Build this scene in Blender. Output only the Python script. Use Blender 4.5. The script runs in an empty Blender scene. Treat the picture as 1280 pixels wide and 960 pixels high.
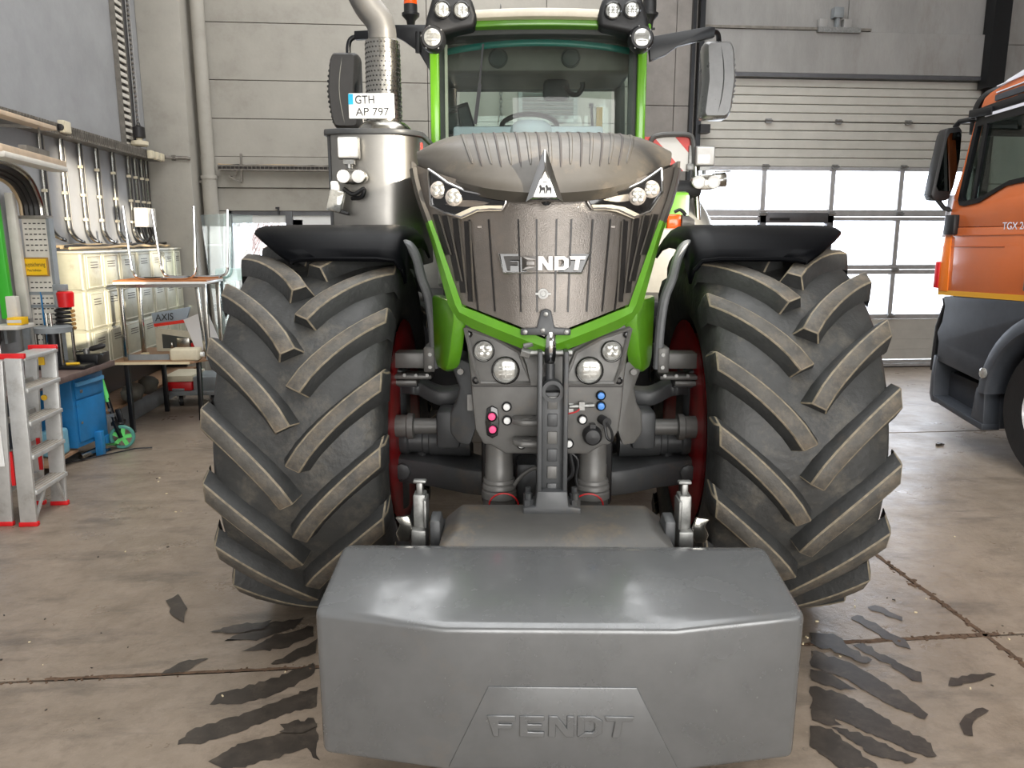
import bpy, bmesh, math, random
from mathutils import Vector, Matrix
R = math.radians
scene = bpy.context.scene
COL = scene.collection
random.seed(7)

# ------------------------------------------------------------------ camera, sky, lights, exposure
FPX, PITCH, CAM_H, YAW_ROOM, YAW_TR = 961.0, R(10.8), 1.72, R(5.05), R(-0.83)
cam_data = bpy.data.cameras.new('camera')
cam_data.sensor_width = 36.0
cam_data.lens = FPX / 1280 * 36.0
cam_data.clip_start = 0.05
cam_data.clip_end = 200
cam = bpy.data.objects.new('camera', cam_data)
cam.location = (0, 0, CAM_H)
cam.rotation_euler = (math.pi / 2 - PITCH, 0, -YAW_ROOM)
COL.objects.link(cam)
scene.camera = cam

world = bpy.data.worlds.new('daylight_sky')
scene.world = world
world.use_nodes = True
bg = world.node_tree.nodes['Background']
bg.inputs[0].default_value = (0.86, 0.92, 1.0, 1)
bg.inputs[1].default_value = 6.0


def sun_lamp():
    d = bpy.data.lights.new('sun', 'SUN')
    d.energy = 6.5
    d.angle = R(0.6)
    d.color = (1.0, 0.90, 0.74)
    o = bpy.data.objects.new('sun', d)
    az, el = R(38), R(14)
    v = Vector((-math.sin(az) * math.cos(el), math.cos(az) * math.cos(el), -math.sin(el)))
    o.rotation_euler = v.to_track_quat('-Z', 'Y').to_euler()
    o.location = (14, -12, 9)
    COL.objects.link(o)


def area(name, loc, target, sx, sy, power, col, portal=False):
    d = bpy.data.lights.new(name, 'AREA')
    d.shape = 'RECTANGLE'
    d.size, d.size_y = sx, sy
    d.energy = power
    d.color = col
    d.cycles.is_portal = portal
    o = bpy.data.objects.new(name, d)
    o.location = loc
    o.rotation_euler = (Vector(target) - Vector(loc)).to_track_quat('-Z', 'Y').to_euler()
    COL.objects.link(o)


sun_lamp()
# daylight of the gate behind the camera and of the glazed gate ahead
area('gate_daylight', (1.6, -5.7, 2.1), (1.6, 3, 1.7), 7.5, 3.6, 440, (1.0, 0.985, 0.96))
area('overhead_fill', (0.6, 3.2, 6.75), (0.6, 3.2, 0), 4.4, 12.6, 500, (0.975, 0.99, 1.0))  # overhead fill added for ambient light; the ceiling has no opening
area('door_sky_portal', (5.0, 9.86, 1.65), (5.0, 0, 1.65), 3.8, 2.0, 1, (1, 1, 1), True)

vs = scene.view_settings
vs.view_transform = 'Standard'
vs.look = 'None'
vs.gamma = 1.0
vs.use_curve_mapping = False
vs.exposure = 0.46


# ------------------------------------------------------------------ pixel <-> place helpers (1280x960 frame)
def _ray(px, py, yaw):
    a, b = (px - 640) / FPX, (480 - py) / FPX
    cp, sp = math.cos(PITCH), math.sin(PITCH)
    x, y, z = a, cp + b * sp, -sp + b * cp
    c, s = math.cos(yaw), math.sin(yaw)
    return Vector((x * c + y * s, -x * s + y * c, z))


CAMV = Vector((0, 0, CAM_H))


def RY(px, py, Y):
    r = _ray(px, py, YAW_ROOM)
    return CAMV + r * (Y / r.y)


def RX(px, py, X):
    r = _ray(px, py, YAW_ROOM)
    return CAMV + r * (X / r.x)


def RZ(px, py, Z):
    r = _ray(px, py, YAW_ROOM)
    return CAMV + r * ((Z - CAM_H) / r.z)


TCAM = Vector((-0.1, -3.6, CAM_H))


def T(px, py, y):
    r = _ray(px, py, YAW_TR)
    return TCAM + r * ((y + 3.6) / r.y)


# ------------------------------------------------------------------ materials
def lin(c):
    return tuple(((v / 12.92) if v <= 0.04045 else ((v + 0.055) / 1.055) ** 2.4) for v in c) + (1.0,)


MATS = {}


def mat(name, col, rough=0.5, metal=0.0, var=0.0, vscale=8.0, col2=None, bump=0.0, bscale=60.0, coat=0.0,
        dirt=None, dirt_amt=0.0, dirt_scale=3.0, rvar=0.0, stretch=(1, 1, 1), spec=0.5):
    m = bpy.data.materials.new(name)
    m.use_nodes = True
    nt = m.node_tree
    b = nt.nodes['Principled BSDF']
    b.inputs['Roughness'].default_value = rough
    b.inputs['Metallic'].default_value = metal
    b.inputs['Coat Weight'].default_value = coat
    b.inputs['Coat Roughness'].default_value = 0.08
    b.inputs['Specular IOR Level'].default_value = spec
    b.inputs['Base Color'].default_value = lin(col)
    MATS[name] = m
    if var == 0 and bump == 0 and dirt is None and rvar == 0:
        return m
    tc = nt.nodes.new('ShaderNodeTexCoord')
    mp = nt.nodes.new('ShaderNodeMapping')
    mp.inputs['Scale'].default_value = stretch
    nt.links.new(tc.outputs['Object'], mp.inputs[0])
    out = None
    n1 = nt.nodes.new('ShaderNodeTexNoise')
    n1.inputs['Scale'].default_value = vscale
    n1.inputs['Detail'].default_value = 5
    n1.inputs['Roughness'].default_value = 0.65
    nt.links.new(mp.outputs[0], n1.inputs['Vector'])
    mix = nt.nodes.new('ShaderNodeMix')
    mix.data_type = 'RGBA'
    c2 = col2 if col2 else tuple(max(0, v * (1 - var)) for v in col)
    c1 = col if col2 else tuple(min(1, v * (1 + var)) for v in col)
    mix.inputs['A'].default_value = lin(c1)
    mix.inputs['B'].default_value = lin(c2)
    rp = nt.nodes.new('ShaderNodeMapRange')
    rp.inputs[1].default_value = 0.3
    rp.inputs[2].default_value = 0.7
    nt.links.new(n1.outputs['Fac'], rp.inputs[0])
    nt.links.new(rp.outputs[0], mix.inputs['Factor'])
    out = mix.outputs['Result']
    if dirt is not None:
        n2 = nt.nodes.new('ShaderNodeTexNoise')
        n2.inputs['Scale'].default_value = dirt_scale
        n2.inputs['Detail'].default_value = 8
        n2.inputs['Roughness'].default_value = 0.75
        nt.links.new(mp.outputs[0], n2.inputs['Vector'])
        r2 = nt.nodes.new('ShaderNodeMapRange')
        r2.inputs[1].default_value = 0.62 - 0.25 * dirt_amt
        r2.inputs[2].default_value = 0.80 - 0.15 * dirt_amt
        r2.inputs[4].default_value = min(1.0, 0.35 + dirt_amt)
        nt.links.new(n2.outputs['Fac'], r2.inputs[0])
        m2 = nt.nodes.new('ShaderNodeMix')
        m2.data_type = 'RGBA'
        nt.links.new(r2.outputs[0], m2.inputs['Factor'])
        nt.links.new(out, m2.inputs['A'])
        m2.inputs['B'].default_value = lin(dirt)
        out = m2.outputs['Result']
    nt.links.new(out, b.inputs['Base Color'])
    if rvar:
        r3 = nt.nodes.new('ShaderNodeMapRange')
        r3.inputs[3].default_value = max(0.02, rough - rvar)
        r3.inputs[4].default_value = min(1, rough + rvar)
        nt.links.new(rp.outputs[0], r3.inputs[0])
        nt.links.new(r3.outputs[0], b.inputs['Roughness'])
    if bump:
        n4 = nt.nodes.new('ShaderNodeTexNoise')
        n4.inputs['Scale'].default_value = bscale
        n4.inputs['Detail'].default_value = 3
        nt.links.new(mp.outputs[0], n4.inputs['Vector'])
        bp = nt.nodes.new('ShaderNodeBump')
        bp.inputs['Strength'].default_value = bump
        bp.inputs['Distance'].default_value = 0.01
        nt.links.new(n4.outputs['Fac'], bp.inputs['Height'])
        nt.links.new(bp.outputs[0], b.inputs['Normal'])
    return m


def glass(name, tint, gloss=0.08, rough=0.0, opacity=0.0, haze=(0.8, 0.8, 0.8), dust=0.0):
    m = bpy.data.materials.new(name)
    m.use_nodes = True
    nt = m.node_tree
    nt.nodes.clear()
    o = nt.nodes.new('ShaderNodeOutputMaterial')
    tr = nt.nodes.new('ShaderNodeBsdfTransparent')
    tr.inputs[0].default_value = tuple(tint) + (1,)
    gl = nt.nodes.new('ShaderNodeBsdfGlossy')
    gl.inputs['Roughness'].default_value = rough
    fr = nt.nodes.new('ShaderNodeLayerWeight')
    fr.inputs[0].default_value = 0.25
    mr = nt.nodes.new('ShaderNodeMapRange')
    mr.inputs[3].default_value = gloss
    mr.inputs[4].default_value = 0.8
    nt.links.new(fr.outputs['Facing'], mr.inputs[0])
    pw = nt.nodes.new('ShaderNodeMath')
    pw.operation = 'POWER'
    nt.links.new(fr.outputs['Facing'], pw.inputs[0])
    pw.inputs[1].default_value = 3
    nt.links.new(pw.outputs[0], mr.inputs[0])
    mx = nt.nodes.new('ShaderNodeMixShader')
    nt.links.new(mr.outputs[0], mx.inputs[0])
    nt.links.new(tr.outputs[0], mx.inputs[1])
    nt.links.new(gl.outputs[0], mx.inputs[2])
    last = mx
    if opacity > 0 or dust > 0:
        df = nt.nodes.new('ShaderNodeBsdfDiffuse')
        df.inputs[0].default_value = lin(haze)
        m2 = nt.nodes.new('ShaderNodeMixShader')
        m2.inputs[0].default_value = opacity
        if dust > 0:
            tc = nt.nodes.new('ShaderNodeTexCoord')
            nz = nt.nodes.new('ShaderNodeTexNoise')
            nz.inputs['Scale'].default_value = 5
            nz.inputs['Detail'].default_value = 8
            nt.links.new(tc.outputs['Object'], nz.inputs['Vector'])
            r2 = nt.nodes.new('ShaderNodeMapRange')
            r2.inputs[1].default_value = 0.35
            r2.inputs[2].default_value = 0.75
            r2.inputs[3].default_value = opacity
            r2.inputs[4].default_value = opacity + dust
            nt.links.new(nz.outputs['Fac'], r2.inputs[0])
            nt.links.new(r2.outputs[0], m2.inputs[0])
        nt.links.new(mx.outputs[0], m2.inputs[1])
        nt.links.new(df.outputs[0], m2.inputs[2])
        last = m2
    nt.links.new(last.outputs[0], o.inputs[0])
    MATS[name] = m
    return m


mat('wall_blue', (0.61, 0.612, 0.618), 0.7, var=0.05, vscale=2.0, bump=0.1, bscale=30, dirt=(0.55, 0.545, 0.54), dirt_amt=0.25, dirt_scale=1.2)
mat('wall_warm', (0.655, 0.637, 0.60), 0.75, var=0.05, vscale=1.5, bump=0.15, bscale=25, dirt=(0.57, 0.545, 0.505), dirt_amt=0.3, dirt_scale=1.5)
mat('wall_concrete', (0.60, 0.595, 0.585), 0.8, var=0.07, vscale=2.5, bump=0.2, bscale=40, dirt=(0.50, 0.47, 0.44), dirt_amt=0.3, dirt_scale=2, stretch=(1, 1, 0.35))  # greyer and darker than wall_warm, backlit shade mixed into the colour
mat('jamb_concrete', (0.52, 0.50, 0.48), 0.8, var=0.08, vscale=3, bump=0.2, bscale=40)
mat('joint', (0.36, 0.34, 0.32), 0.9)
mat('ceiling_paint', (0.72, 0.71, 0.69), 0.8, var=0.04)
mat('door_panel', (0.78, 0.77, 0.735), 0.45, var=0.03, vscale=4)
mat('aluminium', (0.72, 0.715, 0.715), 0.35, 0.3, var=0.06, vscale=10, rvar=0.08)
mat('aluminium_dark', (0.40, 0.40, 0.41), 0.4, 0.6, var=0.06)
mat('steel', (0.70, 0.69, 0.66), 0.22, 1.0, var=0.06, vscale=6, rvar=0.08)
mat('muffler_steel', (0.62, 0.61, 0.59), 0.36, 1.0, var=0.05, vscale=3, rvar=0.04)
mat('chrome', (0.86, 0.86, 0.86), 0.08, 1.0)
mat('zinc', (0.58, 0.58, 0.57), 0.42, 0.8, var=0.12, vscale=40)
mat('black_paint', (0.055, 0.06, 0.075), 0.35, var=0.1)
mat('black_plastic', (0.12, 0.12, 0.125), 0.45, var=0.1, vscale=20)
mat('fender_black', (0.022, 0.025, 0.035), 0.4, var=0.1, spec=0.06)
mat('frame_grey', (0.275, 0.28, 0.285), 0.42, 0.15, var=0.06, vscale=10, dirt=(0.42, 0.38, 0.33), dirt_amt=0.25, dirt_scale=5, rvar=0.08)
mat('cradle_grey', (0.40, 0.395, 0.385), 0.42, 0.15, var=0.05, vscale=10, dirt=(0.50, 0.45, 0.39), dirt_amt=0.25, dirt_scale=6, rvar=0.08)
mat('hood_grey', (0.315, 0.30, 0.278), 0.42, 0.0, var=0.05, vscale=5, spec=0.3, coat=0.0, dirt=(0.47, 0.42, 0.355), dirt_amt=0.35, dirt_scale=4, rvar=0.08)
mat('grille_mesh', (0.44, 0.415, 0.39), 0.16, 0.35, var=0.08, vscale=4, bump=0.15, bscale=260, dirt=(0.50, 0.45, 0.40), dirt_amt=0.35, dirt_scale=3.5, rvar=0.05)
mat('grille_dark', (0.16, 0.15, 0.145), 0.3, 0.3, var=0.1)
mat('weight_grey', (0.43, 0.435, 0.438), 0.24, 0.30, var=0.05, vscale=7, coat=0.3, dirt=(0.50, 0.47, 0.43), dirt_amt=0.15, dirt_scale=2.5, rvar=0.10, bump=0.02, bscale=30)
mat('green', (0.35, 0.575, 0.12), 0.28, var=0.05, vscale=6, coat=0.5)
mat('green_pillar', (0.42, 0.68, 0.14), 0.25, coat=0.5)
mat('red_rim', (0.62, 0.07, 0.09), 0.35, var=0.12, dirt=(0.35, 0.24, 0.2), dirt_amt=0.3, dirt_scale=8)
mat('cream', (0.86, 0.82, 0.74), 0.4, var=0.04)
mat('rubber', (0.225, 0.226, 0.222), 0.5, var=0.14, vscale=6, bump=0.35, bscale=35, dirt=(0.42, 0.395, 0.35), dirt_amt=0.45, dirt_scale=5)
mat('rubber_lug', (0.20, 0.202, 0.20), 0.55, var=0.14, vscale=9, bump=0.3, bscale=45, dirt=(0.34, 0.31, 0.275), dirt_amt=0.25, dirt_scale=9)
mat('lug_edge', (0.50, 0.46, 0.39), 0.7, var=0.2, vscale=25)
mat('lug_face', (0.31, 0.298, 0.278), 0.6, var=0.16, vscale=14, bump=0.3, bscale=60, dirt=(0.46, 0.415, 0.355), dirt_amt=0.6, dirt_scale=9)
mat('rubber_truck', (0.09, 0.09, 0.095), 0.6, var=0.1, bump=0.2)
mat('lens', (0.70, 0.70, 0.68), 0.15, 0.5, var=0.12, vscale=60, coat=1.0)
mat('lens_led', (0.72, 0.69, 0.66), 0.15, 0.3, var=0.12, vscale=70, coat=1.0)
mat('white_plastic', (0.93, 0.93, 0.92), 0.3)
mat('white_lamp', (0.97, 0.96, 0.94), 0.15, coat=0.8)
mat('black_gloss', (0.10, 0.098, 0.10), 0.14, coat=0.6)
mat('plate_text', (0.13, 0.13, 0.14), 0.5)
mat('cyan', (0.16, 0.72, 0.88), 0.4)
mat('orange_lens', (0.95, 0.36, 0.08), 0.2, coat=0.6)
mat('pink', (0.98, 0.32, 0.55), 0.4)
mat('blue_plug', (0.30, 0.55, 0.85), 0.3)
mat('red_wire', (0.75, 0.10, 0.12), 0.4)
mat('red', (0.83, 0.10, 0.12), 0.4, var=0.06)
mat('reflector_red', (0.93, 0.22, 0.16), 0.3, var=0.05)
mat('reflector_white', (0.95, 0.93, 0.90), 0.3)
mat('orange_paint', (0.80, 0.41, 0.21), 0.18, var=0.03, vscale=2, coat=0.9)
mat('orange_stripe', (0.85, 0.62, 0.16), 0.3, coat=0.5)
mat('white_stripe', (0.90, 0.90, 0.94), 0.25, coat=0.5)
mat('truck_grey', (0.235, 0.25, 0.275), 0.45, var=0.06, vscale=12, bump=0.05, bscale=200)
mat('seat_grey', (0.30, 0.31, 0.32), 0.8, var=0.1)
mat('cab_dark', (0.23, 0.24, 0.23), 0.6, var=0.08)
mat('cab_liner', (0.42, 0.40, 0.37), 0.7, var=0.05)
mat('dash_light', (0.78, 0.80, 0.84), 0.5)
mat('green_tint_band', (0.05, 0.42, 0.38), 0.3)
mat('screen', (0.16, 0.20, 0.20), 0.1, coat=1.0)
mat('yellow_tag', (0.90, 0.72, 0.15), 0.5)
mat('locker', (0.66, 0.65, 0.57), 0.45, 0.1, var=0.06, vscale=5, dirt=(0.52, 0.48, 0.40), dirt_amt=0.3, dirt_scale=5)
mat('locker_trim', (0.78, 0.76, 0.69), 0.4, 0.1, var=0.05)
mat('tray_metal', (0.50, 0.48, 0.45), 0.45, 0.45, var=0.12, vscale=12)
mat('tray_slot', (0.26, 0.24, 0.23), 0.7)
mat('beige_plastic', (0.84, 0.80, 0.70), 0.5, var=0.04)
mat('beige_lamp', (0.79, 0.70, 0.60), 0.5, var=0.06)
mat('cable_black', (0.14, 0.13, 0.13), 0.5)
mat('cable_grey', (0.58, 0.56, 0.53), 0.35, 0.3)
mat('cable_beige', (0.72, 0.63, 0.50), 0.5, var=0.05)
mat('white_board', (0.84, 0.82, 0.78), 0.55, var=0.04)
mat('sign_yellow', (0.96, 0.76, 0.12), 0.4)
mat('sign_wood', (0.62, 0.47, 0.20), 0.5)
mat('green_post', (0.25, 0.72, 0.20), 0.4)
mat('bench_top', (0.40, 0.33, 0.31), 0.6, var=0.12, vscale=14)
mat('bench_blue', (0.14, 0.47, 0.70), 0.4, var=0.06, dirt=(0.22, 0.35, 0.45), dirt_amt=0.25, dirt_scale=6)
mat('bench_blue_light', (0.38, 0.66, 0.86), 0.4)
mat('pale_blue', (0.50, 0.72, 0.80), 0.4, var=0.05)
mat('dark_steel', (0.22, 0.22, 0.23), 0.35, 0.5, var=0.1)
mat('grey_paint', (0.52, 0.54, 0.55), 0.5, var=0.06, dirt=(0.46, 0.42, 0.38), dirt_amt=0.25, dirt_scale=5)
mat('wood', (0.60, 0.47, 0.36), 0.6, var=0.12, vscale=6, stretch=(1, 6, 6))
mat('wood_edge', (0.88, 0.82, 0.68), 0.6, var=0.05)
mat('board_orange', (0.72, 0.44, 0.22), 0.5, var=0.1)
mat('sack_grey', (0.33, 0.32, 0.29), 0.8, var=0.15, bump=0.4, bscale=12)
mat('green_paint_teal', (0.30, 0.55, 0.50), 0.4, var=0.06)
mat('scooter_green', (0.42, 0.86, 0.45), 0.35)
mat('paper', (0.90, 0.90, 0.91), 0.6)
mat('panel_grey', (0.56, 0.60, 0.64), 0.45)
mat('copper', (0.80, 0.62, 0.38), 0.35, 0.7)
mat('bark', (0.70, 0.66, 0.62), 0.9, var=0.2, vscale=12)
mat('twig', (0.52, 0.45, 0.42), 0.9, var=0.15)
mat('outside_ground', (0.80, 0.80, 0.80), 0.9, var=0.1, vscale=0.5)
mat('louvre', (0.55, 0.58, 0.56), 0.5, var=0.05)
mat('tyre_mark', (0.235, 0.21, 0.187), 0.4, var=0.2, vscale=14, dirt=(0.38, 0.34, 0.30), dirt_amt=0.45, dirt_scale=9)
mat('mud', (0.36, 0.28, 0.215), 0.9, var=0.2, vscale=30, bump=0.6, bscale=40)
mat('fender_grey', (0.66, 0.65, 0.62), 0.35, var=0.05, coat=0.3)
mat('orange_corner', (0.96, 0.50, 0.14), 0.2, coat=0.8)
mat('letter_steel', (0.48, 0.47, 0.46), 0.12, 1.0)
mat('hump_dirty', (0.34, 0.335, 0.325), 0.45, 0.25, var=0.06, vscale=7, dirt=(0.52, 0.45, 0.36), dirt_amt=0.45, dirt_scale=4)
mat('stay_grey', (0.47, 0.475, 0.48), 0.4, 0.2, var=0.06)
mat('mirror_dark', (0.35, 0.37, 0.36), 0.03, 1.0)
mat('ladder_alu', (0.78, 0.78, 0.77), 0.4, 0.45, var=0.06, dirt=(0.6, 0.57, 0.53), dirt_amt=0.25, dirt_scale=8)
mat('ladder_dirt', (0.62, 0.58, 0.53), 0.6, var=0.1)
glass('windscreen', (0.72, 0.82, 0.78), 0.035, 0.0, 0.015, (0.75, 0.76, 0.72), 0.05)
glass('cab_glass', (0.80, 0.88, 0.84), 0.06)
glass('truck_glass', (0.72, 0.84, 0.77), 0.08)
glass('pane_glass', (0.97, 0.98, 1.0), 0.04)
glass('plexi', (0.90, 0.95, 0.95), 0.05, 0.0, 0.06, (0.85, 0.90, 0.92))


def floor_material():
    m = bpy.data.materials.new('floor_concrete')
    m.use_nodes = True
    nt = m.node_tree
    b = nt.nodes['Principled BSDF']
    geo = nt.nodes.new('ShaderNodeNewGeometry')
    L = nt.links.new

    def noise(scale, detail=6, rough=0.65, stretch=None):
        n = nt.nodes.new('ShaderNodeTexNoise')
        n.inputs['Scale'].default_value = scale
        n.inputs['Detail'].default_value = detail
        n.inputs['Roughness'].default_value = rough
        mp = nt.nodes.new('ShaderNodeMapping')
        if stretch:
            mp.inputs['Scale'].default_value = stretch
            mp.inputs['Rotation'].default_value = (0, 0, 0.25)
        L(geo.outputs['Position'], mp.inputs[0])
        L(mp.outputs[0], n.inputs['Vector'])
        return n.outputs['Fac']

    def rng(src, a, c, lo=0.0, hi=1.0):
        r = nt.nodes.new('ShaderNodeMapRange')
        r.inputs[1].default_value = a
        r.inputs[2].default_value = c
        r.inputs[3].default_value = lo
        r.inputs[4].default_value = hi
        L(src, r.inputs[0])
        return r.outputs[0]

    def mixc(f, a, c):
        x = nt.nodes.new('ShaderNodeMix')
        x.data_type = 'RGBA'
        L(f, x.inputs['Factor'])
        for k, v in (('A', a), ('B', c)):
            if isinstance(v, tuple):
                x.inputs[k].default_value = lin(v)
            else:
                L(v, x.inputs[k])
        return x.outputs['Result']

    base = mixc(rng(noise(0.9), 0.3, 0.7), (0.575, 0.515, 0.45), (0.475, 0.425, 0.37))
    base = mixc(rng(noise(5, 8, 0.7), 0.35, 0.75, 0, 0.6), base, (0.65, 0.59, 0.53))
    base = mixc(rng(noise(3.0, 7, 0.7, (0.5, 1.6, 1)), 0.52, 0.68, 0, 0.65), base, (0.34, 0.31, 0.28))
    base = mixc(rng(noise(11, 7, 0.75), 0.5, 0.68, 0, 0.45), base, (0.40, 0.355, 0.31))
    base = mixc(rng(noise(60, 3, 0.6), 0.62, 0.75, 0, 0.4), base, (0.66, 0.60, 0.53))
    base = mixc(rng(noise(17, 5, 0.7), 0.66, 0.72, 0, 0.5), base, (0.26, 0.23, 0.21))
    L(base, b.inputs['Base Color'])
    L(rng(noise(2.2, 6, 0.7), 0.3, 0.7, 0.22, 0.50), b.inputs['Roughness'])
    bp = nt.nodes.new('ShaderNodeBump')
    bp.inputs['Strength'].default_value = 0.45
    bp.inputs['Distance'].default_value = 0.01
    L(noise(14, 8, 0.7), bp.inputs['Height'])
    L(bp.outputs[0], b.inputs['Normal'])
    MATS['floor_concrete'] = m


floor_material()


# ------------------------------------------------------------------ mesh helpers
class MB:
    """collects shapes; build() links them as ONE mesh object"""

    def __init__(self):
        self.v, self.f, self.m = [], [], []
        self.cur = 0

    def mi(self, i):
        self.cur = i
        return self

    def add(self, vs, fs):
        o = len(self.v)
        self.v += [tuple(p) for p in vs]
        for f in fs:
            self.f.append([i + o for i in f])
            self.m.append(self.cur)
        return self

    def box(self, c, s, rot=None):
        c = Vector(c)
        hx, hy, hz = s[0] / 2, s[1] / 2, s[2] / 2
        P = [Vector((x, y, z)) for x in (-hx, hx) for y in (-hy, hy) for z in (-hz, hz)]
        if rot is not None:
            M = rot if isinstance(rot, Matrix) else Matrix.Rotation(rot[2], 3, 'Z') @ Matrix.Rotation(rot[1], 3, 'Y') @ Matrix.Rotation(rot[0], 3, 'X')
            P = [M @ p for p in P]
        return self.add([c + p for p in P], [(0, 1, 3, 2), (4, 6, 7, 5), (0, 4, 5, 1), (2, 3, 7, 6), (0, 2, 6, 4), (1, 5, 7, 3)])

    def span(self, a, b):
        a, b = Vector(a), Vector(b)
        return self.box((a + b) / 2, [abs(b[i] - a[i]) for i in range(3)])

    def bar(self, p0, p1, w, h, up=(0, 0, 1)):
        p0, p1 = Vector(p0), Vector(p1)
        d = (p1 - p0)
        l = d.length
        d.normalize()
        up = Vector(up)
        if abs(d.dot(up)) > 0.98:
            up = Vector((0, 1, 0))
        x = d.cross(up).normalized()
        z = x.cross(d)
        M = Matrix((x, d, z)).transposed()
        return self.box((p0 + p1) / 2, (w, l, h), M)

    def loft(self, rings, caps=True, closed=True):
        n = len(rings[0])
        vs = [p for r in rings for p in r]
        fs = []
        for i in range(len(rings) - 1):
            for j in range(n if closed else n - 1):
                a, b = i * n + j, i * n + (j + 1) % n
                fs.append((a, b, b + n, a + n))
        if caps and closed:
            fs.append(tuple(range(n - 1, -1, -1)))
            fs.append(tuple((len(rings) - 1) * n + k for k in range(n)))
        return self.add(vs, fs)

    def grid(self, rows):
        return self.loft(rows, False, False)

    def cyl(self, p0, p1, r0, r1=None, n=16, caps=True):
        p0, p1 = Vector(p0), Vector(p1)
        if r1 is None:
            r1 = r0
        d = (p1 - p0).normalized()
        u = d.orthogonal().normalized()
        w = d.cross(u)
        ring = lambda c, r: [c + (u * math.cos(2 * math.pi * k / n) + w * math.sin(2 * math.pi * k / n)) * r for k in range(n)]
        return self.loft([ring(p0, r0), ring(p1, r1)], caps)

    def lathe(self, o, d, prof, n=24, caps=True):
        """prof: list of (distance along d, radius)"""
        o, d = Vector(o), Vector(d).normalized()
        u = d.orthogonal().normalized()
        w = d.cross(u)
        return self.loft([[o + d * h + (u * math.cos(2 * math.pi * k / n) + w * math.sin(2 * math.pi * k / n)) * max(r, 1e-4) for k in range(n)] for h, r in prof], caps)

    def tube(self, pts, r, n=8, caps=True):
        pts = [Vector(p) for p in pts]
        rings = []
        prev = None
        for i, p in enumerate(pts):
            a = pts[max(i - 1, 0)]
            b = pts[min(i + 1, len(pts) - 1)]
            d = (b - a).normalized()
            u = d.orthogonal().normalized() if prev is None else (prev - d * prev.dot(d)).normalized()
            prev = u
            w = d.cross(u)
            rr = r[i] if isinstance(r, (list, tuple)) else r
            rings.append([p + (u * math.cos(2 * math.pi * k / n) + w * math.sin(2 * math.pi * k / n)) * rr for k in range(n)])
        return self.loft(rings, caps)

    def prism(self, poly, depth, fn):
        """poly: 2D points; fn(a, b, t) -> 3D; extruded t = 0..depth"""
        n = len(poly)
        A = [fn(a, b, 0.0) for a, b in poly]
        B = [fn(a, b, depth) for a, b in poly]
        fs = [tuple(range(n)), tuple(range(2 * n - 1, n - 1, -1))]
        for k in range(n):
            fs.append((k, n + k, n + (k + 1) % n, (k + 1) % n))
        return self.add(A + B, fs)

    def mesh(self, name, mats, angle=35, bevel=0.0, seg=2):
        me = bpy.data.meshes.new(name)
        me.from_pydata(self.v, [], self.f)
        mats = mats if isinstance(mats, (list, tuple)) else [mats]
        for m in mats:
            me.materials.append(MATS[m])
        for p, i in zip(me.polygons, self.m):
            p.material_index = i
        bm = bmesh.new()
        bm.from_mesh(me)
        bmesh.ops.recalc_face_normals(bm, faces=bm.faces)
        if bevel:
            es = [e for e in bm.edges if len(e.link_faces) == 2 and e.calc_face_angle(0) > R(angle)]
            bmesh.ops.bevel(bm, geom=es, offset=bevel, segments=seg, profile=0.5, affect='EDGES', clamp_overlap=True)
        bm.to_mesh(me)
        bm.free()
        me.shade_smooth()
        me.set_sharp_from_angle(angle=R(angle))
        return me

    def build(self, name, mats, parent=None, angle=35, bevel=0.0, seg=2, solid=0.0, label=None):
        o = bpy.data.objects.new(name, self.mesh(name, mats, angle, bevel, seg))
        COL.objects.link(o)
        o.parent = parent
        if solid:
            md = o.modifiers.new('thickness', 'SOLIDIFY')
            md.thickness = solid
            md.offset = 0
        if label:
            o['label'] = label
        return o


def thing(name, label, cat, loc=(0, 0, 0), rz=0.0, group=None):
    o = bpy.data.objects.new(name, None)
    COL.objects.link(o)
    o.location = loc
    o.rotation_euler = (0, 0, rz)
    return tag(o, label, cat, group)


def tag(o, label, cat, group=None):
    o['label'] = label
    o['category'] = cat
    if group:
        o['group'] = group
    return o


def struct(o):
    o['kind'] = 'structure'
    return o


def sempty(name):
    o = bpy.data.objects.new(name, None)
    COL.objects.link(o)
    return struct(o)


def place(mesh, name, parent, loc=(0, 0, 0), rot=(0, 0, 0), scale=(1, 1, 1)):
    o = bpy.data.objects.new(name, mesh)
    COL.objects.link(o)
    o.parent = parent
    o.location = loc
    o.rotation_euler = rot
    o.scale = scale
    return o


def text_obj(name, txt, size, extrude, mtl, parent, M, width=None):
    cu = bpy.data.curves.new(name, 'FONT')
    cu.body = txt
    cu.size = size
    cu.extrude = extrude
    cu.align_x = 'CENTER'
    cu.align_y = 'CENTER'
    t = bpy.data.objects.new(name + '_tmp', cu)
    COL.objects.link(t)
    bpy.context.view_layer.update()
    me = bpy.data.meshes.new_from_object(t.evaluated_get(bpy.context.evaluated_depsgraph_get()))
    bpy.data.objects.remove(t)
    xs = [v.co.x for v in me.vertices]
    if width:
        k = width / (max(xs) - min(xs))
        for v in me.vertices:
            v.co.x *= k
    me.transform(M)
    me.materials.clear()
    me.materials.append(MATS[mtl])
    o = bpy.data.objects.new(name, me)
    COL.objects.link(o)
    o.parent = parent
    return o


FACE_FRONT = Matrix.Rotation(math.pi / 2, 4, 'X')          # text facing -Y


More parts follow.
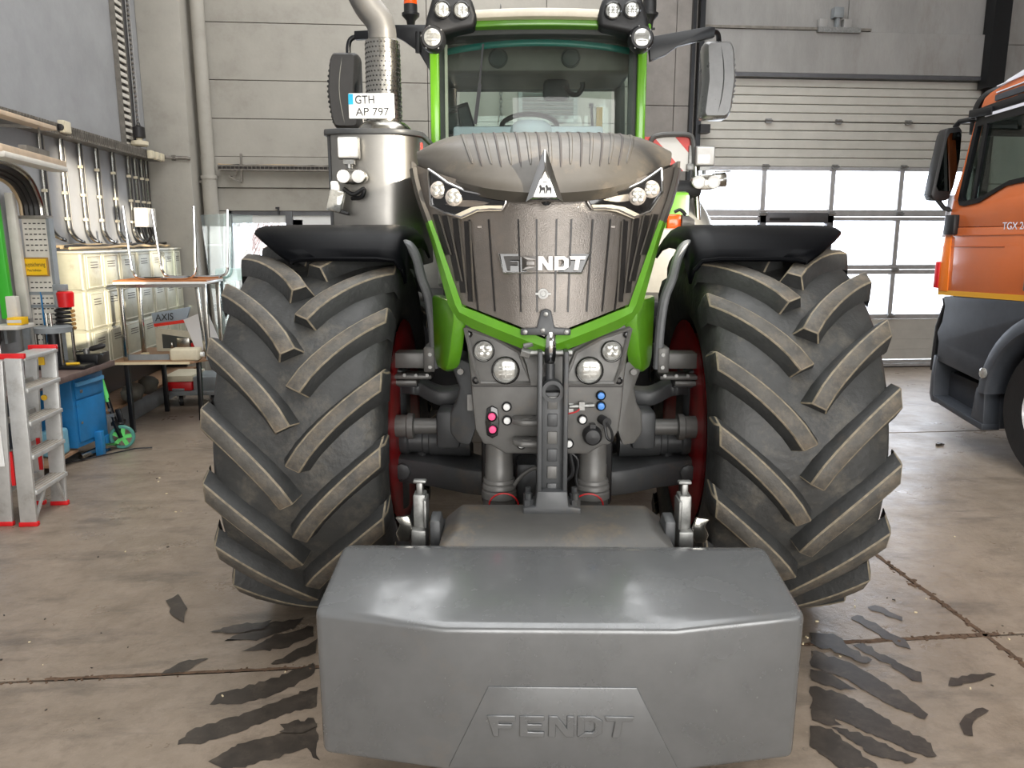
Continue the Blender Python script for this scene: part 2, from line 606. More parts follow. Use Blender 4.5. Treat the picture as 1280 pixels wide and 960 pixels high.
def smoothpath(pts, n=6):
    """Catmull-Rom through pts"""
    P = [Vector(p) for p in pts]
    P = [P[0] * 2 - P[1]] + P + [P[-1] * 2 - P[-2]]
    out = []
    for i in range(1, len(P) - 2):
        for k in range(n):
            t = k / n
            a, b, c, d = P[i - 1], P[i], P[i + 1], P[i + 2]
            out.append(0.5 * ((2 * b) + (c - a) * t + (2 * a - 5 * b + 4 * c - d) * t * t + (3 * b - a - 3 * c + d) * t ** 3))
    out.append(P[-2])
    return out

# ================================================================== THE SETTING
XL, XR, YB, YR, ZC = -3.3, 12.6, 9.71, -6.0, 7.0

# floor: a bed with cast slabs whose joints lie open
floor = struct(MB().span((XL, YR, -0.15), (XR, YB + 0.25, -0.012)).build('floor', 'joint'))
xs = [XL, 2.35, XR]
ys = [YR, -0.52, 2.92, 6.36, YB + 0.2]
for i in range(2):
    for j in range(4):
        g = 0.009
        b = MB()
        b.span((xs[i] + g, ys[j] + g, -0.02), (xs[i + 1] - g, ys[j + 1] - g, 0.0))
        b.build('slab', 'floor_concrete', floor, bevel=0.004, seg=1)
# mud crumbs along the joints
b = MB()
for k in range(420):
    if k % 3:
        x, y = random.uniform(-1.9, 3.4), 2.92 + random.gauss(0, 0.012)
    else:
        x, y = 2.35 + random.gauss(0, 0.012), random.uniform(2.2, 3.7)
    s = random.uniform(0.003, 0.009) * (1.8 if 1.3 < x < 2.4 else 1)
    b.box((x, y, s * 0.1), (s * 1.6, s, s * 0.35), (0, 0, random.uniform(0, 3)))
b.build('mud_crumbs', 'mud', floor)['kind'] = 'stuff'
# pale grit and dark crumbs lying about
b = MB()
for k in range(170):
    x, y = random.uniform(-2.4, 3.2), random.uniform(1.9, 6.0)
    s = random.uniform(0.003, 0.007)
    b.mi(k % 2).box((x, y, s * 0.3), (s * 2.2, s, s), (0, 0, random.uniform(0, 3)))
b.build('grit', ['wood_edge', 'tyre_mark'], floor)['kind'] = 'stuff'


# dark tread prints left on the slabs by the lugs
PRINTS = [0]


def pmark(pp):
    PRINTS[0] += 1
    z = 0.0010 + 0.0002 * PRINTS[0]
    pts = []
    for (x0, y0), (x1, y1) in zip(pp, pp[1:] + pp[:1]):
        n = max(1, int(math.hypot(x1 - x0, y1 - y0) / 6))
        for k in range(n):
            t = k / n
            pts.append((x0 + (x1 - x0) * t + random.gauss(0, 1.3), y0 + (y1 - y0) * t + random.gauss(0, 0.9)))
    MB().add([RZ(x, y, z) for x, y in pts], [tuple(range(len(pts)))]).build('tread_print', 'tyre_mark', floor)


# mud packed into the joints
b = MB()
for (xa, ya, xb, yb, w) in ((1.30, 2.915, 2.42, 2.925, 0.016), (2.345, 2.1, 2.355, 3.9, 0.012), (-1.6, 2.925, -0.3, 2.92, 0.010)):
    L_ = []
    R_ = []
    for k in range(41):
        t = k / 40
        x, y = xa + (xb - xa) * t, ya + (yb - ya) * t
        a, c = w * random.uniform(0.5, 1.3), w * random.uniform(0.5, 1.3)
        if abs(xb - xa) > abs(yb - ya):
            L_.append(Vector((x, y - a, 0.0008)))
            R_.append(Vector((x, y + c, 0.0008)))
        else:
            L_.append(Vector((x - a, y, 0.0008)))
            R_.append(Vector((x + c, y, 0.0008)))
    b.grid([L_, R_])
b.build('joint_mud', 'mud', floor)

for pp in [
    [(262, 880), (270, 868), (330, 852), (392, 828), (394, 842), (350, 866), (300, 880)],
    [(222, 930), (240, 912), (300, 893), (360, 872), (396, 858), (396, 884), (350, 895), (290, 918), (250, 930)],
    [(262, 952), (300, 930), (330, 922), (396, 905), (397, 930), (350, 945), (300, 960), (270, 960)],
    [(350, 905), (372, 898), (396, 925), (396, 950), (380, 930)],
    [(300, 815), (345, 795), (392, 782), (392, 795), (350, 812)],
    [(280, 800), (330, 780), (380, 772), (370, 785), (320, 800)],
    [(200, 842), (230, 826), (262, 822), (230, 840)],
    [(1085, 760), (1094, 756), (1128, 772), (1126, 776)],
    [(1060, 772), (1072, 768), (1130, 800), (1140, 812), (1120, 804)],
    [(1066, 806), (1078, 804), (1150, 842), (1153, 852), (1142, 850)],
    [(1014, 812), (1060, 826), (1128, 866), (1160, 892), (1156, 898), (1110, 880), (1060, 850), (1014, 832)],
    [(1014, 858), (1050, 866), (1110, 900), (1165, 930), (1170, 946), (1158, 946), (1100, 922), (1014, 884)],
    [(1040, 908), (1070, 914), (1145, 948), (1140, 954), (1090, 944)],
    [(1012, 905), (1040, 912), (1100, 960), (1050, 960), (1012, 930)],
    [(1183, 858), (1190, 848), (1222, 842), (1245, 843), (1225, 850), (1200, 856)],
    [(1200, 905), (1206, 892), (1226, 884), (1235, 888), (1218, 902), (1214, 920), (1204, 918)],
    [(1014, 836), (1040, 842), (1070, 862), (1050, 862), (1014, 850)],
    [(1014, 884), (1036, 890), (1052, 906), (1030, 906), (1014, 900)],
    [(396, 800), (370, 812), (340, 830), (360, 828), (396, 816)],
    [(392, 896), (372, 902), (350, 916), (372, 916), (396, 908)],
    [(340, 775), (300, 780), (262, 790), (290, 792), (330, 786)],
    [(210, 752), (222, 742), (236, 760), (228, 778), (216, 770)],
    [(1014, 790), (1040, 792), (1066, 812), (1090, 826), (1080, 828), (1040, 812), (1014, 806)],
]:
    pmark(pp)

# walls -------------------------------------------------------------
wl = struct(MB().span((XL - 0.25, YR - 0.25, -0.15), (XL, YB + 0.25, ZC)).build('wall_left', 'wall_blue'))
struct(MB().span((XR, YR - 0.25, -0.15), (XR + 0.25, YB + 0.25, ZC)).build('wall_right', 'wall_warm'))
struct(MB().span((XL - 0.25, YR - 0.3, ZC), (XR + 0.25, YB + 0.3, ZC + 0.2)).build('ceiling', 'ceiling_paint'))

# back wall: cast panels with open joints, set round the window and the gate
wb = sempty('wall_back')
WX0, WX1, WZ0, WZ1 = -2.57, -0.60, 1.05, 2.03
DX0, DX1, DZ1 = 3.12, 6.86, 3.70
b = MB()
for a, c in [((XL, 0.0), (WX0, ZC)), ((WX0, 0), (WX1, WZ0)), ((WX0, WZ1), (WX1, ZC)), ((WX1, 0), (DX0, ZC)), ((DX0, DZ1), (DX1, ZC)), ((DX1, 0), (XR, ZC))]:
    b.span((a[0], YB + 0.02, a[1]), (c[0], YB + 0.22, c[1]))
b.build('core', 'joint', wb)


def wpanel(x0, x1, z0, z1, m, out=0.0, g=0.004):
    MB().span((x0 + g, YB - out, z0 + g), (x1 - g, YB + 0.05, z1 - g)).build('panel', m, wb, bevel=0.003, seg=1)


zs = [2.03, 2.30, 2.66, 3.09, 3.52, 4.15, 4.85, 5.6, 6.3, 7.0]
for k in range(len(zs) - 1):
    out = 0.03 if k == 1 else 0.0
    wpanel(XL, -0.15, zs[k], zs[k + 1], 'wall_warm', out)
    wpanel(-0.15, 1.27, zs[k], zs[k + 1], 'wall_warm', out)
    wpanel(1.27, 2.45, zs[k], zs[k + 1], 'wall_warm', out)
for z0, z1 in ((0, 0.55), (0.55, 1.05)):
    wpanel(XL, -0.6, z0, z1, 'wall_warm')
wpanel(XL, WX0, 1.05, 2.03, 'wall_warm')
for z0, z1 in ((0, 0.55), (0.55, 1.05), (1.05, 1.55), (1.55, 2.03)):
    wpanel(-0.6, 1.27, z0, z1, 'wall_warm')
    wpanel(1.27, 2.45, z0, z1, 'wall_warm')
for x0, x1 in ((2.45, 2.84), (2.84, 3.10)):
    for z0, z1 in ((0, 2.2), (2.2, 3.3), (3.3, 4.6), (4.6, 7.0)):
        wpanel(x0, x1, z0, z1, 'jamb_concrete', 0.05)
wpanel(3.12, DX1, DZ1, 4.20, 'wall_concrete', 0.06)
for x0, x1 in ((3.12, 5.0), (5.0, DX1)):
    for z0, z1 in ((4.2, 4.9), (4.9, 5.9), (5.9, 7.0)):
        wpanel(x0, x1, z0, z1, 'wall_concrete')
for x0, x1 in ((DX1 + 0.12, 7.6), (7.6, XR)):
    for z0, z1 in ((0, 1.2), (1.2, 2.4), (2.4, 4.1), (4.1, 5.5), (5.5, 7.0)):
        wpanel(x0, x1, z0, z1, 'wall_concrete')

# corner pilaster and the shadow-side rebate next to it
struct(MB().span((XL, 9.30, 0), (-2.83, YB, ZC)).build('trim_1', 'wall_warm', bevel=0.01))

# rear wall behind the camera: gate closed by opaque sheets added to block the sun, two clear clerestory windows
wr = sempty('wall_rear')
b = MB()
G = (-2.15, 5.35, 0.3, 3.9)
WA = (7.0, 8.95, 5.95, 6.72)
WBn = (6.78, 11.6, 4.58, 5.85)
for x0, x1, z0, z1 in [(XL, G[0], -0.15, 4.0), (G[1], XR, -0.15, 4.0), (G[0], G[1], -0.15, G[2]), (XL, XR, 3.9, 4.58),
                       (XL, WBn[0], 4.58, 7), (WBn[1], XR, 4.58, 7), (WBn[0], WBn[1], WBn[3], WA[2]), (WBn[0], WA[0], WA[2], 7),
                       (WA[1], WBn[1], WA[2], 7), (WA[0], WA[1], WA[3], 7)]:
    b.span((x0, YR - 0.25, z0), (x1, YR, z1))
b.build('wall_piece', 'wall_warm', wr)
for k in range(8):
    x0 = G[0] + k * (G[1] - G[0]) / 8
    MB().span((x0, YR - 0.15, G[2] - 0.02), (x0 + (G[1] - G[0]) / 8, YR - 0.1, G[3] + 0.02)).build('sun_block_sheet', 'white_plastic', wr)
for x in (WBn[0] + 0.96, WBn[0] + 1.92, WBn[0] + 2.88, WBn[0] + 3.84):
    MB().span((x - 0.05, YR - 0.15, WBn[2]), (x + 0.05, YR - 0.08, WBn[3])).build('glazing_bar', 'aluminium_dark', wr)
MB().span((7.75, YR - 0.15, WA[2]), (7.83, YR - 0.08, WA[3])).build('glazing_bar', 'aluminium_dark', wr)

# window in the back wall -------------------------------------------
w1 = sempty('window_1')
b = MB()
fy0, fy1 = YB + 0.03, YB + 0.12
b.span((WX0, fy0, WZ1 - 0.05), (WX1, fy1, WZ1)).span((WX0, fy0, WZ0), (WX1, fy1, WZ0 + 0.06))
b.span((WX0, fy0, WZ0), (WX0 + 0.04, fy1, WZ1)).span((WX1 - 0.05, fy0, WZ0), (WX1, fy1, WZ1))
b.build('window_frame', 'aluminium_dark', w1)
MB().span((-1.89, fy0 - 0.03, WZ0), (-1.81, fy1, WZ1)).build('window_mullion', 'aluminium_dark', w1)
for x0, x1, sh in ((WX0 + 0.04, -1.89, 0.09), (-1.81, WX1 - 0.05, 0.14)):
    b = MB()
    b.span((x0, fy0 + 0.02, WZ1 - 0.05 - sh), (x1, fy1 - 0.01, WZ1 - 0.05))
    if sh > 0.1:
        b.span((x0, fy0 + 0.02, WZ0 + 0.06), (x0 + 0.11, fy1 - 0.01, WZ1 - 0.1))
    b.build('sash', 'white_plastic', w1)
    MB().span((x0, fy0 + 0.045, WZ0 + 0.06), (x1, fy0 + 0.055, WZ1 - 0.05 - sh)).build('pane', 'pane_glass', w1)

# sectional gate -----------------------------------------------------
d1 = sempty('door_1')
dy0, dy1 = YB + 0.03, YB + 0.09


def dbox(name, x0, x1, z0, z1, m, out=0.0, parent=d1, bevel=0.0):
    return MB().span((x0, dy0 - out, z0), (x1, dy1, z1)).build(name, m, parent, bevel=bevel, seg=1)


for lo, hi in ((3.148, 3.66), (2.60, 3.148)):
    n = 5
    for k in range(n):
        z0 = lo + (hi - lo) * k / n
        z1 = lo + (hi - lo) * (k + 1) / n
        dbox('door_slat', DX0, DX1, z0 + 0.004, z1 - 0.004 - (0.006 if k == n - 1 else 0), 'door_panel', 0.0, bevel=0.006)
dbox('backing', DX0, DX1, 2.60, 3.70, 'joint', -0.035)
n = 4
for k in range(n):
    z0 = 0.11 + 0.54 * k / n
    dbox('door_slat', DX0, DX1, z0 + 0.001, z0 + 0.54 / n - 0.001, 'door_panel', 0.0)
for z0, z1 in ((2.553, 2.60), (1.985, 2.068), (1.93, 1.98), (1.308, 1.367), (1.243, 1.302), (0.655, 0.717)):
    dbox('rail', DX0, DX1, z0, z1, 'aluminium', 0.012, bevel=0.005)
for z0, z1, m in ((0.055, 0.10, 'aluminium'), (0.012, 0.05, 'aluminium'), (0.0, 0.012, 'black_plastic')):
    dbox('bottom_rail', DX0, DX1, z0, z1, m, 0.012, bevel=0.004)
MXS = [3.17, 4.07, 4.98, 5.90, 6.80]
for lo, hi in ((2.068, 2.553), (1.367, 1.93), (0.717, 1.243)):
    for i, x in enumerate(MXS):
        dbox('mullion', x - 0.032, x + 0.032, lo, hi, 'aluminium', 0.01, bevel=0.005)
    for i in range(4):
        MB().span((MXS[i] + 0.03, dy0 + 0.02, lo), (MXS[i + 1] - 0.03, dy0 + 0.03, hi)).build('pane', 'pane_glass', d1)
# wicket door set into the second bay
b = MB()
for x0, x1, z0, z1 in ((4.035, 4.12, 0.1, 2.03), (4.93, 5.015, 0.1, 2.03), (4.035, 5.015, 1.90, 2.03), (4.035, 5.015, 0.1, 0.2)):
    b.span((x0, dy0 - 0.03, z0), (x1, dy1, z1))
wd = b.build('wicket_door_frame', 'aluminium_dark', d1, bevel=0.006)
MB().span((4.16, dy0 - 0.045, 1.93), (4.42, dy0 - 0.03, 1.965)).build('door_closer', 'black_plastic', wd)
hb = MB()
hb.span((-0.045, -0.03, -0.03), (0.045, 0, 0.03)).cyl((-0.06, -0.03, 0), (0.06, -0.03, 0), 0.014, n=8)
hm = hb.mesh('hinge', 'zinc')
for z in (3.148, 2.60, 2.02, 1.305, 0.70):
    for x in MXS:
        place(hm, 'hinge', d1, (x, dy0 - 0.012, z), (0, 0, 0), (0.8, 1, 0.9))
# lintel edge and guide rails
MB().span((DX0, YB - 0.07, 3.655), (DX1, dy1, 3.70)).build('lintel_seal', 'aluminium_dark', d1)
b = MB()
b.span((3.02, YB - 0.12, 0), (3.06, YB - 0.02, ZC - 0.3)).span((3.10, YB - 0.14, 0), (3.16, YB - 0.05, ZC - 0.3))
b.build('guide_rail', 'black_paint', d1)
b = MB()
b.span((6.76, YB - 0.2, 3.55), (6.98, YB - 0.02, ZC - 0.3)).span((6.86, YB - 0.12, 0), (6.98, YB - 0.02, 3.6))
b.build('guide_rail', 'black_paint', d1)
for z in (3.62, 3.02):
    MB().span((3.14, YB - 0.2, z - 0.05), (3.26, YB - 0.06, z + 0.05)).build('roller_bracket', 'black_plastic', d1)

# outside ------------------------------------------------------------
struct(MB().span((-40, YB + 0.3, -0.3), (50, 70, -0.08)).build('ground', 'outside_ground'))


def tree(px, Y, h, lean, label):
    p = RY(px, 300, Y)
    base = Vector((p.x, Y, -0.08))
    rt = thing('bare_tree', label, 'tree', base, group='bare trees outside the window')
    tb = MB()
    n = 10
    pts = [Vector((lean * (k / n) ** 1.3 + random.gauss(0, 0.02), random.gauss(0, 0.02), h * k / n)) for k in range(n + 1)]
    tb.tube(pts, [0.11 * (1 - 0.85 * k / n) for k in range(n + 1)], 7)
    tb.build('trunk', 'bark', rt)
    bb = MB()
    for k in range(46):
        i = random.randint(1, n - 1)
        a = random.uniform(0, 6.28)
        L = random.uniform(0.6, 1.7) * (1.1 - 0.5 * i / n)
        q = [pts[i]]
        dr = Vector((math.cos(a) * 0.75, math.sin(a) * 0.75, random.uniform(0.5, 1.2))).normalized()
        for s in range(4):
            dr = (dr + Vector((random.gauss(0, 0.15), random.gauss(0, 0.15), 0.12))).normalized()
            q.append(q[-1] + dr * L / 4)
        bb.tube(q, [0.024, 0.018, 0.013, 0.009, 0.004], 4)
        for t in range(4):
            j = random.randint(1, 3)
            d2 = (dr + Vector((random.gauss(0, 0.6), random.gauss(0, 0.6), random.gauss(0.1, 0.4)))).normalized()
            bb.tube([q[j], q[j] + d2 * L * 0.22, q[j] + d2 * L * 0.4 + Vector((0, 0, 0.05))], [0.009, 0.007, 0.003], 3)
    bb.build('branches', 'twig', rt)


for px, Y, h, ln, lb in [(288, 13.0, 5.5, 0.2, 'bare birch seen farthest left through the window panes'),
                         (303, 16.5, 6.5, -0.2, 'bare birch second from the left in the window'),
                         (318, 20.0, 8.0, 0.3, 'bare birch third from the left in the window'),
                         (331, 23.5, 9.2, 0.1, 'bare birch just left of the black fender tip'),
                         (346, 27.0, 10.5, -0.3, 'bare birch directly behind the black fender tip'),
                         (376, 30.5, 11.5, 0.2, 'bare birch in the right sash beside the steel box'),
                         (398, 34.0, 12.5, -0.2, 'bare birch farthest right through the right sash')]:
    tree(px, Y, h, ln, lb)

# ================================================================== THE TRACTOR
TR_LOC, TR_RZ = Vector((0.468, 3.571, 0)), R(-5.88)
tractor = thing('tractor', 'large green and grey farm tractor with chevron tyres seen from the front', 'tractor', TR_LOC, TR_RZ)
HX = -0.022


def TP(name, m, b, bevel=0.0, angle=35, parent=None, seg=2, solid=0.0):
    return b.build(name, m, parent or tractor, bevel=bevel, angle=angle, seg=seg, solid=solid)


# ---- front wheels
def lug_mesh(side, RT, H, W2, delta, wtop, wbase, name):
    """one curved tread bar in wheel space (axle along x); side = +1/-1"""
    def crown(x):
        return RT - H - 0.030 * (abs(x) / W2) ** 2.5
    n = 8
    rings = []
    for i in range(n + 1):
        u = 0.03 + 0.97 * i / n
        x = 0.005 + u * W2
        th = -delta / 2 + delta * u ** 0.75
        dth = delta * 0.75 * u ** -0.25 * RT / W2
        ph = math.atan(dth)
        f = 1 - u ** 4
        dx, da = -math.sin(ph) * f, math.cos(ph) * f + (1 - f) * 1.35
        rb, rt = crown(x) - 0.012, crown(x) + H * (1 - 0.12 * u)
        rings.append((x, th, rb, rt, dx, da))
    x, th, rb, rt, dx, da = rings[-1]
    rings.append((W2 + 0.018, th + 0.012, rb - 0.055, rt - 0.04, 0.0, da * 0.9))
    R3 = []
    for x, th, rb, rt, dx, da in rings:
        def pt(r, w):
            t = th + w * da / RT
            return Vector((side * (x + w * dx), -r * math.cos(t), r * math.sin(t)))
        R3.append([pt(rb, -wbase), pt(rt, -wtop), pt(rt, wtop), pt(rb, wbase)])
    b = MB()
    vs = [p for r in R3 for p in r]
    for i in range(len(R3) - 1):
        for j in range(3):
            b.cur = 1 if j == 1 and i < n else 0
            o = len(b.v)
            q = [R3[i][j], R3[i][j + 1], R3[i + 1][j + 1], R3[i + 1][j]]
            b.add(q, [(0, 1, 2, 3)])
    b.cur = 0
    b.add(R3[0], [(0, 1, 2, 3)])
    b.add(R3[-1], [(0, 1, 2, 3)])
    me = bpy.data.meshes.new(name)
    me.from_pydata(b.v, [], b.f)
    for m in ('rubber_lug', 'lug_face', 'lug_edge'):
        me.materials.append(MATS[m])
    for p, i in zip(me.polygons, b.m):
        p.material_index = i
    bm = bmesh.new()
    bm.from_mesh(me)
    bmesh.ops.remove_doubles(bm, verts=bm.verts, dist=1e-5)
    bmesh.ops.recalc_face_normals(bm, faces=bm.faces)
    es = [e for e in bm.edges if len(e.link_faces) == 2 and e.calc_face_angle(0) > R(38)]
    bmesh.ops.bevel(bm, geom=es, offset=0.005, segments=1, profile=0.5, affect='EDGES', clamp_overlap=True, material=2)
    bm.to_mesh(me)
    bm.free()
    me.shade_smooth()
    me.set_sharp_from_angle(angle=R(40))
    return me


def tyre(cx, cy, cz, RT, W2, H, nl, rimr, phase, name, rim_name):
    t = MB()
    c = RT - H
    prof = [(-0.80 * W2, rimr), (-0.95 * W2, rimr + 0.06), (-1.0 * W2, rimr + 0.15), (-1.0 * W2, c - 0.13), (-0.97 * W2, c - 0.06),
            (-0.90 * W2, c - 0.028), (-0.6 * W2, c - 0.009), (-0.25 * W2, c - 0.002), (0, c)]
    prof = prof + [(-a, r) for a, r in prof[-2::-1]]
    t.lathe((0, 0, 0), (1, 0, 0), prof, 72, caps=False)
    o = t.build(name, 'rubber', tractor, angle=50)
    o.location = (cx, cy, cz)
    for s in (-1, 1):
        me = lug_mesh(s, RT, H, W2, 0.43, 0.030, 0.058, 'lug')
        for k in range(nl):
            a = 2 * math.pi * (k + (0.25 if s > 0 else 0.75)) / nl + phase
            place(me, 'lug', o, (0, 0, 0), (a, 0, 0))
    r = MB()
    w = 0.93 * W2
    r.lathe((cx, cy, cz), (1, 0, 0), [(-w, rimr + 0.02), (-w, rimr - 0.03), (-w * 0.6, rimr - 0.06), (-w * 0.2, rimr - 0.08), (-w * 0.1, 0.16), (w * 0.1, 0.16),
                                      (w * 0.2, rimr - 0.08), (w * 0.6, rimr - 0.06), (w, rimr - 0.03), (w, rimr + 0.02)], 40)
    r.build(rim_name, 'red_rim', tractor, angle=40)
    return o


AX = 0.975
tyre(-AX, 0, 0.845, 0.865, 0.335, 0.064, 18, 0.475, 0.05, 'front_tyre', 'front_rim')
tyre(AX, 0, 0.845, 0.865, 0.335, 0.064, 18, 0.475, 0.12, 'front_tyre', 'front_rim')
tyre(-1.02, 3.35, 1.0, 1.02, 0.34, 0.06, 22, 0.53, 0.0, 'rear_tyre', 'rear_rim')
tyre(1.02, 3.35, 1.0, 1.02, 0.34, 0.06, 22, 0.53, 0.1, 'rear_tyre', 'rear_rim')

# ---- engine block / chassis and axle
b = MB()
b.span((-0.27, -0.55, 0.62), (0.27, 3.6, 1.30)).span((-0.33, -0.2, 1.25), (0.33, 1.3, 1.9)).span((-0.62, 1.4, 0.75), (0.62, 3.4, 1.6))
b.span((-0.68, 3.15, 0.85), (0.68, 3.55, 1.15))
TP('chassis', 'black_plastic', b, 0.02)
TP('fuel_tank', 'black_plastic', MB().span((-0.95, 1.05, 0.65), (-0.45, 2.2, 1.35)), 0.05)
TP('fuel_tank', 'black_plastic', MB().span((0.45, 1.05, 0.65), (0.95, 2.2, 1.35)), 0.05)

for s in (-1, 1):
    # upper wishbone
    b = MB()
    pts = smoothpath([(s * 0.70, -0.02, 1.03), (s * 0.60, -0.10, 1.045), (s * 0.48, -0.14, 1.0), (s * 0.36, -0.12, 1.01), (s * 0.26, -0.1, 1.03)], 5)
    rings = []
    for i, p in enumerate(pts):
        w = 0.085 if i < 6 else 0.06
        rings.append([p + Vector((0, -w, -0.03)), p + Vector((0, -w, 0.035)), p + Vector((0, w, 0.045)), p + Vector((0, w, -0.03))])
    b.loft(rings)
    TP('upper_arm', 'frame_grey', b, 0.01)
    TP('arm_lug', 'frame_grey', MB().prism([(0, 0), (0.13, 0), (0.09, 0.06), (0.03, 0.085), (0, 0.085)], 0.08, lambda a, c, t: Vector((s * (0.70 - a), -0.2 + t, 1.055 + c))), 0.008)
    # steering rod and drive shaft housing
    b = MB()
    b.lathe((s * 0.76, -0.28, 0.895), (-s, 0, 0), [(0, 0.045), (0.02, 0.05), (0.145, 0.05), (0.15, 0.058), (0.175, 0.058), (0.18, 0.036), (0.31, 0.036)], 20)
    TP('steering_rod', 'cradle_grey', b)
    b = MB()
    b.box((s * 0.425, -0.28, 0.895), (0.105, 0.16, 0.17))
    TP('rod_housing', 'frame_grey', b, 0.02)
    b = MB()
    b.lathe((s * 0.78, -0.16, 0.80), (-s, 0, 0), [(0, 0.055), (0.12, 0.06), (0.13, 0.066), (0.15, 0.066), (0.16, 0.058), (0.22, 0.058), (0.225, 0.064), (0.25, 0.064), (0.255, 0.07), (0.44, 0.075)], 20)
    TP('drive_shaft', 'frame_grey', b)
    # lower wishbone: broad forked plate with a rolled front edge
    top = [(0.80, 0.05), (0.79, -0.20), (0.66, -0.25), (0.50, -0.30), (0.36, -0.37), (0.23, -0.40), (0.22, -0.18), (0.30, -0.12), (0.38, -0.02), (0.34, 0.12), (0.5, 0.2), (0.7, 0.12)]
    b = MB()
    b.prism(top, 0.12, lambda x, y, t: Vector((s * x, y, 0.60 + t + 0.07 * max(0, 0.8 - x) * 0 + (x - 0.22) * 0.04)))
    la = TP('lower_arm', 'frame_grey', b, 0.022)
    TP('pivot_bolt', 'frame_grey', MB().cyl((s * 0.645, -0.28, 0.68), (s * 0.645, -0.2, 0.68), 0.04, n=8), 0.006, parent=la)
    TP('link', 'frame_grey', MB().bar((s * 0.60, -0.22, 0.66), (s * 0.52, -0.12, 0.84), 0.035, 0.02), 0.004)
    # knuckle
    b = MB()
    b.span((s * 0.66, -0.14, 0.55), (s * 0.80, 0.16, 1.1)).cyl((s * 0.70, -0.1, 0.45), (s * 0.70, -0.1, 1.2), 0.06)
    TP('steering_knuckle', 'frame_grey', b, 0.02)
    # fender stay: bent tube down to a clamped bracket
    st = smoothpath([(s * 0.70, -0.10, 1.665), (s * 0.615, -0.16, 1.69), (s * 0.572, -0.18, 1.645), (s * 0.545, -0.2, 1.55), (s * 0.515, -0.2, 1.46), (s * 0.50, -0.2, 1.32), (s * 0.497, -0.2, 1.16)], 5)
    fs = TP('fender_stay', 'stay_grey', MB().tube([p + Vector((-s * 0.012, -0.10, 0)) for p in st], 0.021, 10))
    b = MB()
    b.box((s * 0.60, -0.2, 1.185), (0.15, 0.11, 0.07)).box((s * 0.505, -0.24, 1.20), (0.05, 0.17, 0.11)).box((s * 0.60, -0.22, 1.115), (0.20, 0.12, 0.02))
    b.box((s * 0.67, -0.2, 1.085), (0.2, 0.11, 0.025))
    br = TP('stay_bracket', 'cradle_grey', b, 0.008)
    for k in range(3):
        TP('bolt', 'zinc', MB().cyl((s * (0.52 + 0.05 * k), -0.287, 1.125), (s * (0.52 + 0.05 * k), -0.26, 1.125), 0.008, n=6), parent=br)
    for k in range(2):
        TP('bolt', 'zinc', MB().cyl((s * 0.50, -0.335, 1.17 + 0.055 * k), (s * 0.50, -0.31, 1.17 + 0.055 * k), 0.009, n=6), parent=br)

# ---- black front fenders: flat sheets over the tyres, bent down at the front
for s in (-1, 1):
    prof = [(-0.415, 1.632, 1.05), (-0.37, 1.672, 1.12), (-0.29, 1.722, 1.205), (-0.20, 1.752, 1.265), (-0.08, 1.768, 1.29), (0.10, 1.772, 1.29), (0.28, 1.755, 1.29), (0.42, 1.715, 1.27)]
    rows = []
    for y, z, xo in prof:
        row = [(0.585, z - 0.10), (0.60, z - 0.045), (0.63, z - 0.008), (0.70, z), (0.95, z + 0.001), (xo - 0.10, z), (xo - 0.03, z - 0.003), (xo, z - 0.010), (xo + 0.002, z - 0.020)]
        rows.append([Vector((s * a, y, c)) for a, c in row])
    o = TP('front_fender', 'fender_black', MB().grid(rows), angle=50, solid=0.012)
    TP('fender_bead', 'fender_black', MB().tube([r for r in rows[0][1:]], 0.010, 6), parent=o)

# ---- hood ----------------------------------------------------------
ROWS = [  # y centre, z centre, half width, edge y, edge z, power
    (-1.030, 1.862, 0.468, -0.60, 1.978, 2.2),
    (-1.000, 1.905, 0.476, -0.59, 1.995, 2.2),
    (-0.900, 1.990, 0.483, -0.57, 2.020, 3.2),
    (-0.720, 2.070, 0.489, -0.51, 2.046, 5.0),
    (-0.420, 2.128, 0.492, -0.30, 2.072, 7.0),
    (-0.050, 2.168, 0.492, 0.02, 2.090, 8.0),
    (0.450, 2.185, 0.489, 0.45, 2.095, 8.0),
    (1.200, 2.185, 0.486, 1.20, 2.095, 8.0)]


def hood_pt(u, v, off=0.0):
    v = max(0.0, min(v, len(ROWS) - 1.001))
    i = int(v)
    t = v - i
    g = lambda k: ROWS[max(0, min(len(ROWS) - 1, k))]
    a, p, q, d = g(i - 1), g(i), g(i + 1), g(i + 2)
    r = [0.5 * (2 * p[k] + (q[k] - a[k]) * t + (2 * a[k] - 5 * p[k] + 4 * q[k] - d[k]) * t * t + (3 * p[k] - a[k] - 3 * q[k] + d[k]) * t ** 3) for k in range(6)]
    au = abs(u)
    x = HX + u * r[2]
    y = r[0] + (r[3] - r[0]) * au ** 2.4
    z = r[1] + (r[4] - r[1]) * au ** r[5]
    P = Vector((x, y, z))
    if off:
        e = 0.01
        n = (hood_pt(u + e, v) - hood_pt(u - e, v)).cross(hood_pt(u, v + e) - hood_pt(u, max(0, v - e)))
        n.normalize()
        if n.z < 0:
            n = -n
        P = P + n * off
    return P


NU = 44
rows = [[hood_pt(-1 + 2 * j / NU, (len(ROWS) - 1) * i / 42) for j in range(NU + 1)] for i in range(43)]
# rolled edge: front lip tucks back under, sides drop to the green panels
lip = []
for j in range(NU + 1):
    p = rows[0][j].copy()
    lip.append(p + Vector((0, 0.035, -0.03)))
b = MB()
b.grid([lip] + rows)
for e in (0, -1):
    side = [r[e] for r in rows]
    b.grid([side, [p + Vector((0.012 if e == 0 else -0.012, 0.0, -0.07)) for p in side]])
hood = TP('hood', 'hood_grey', b, angle=60)


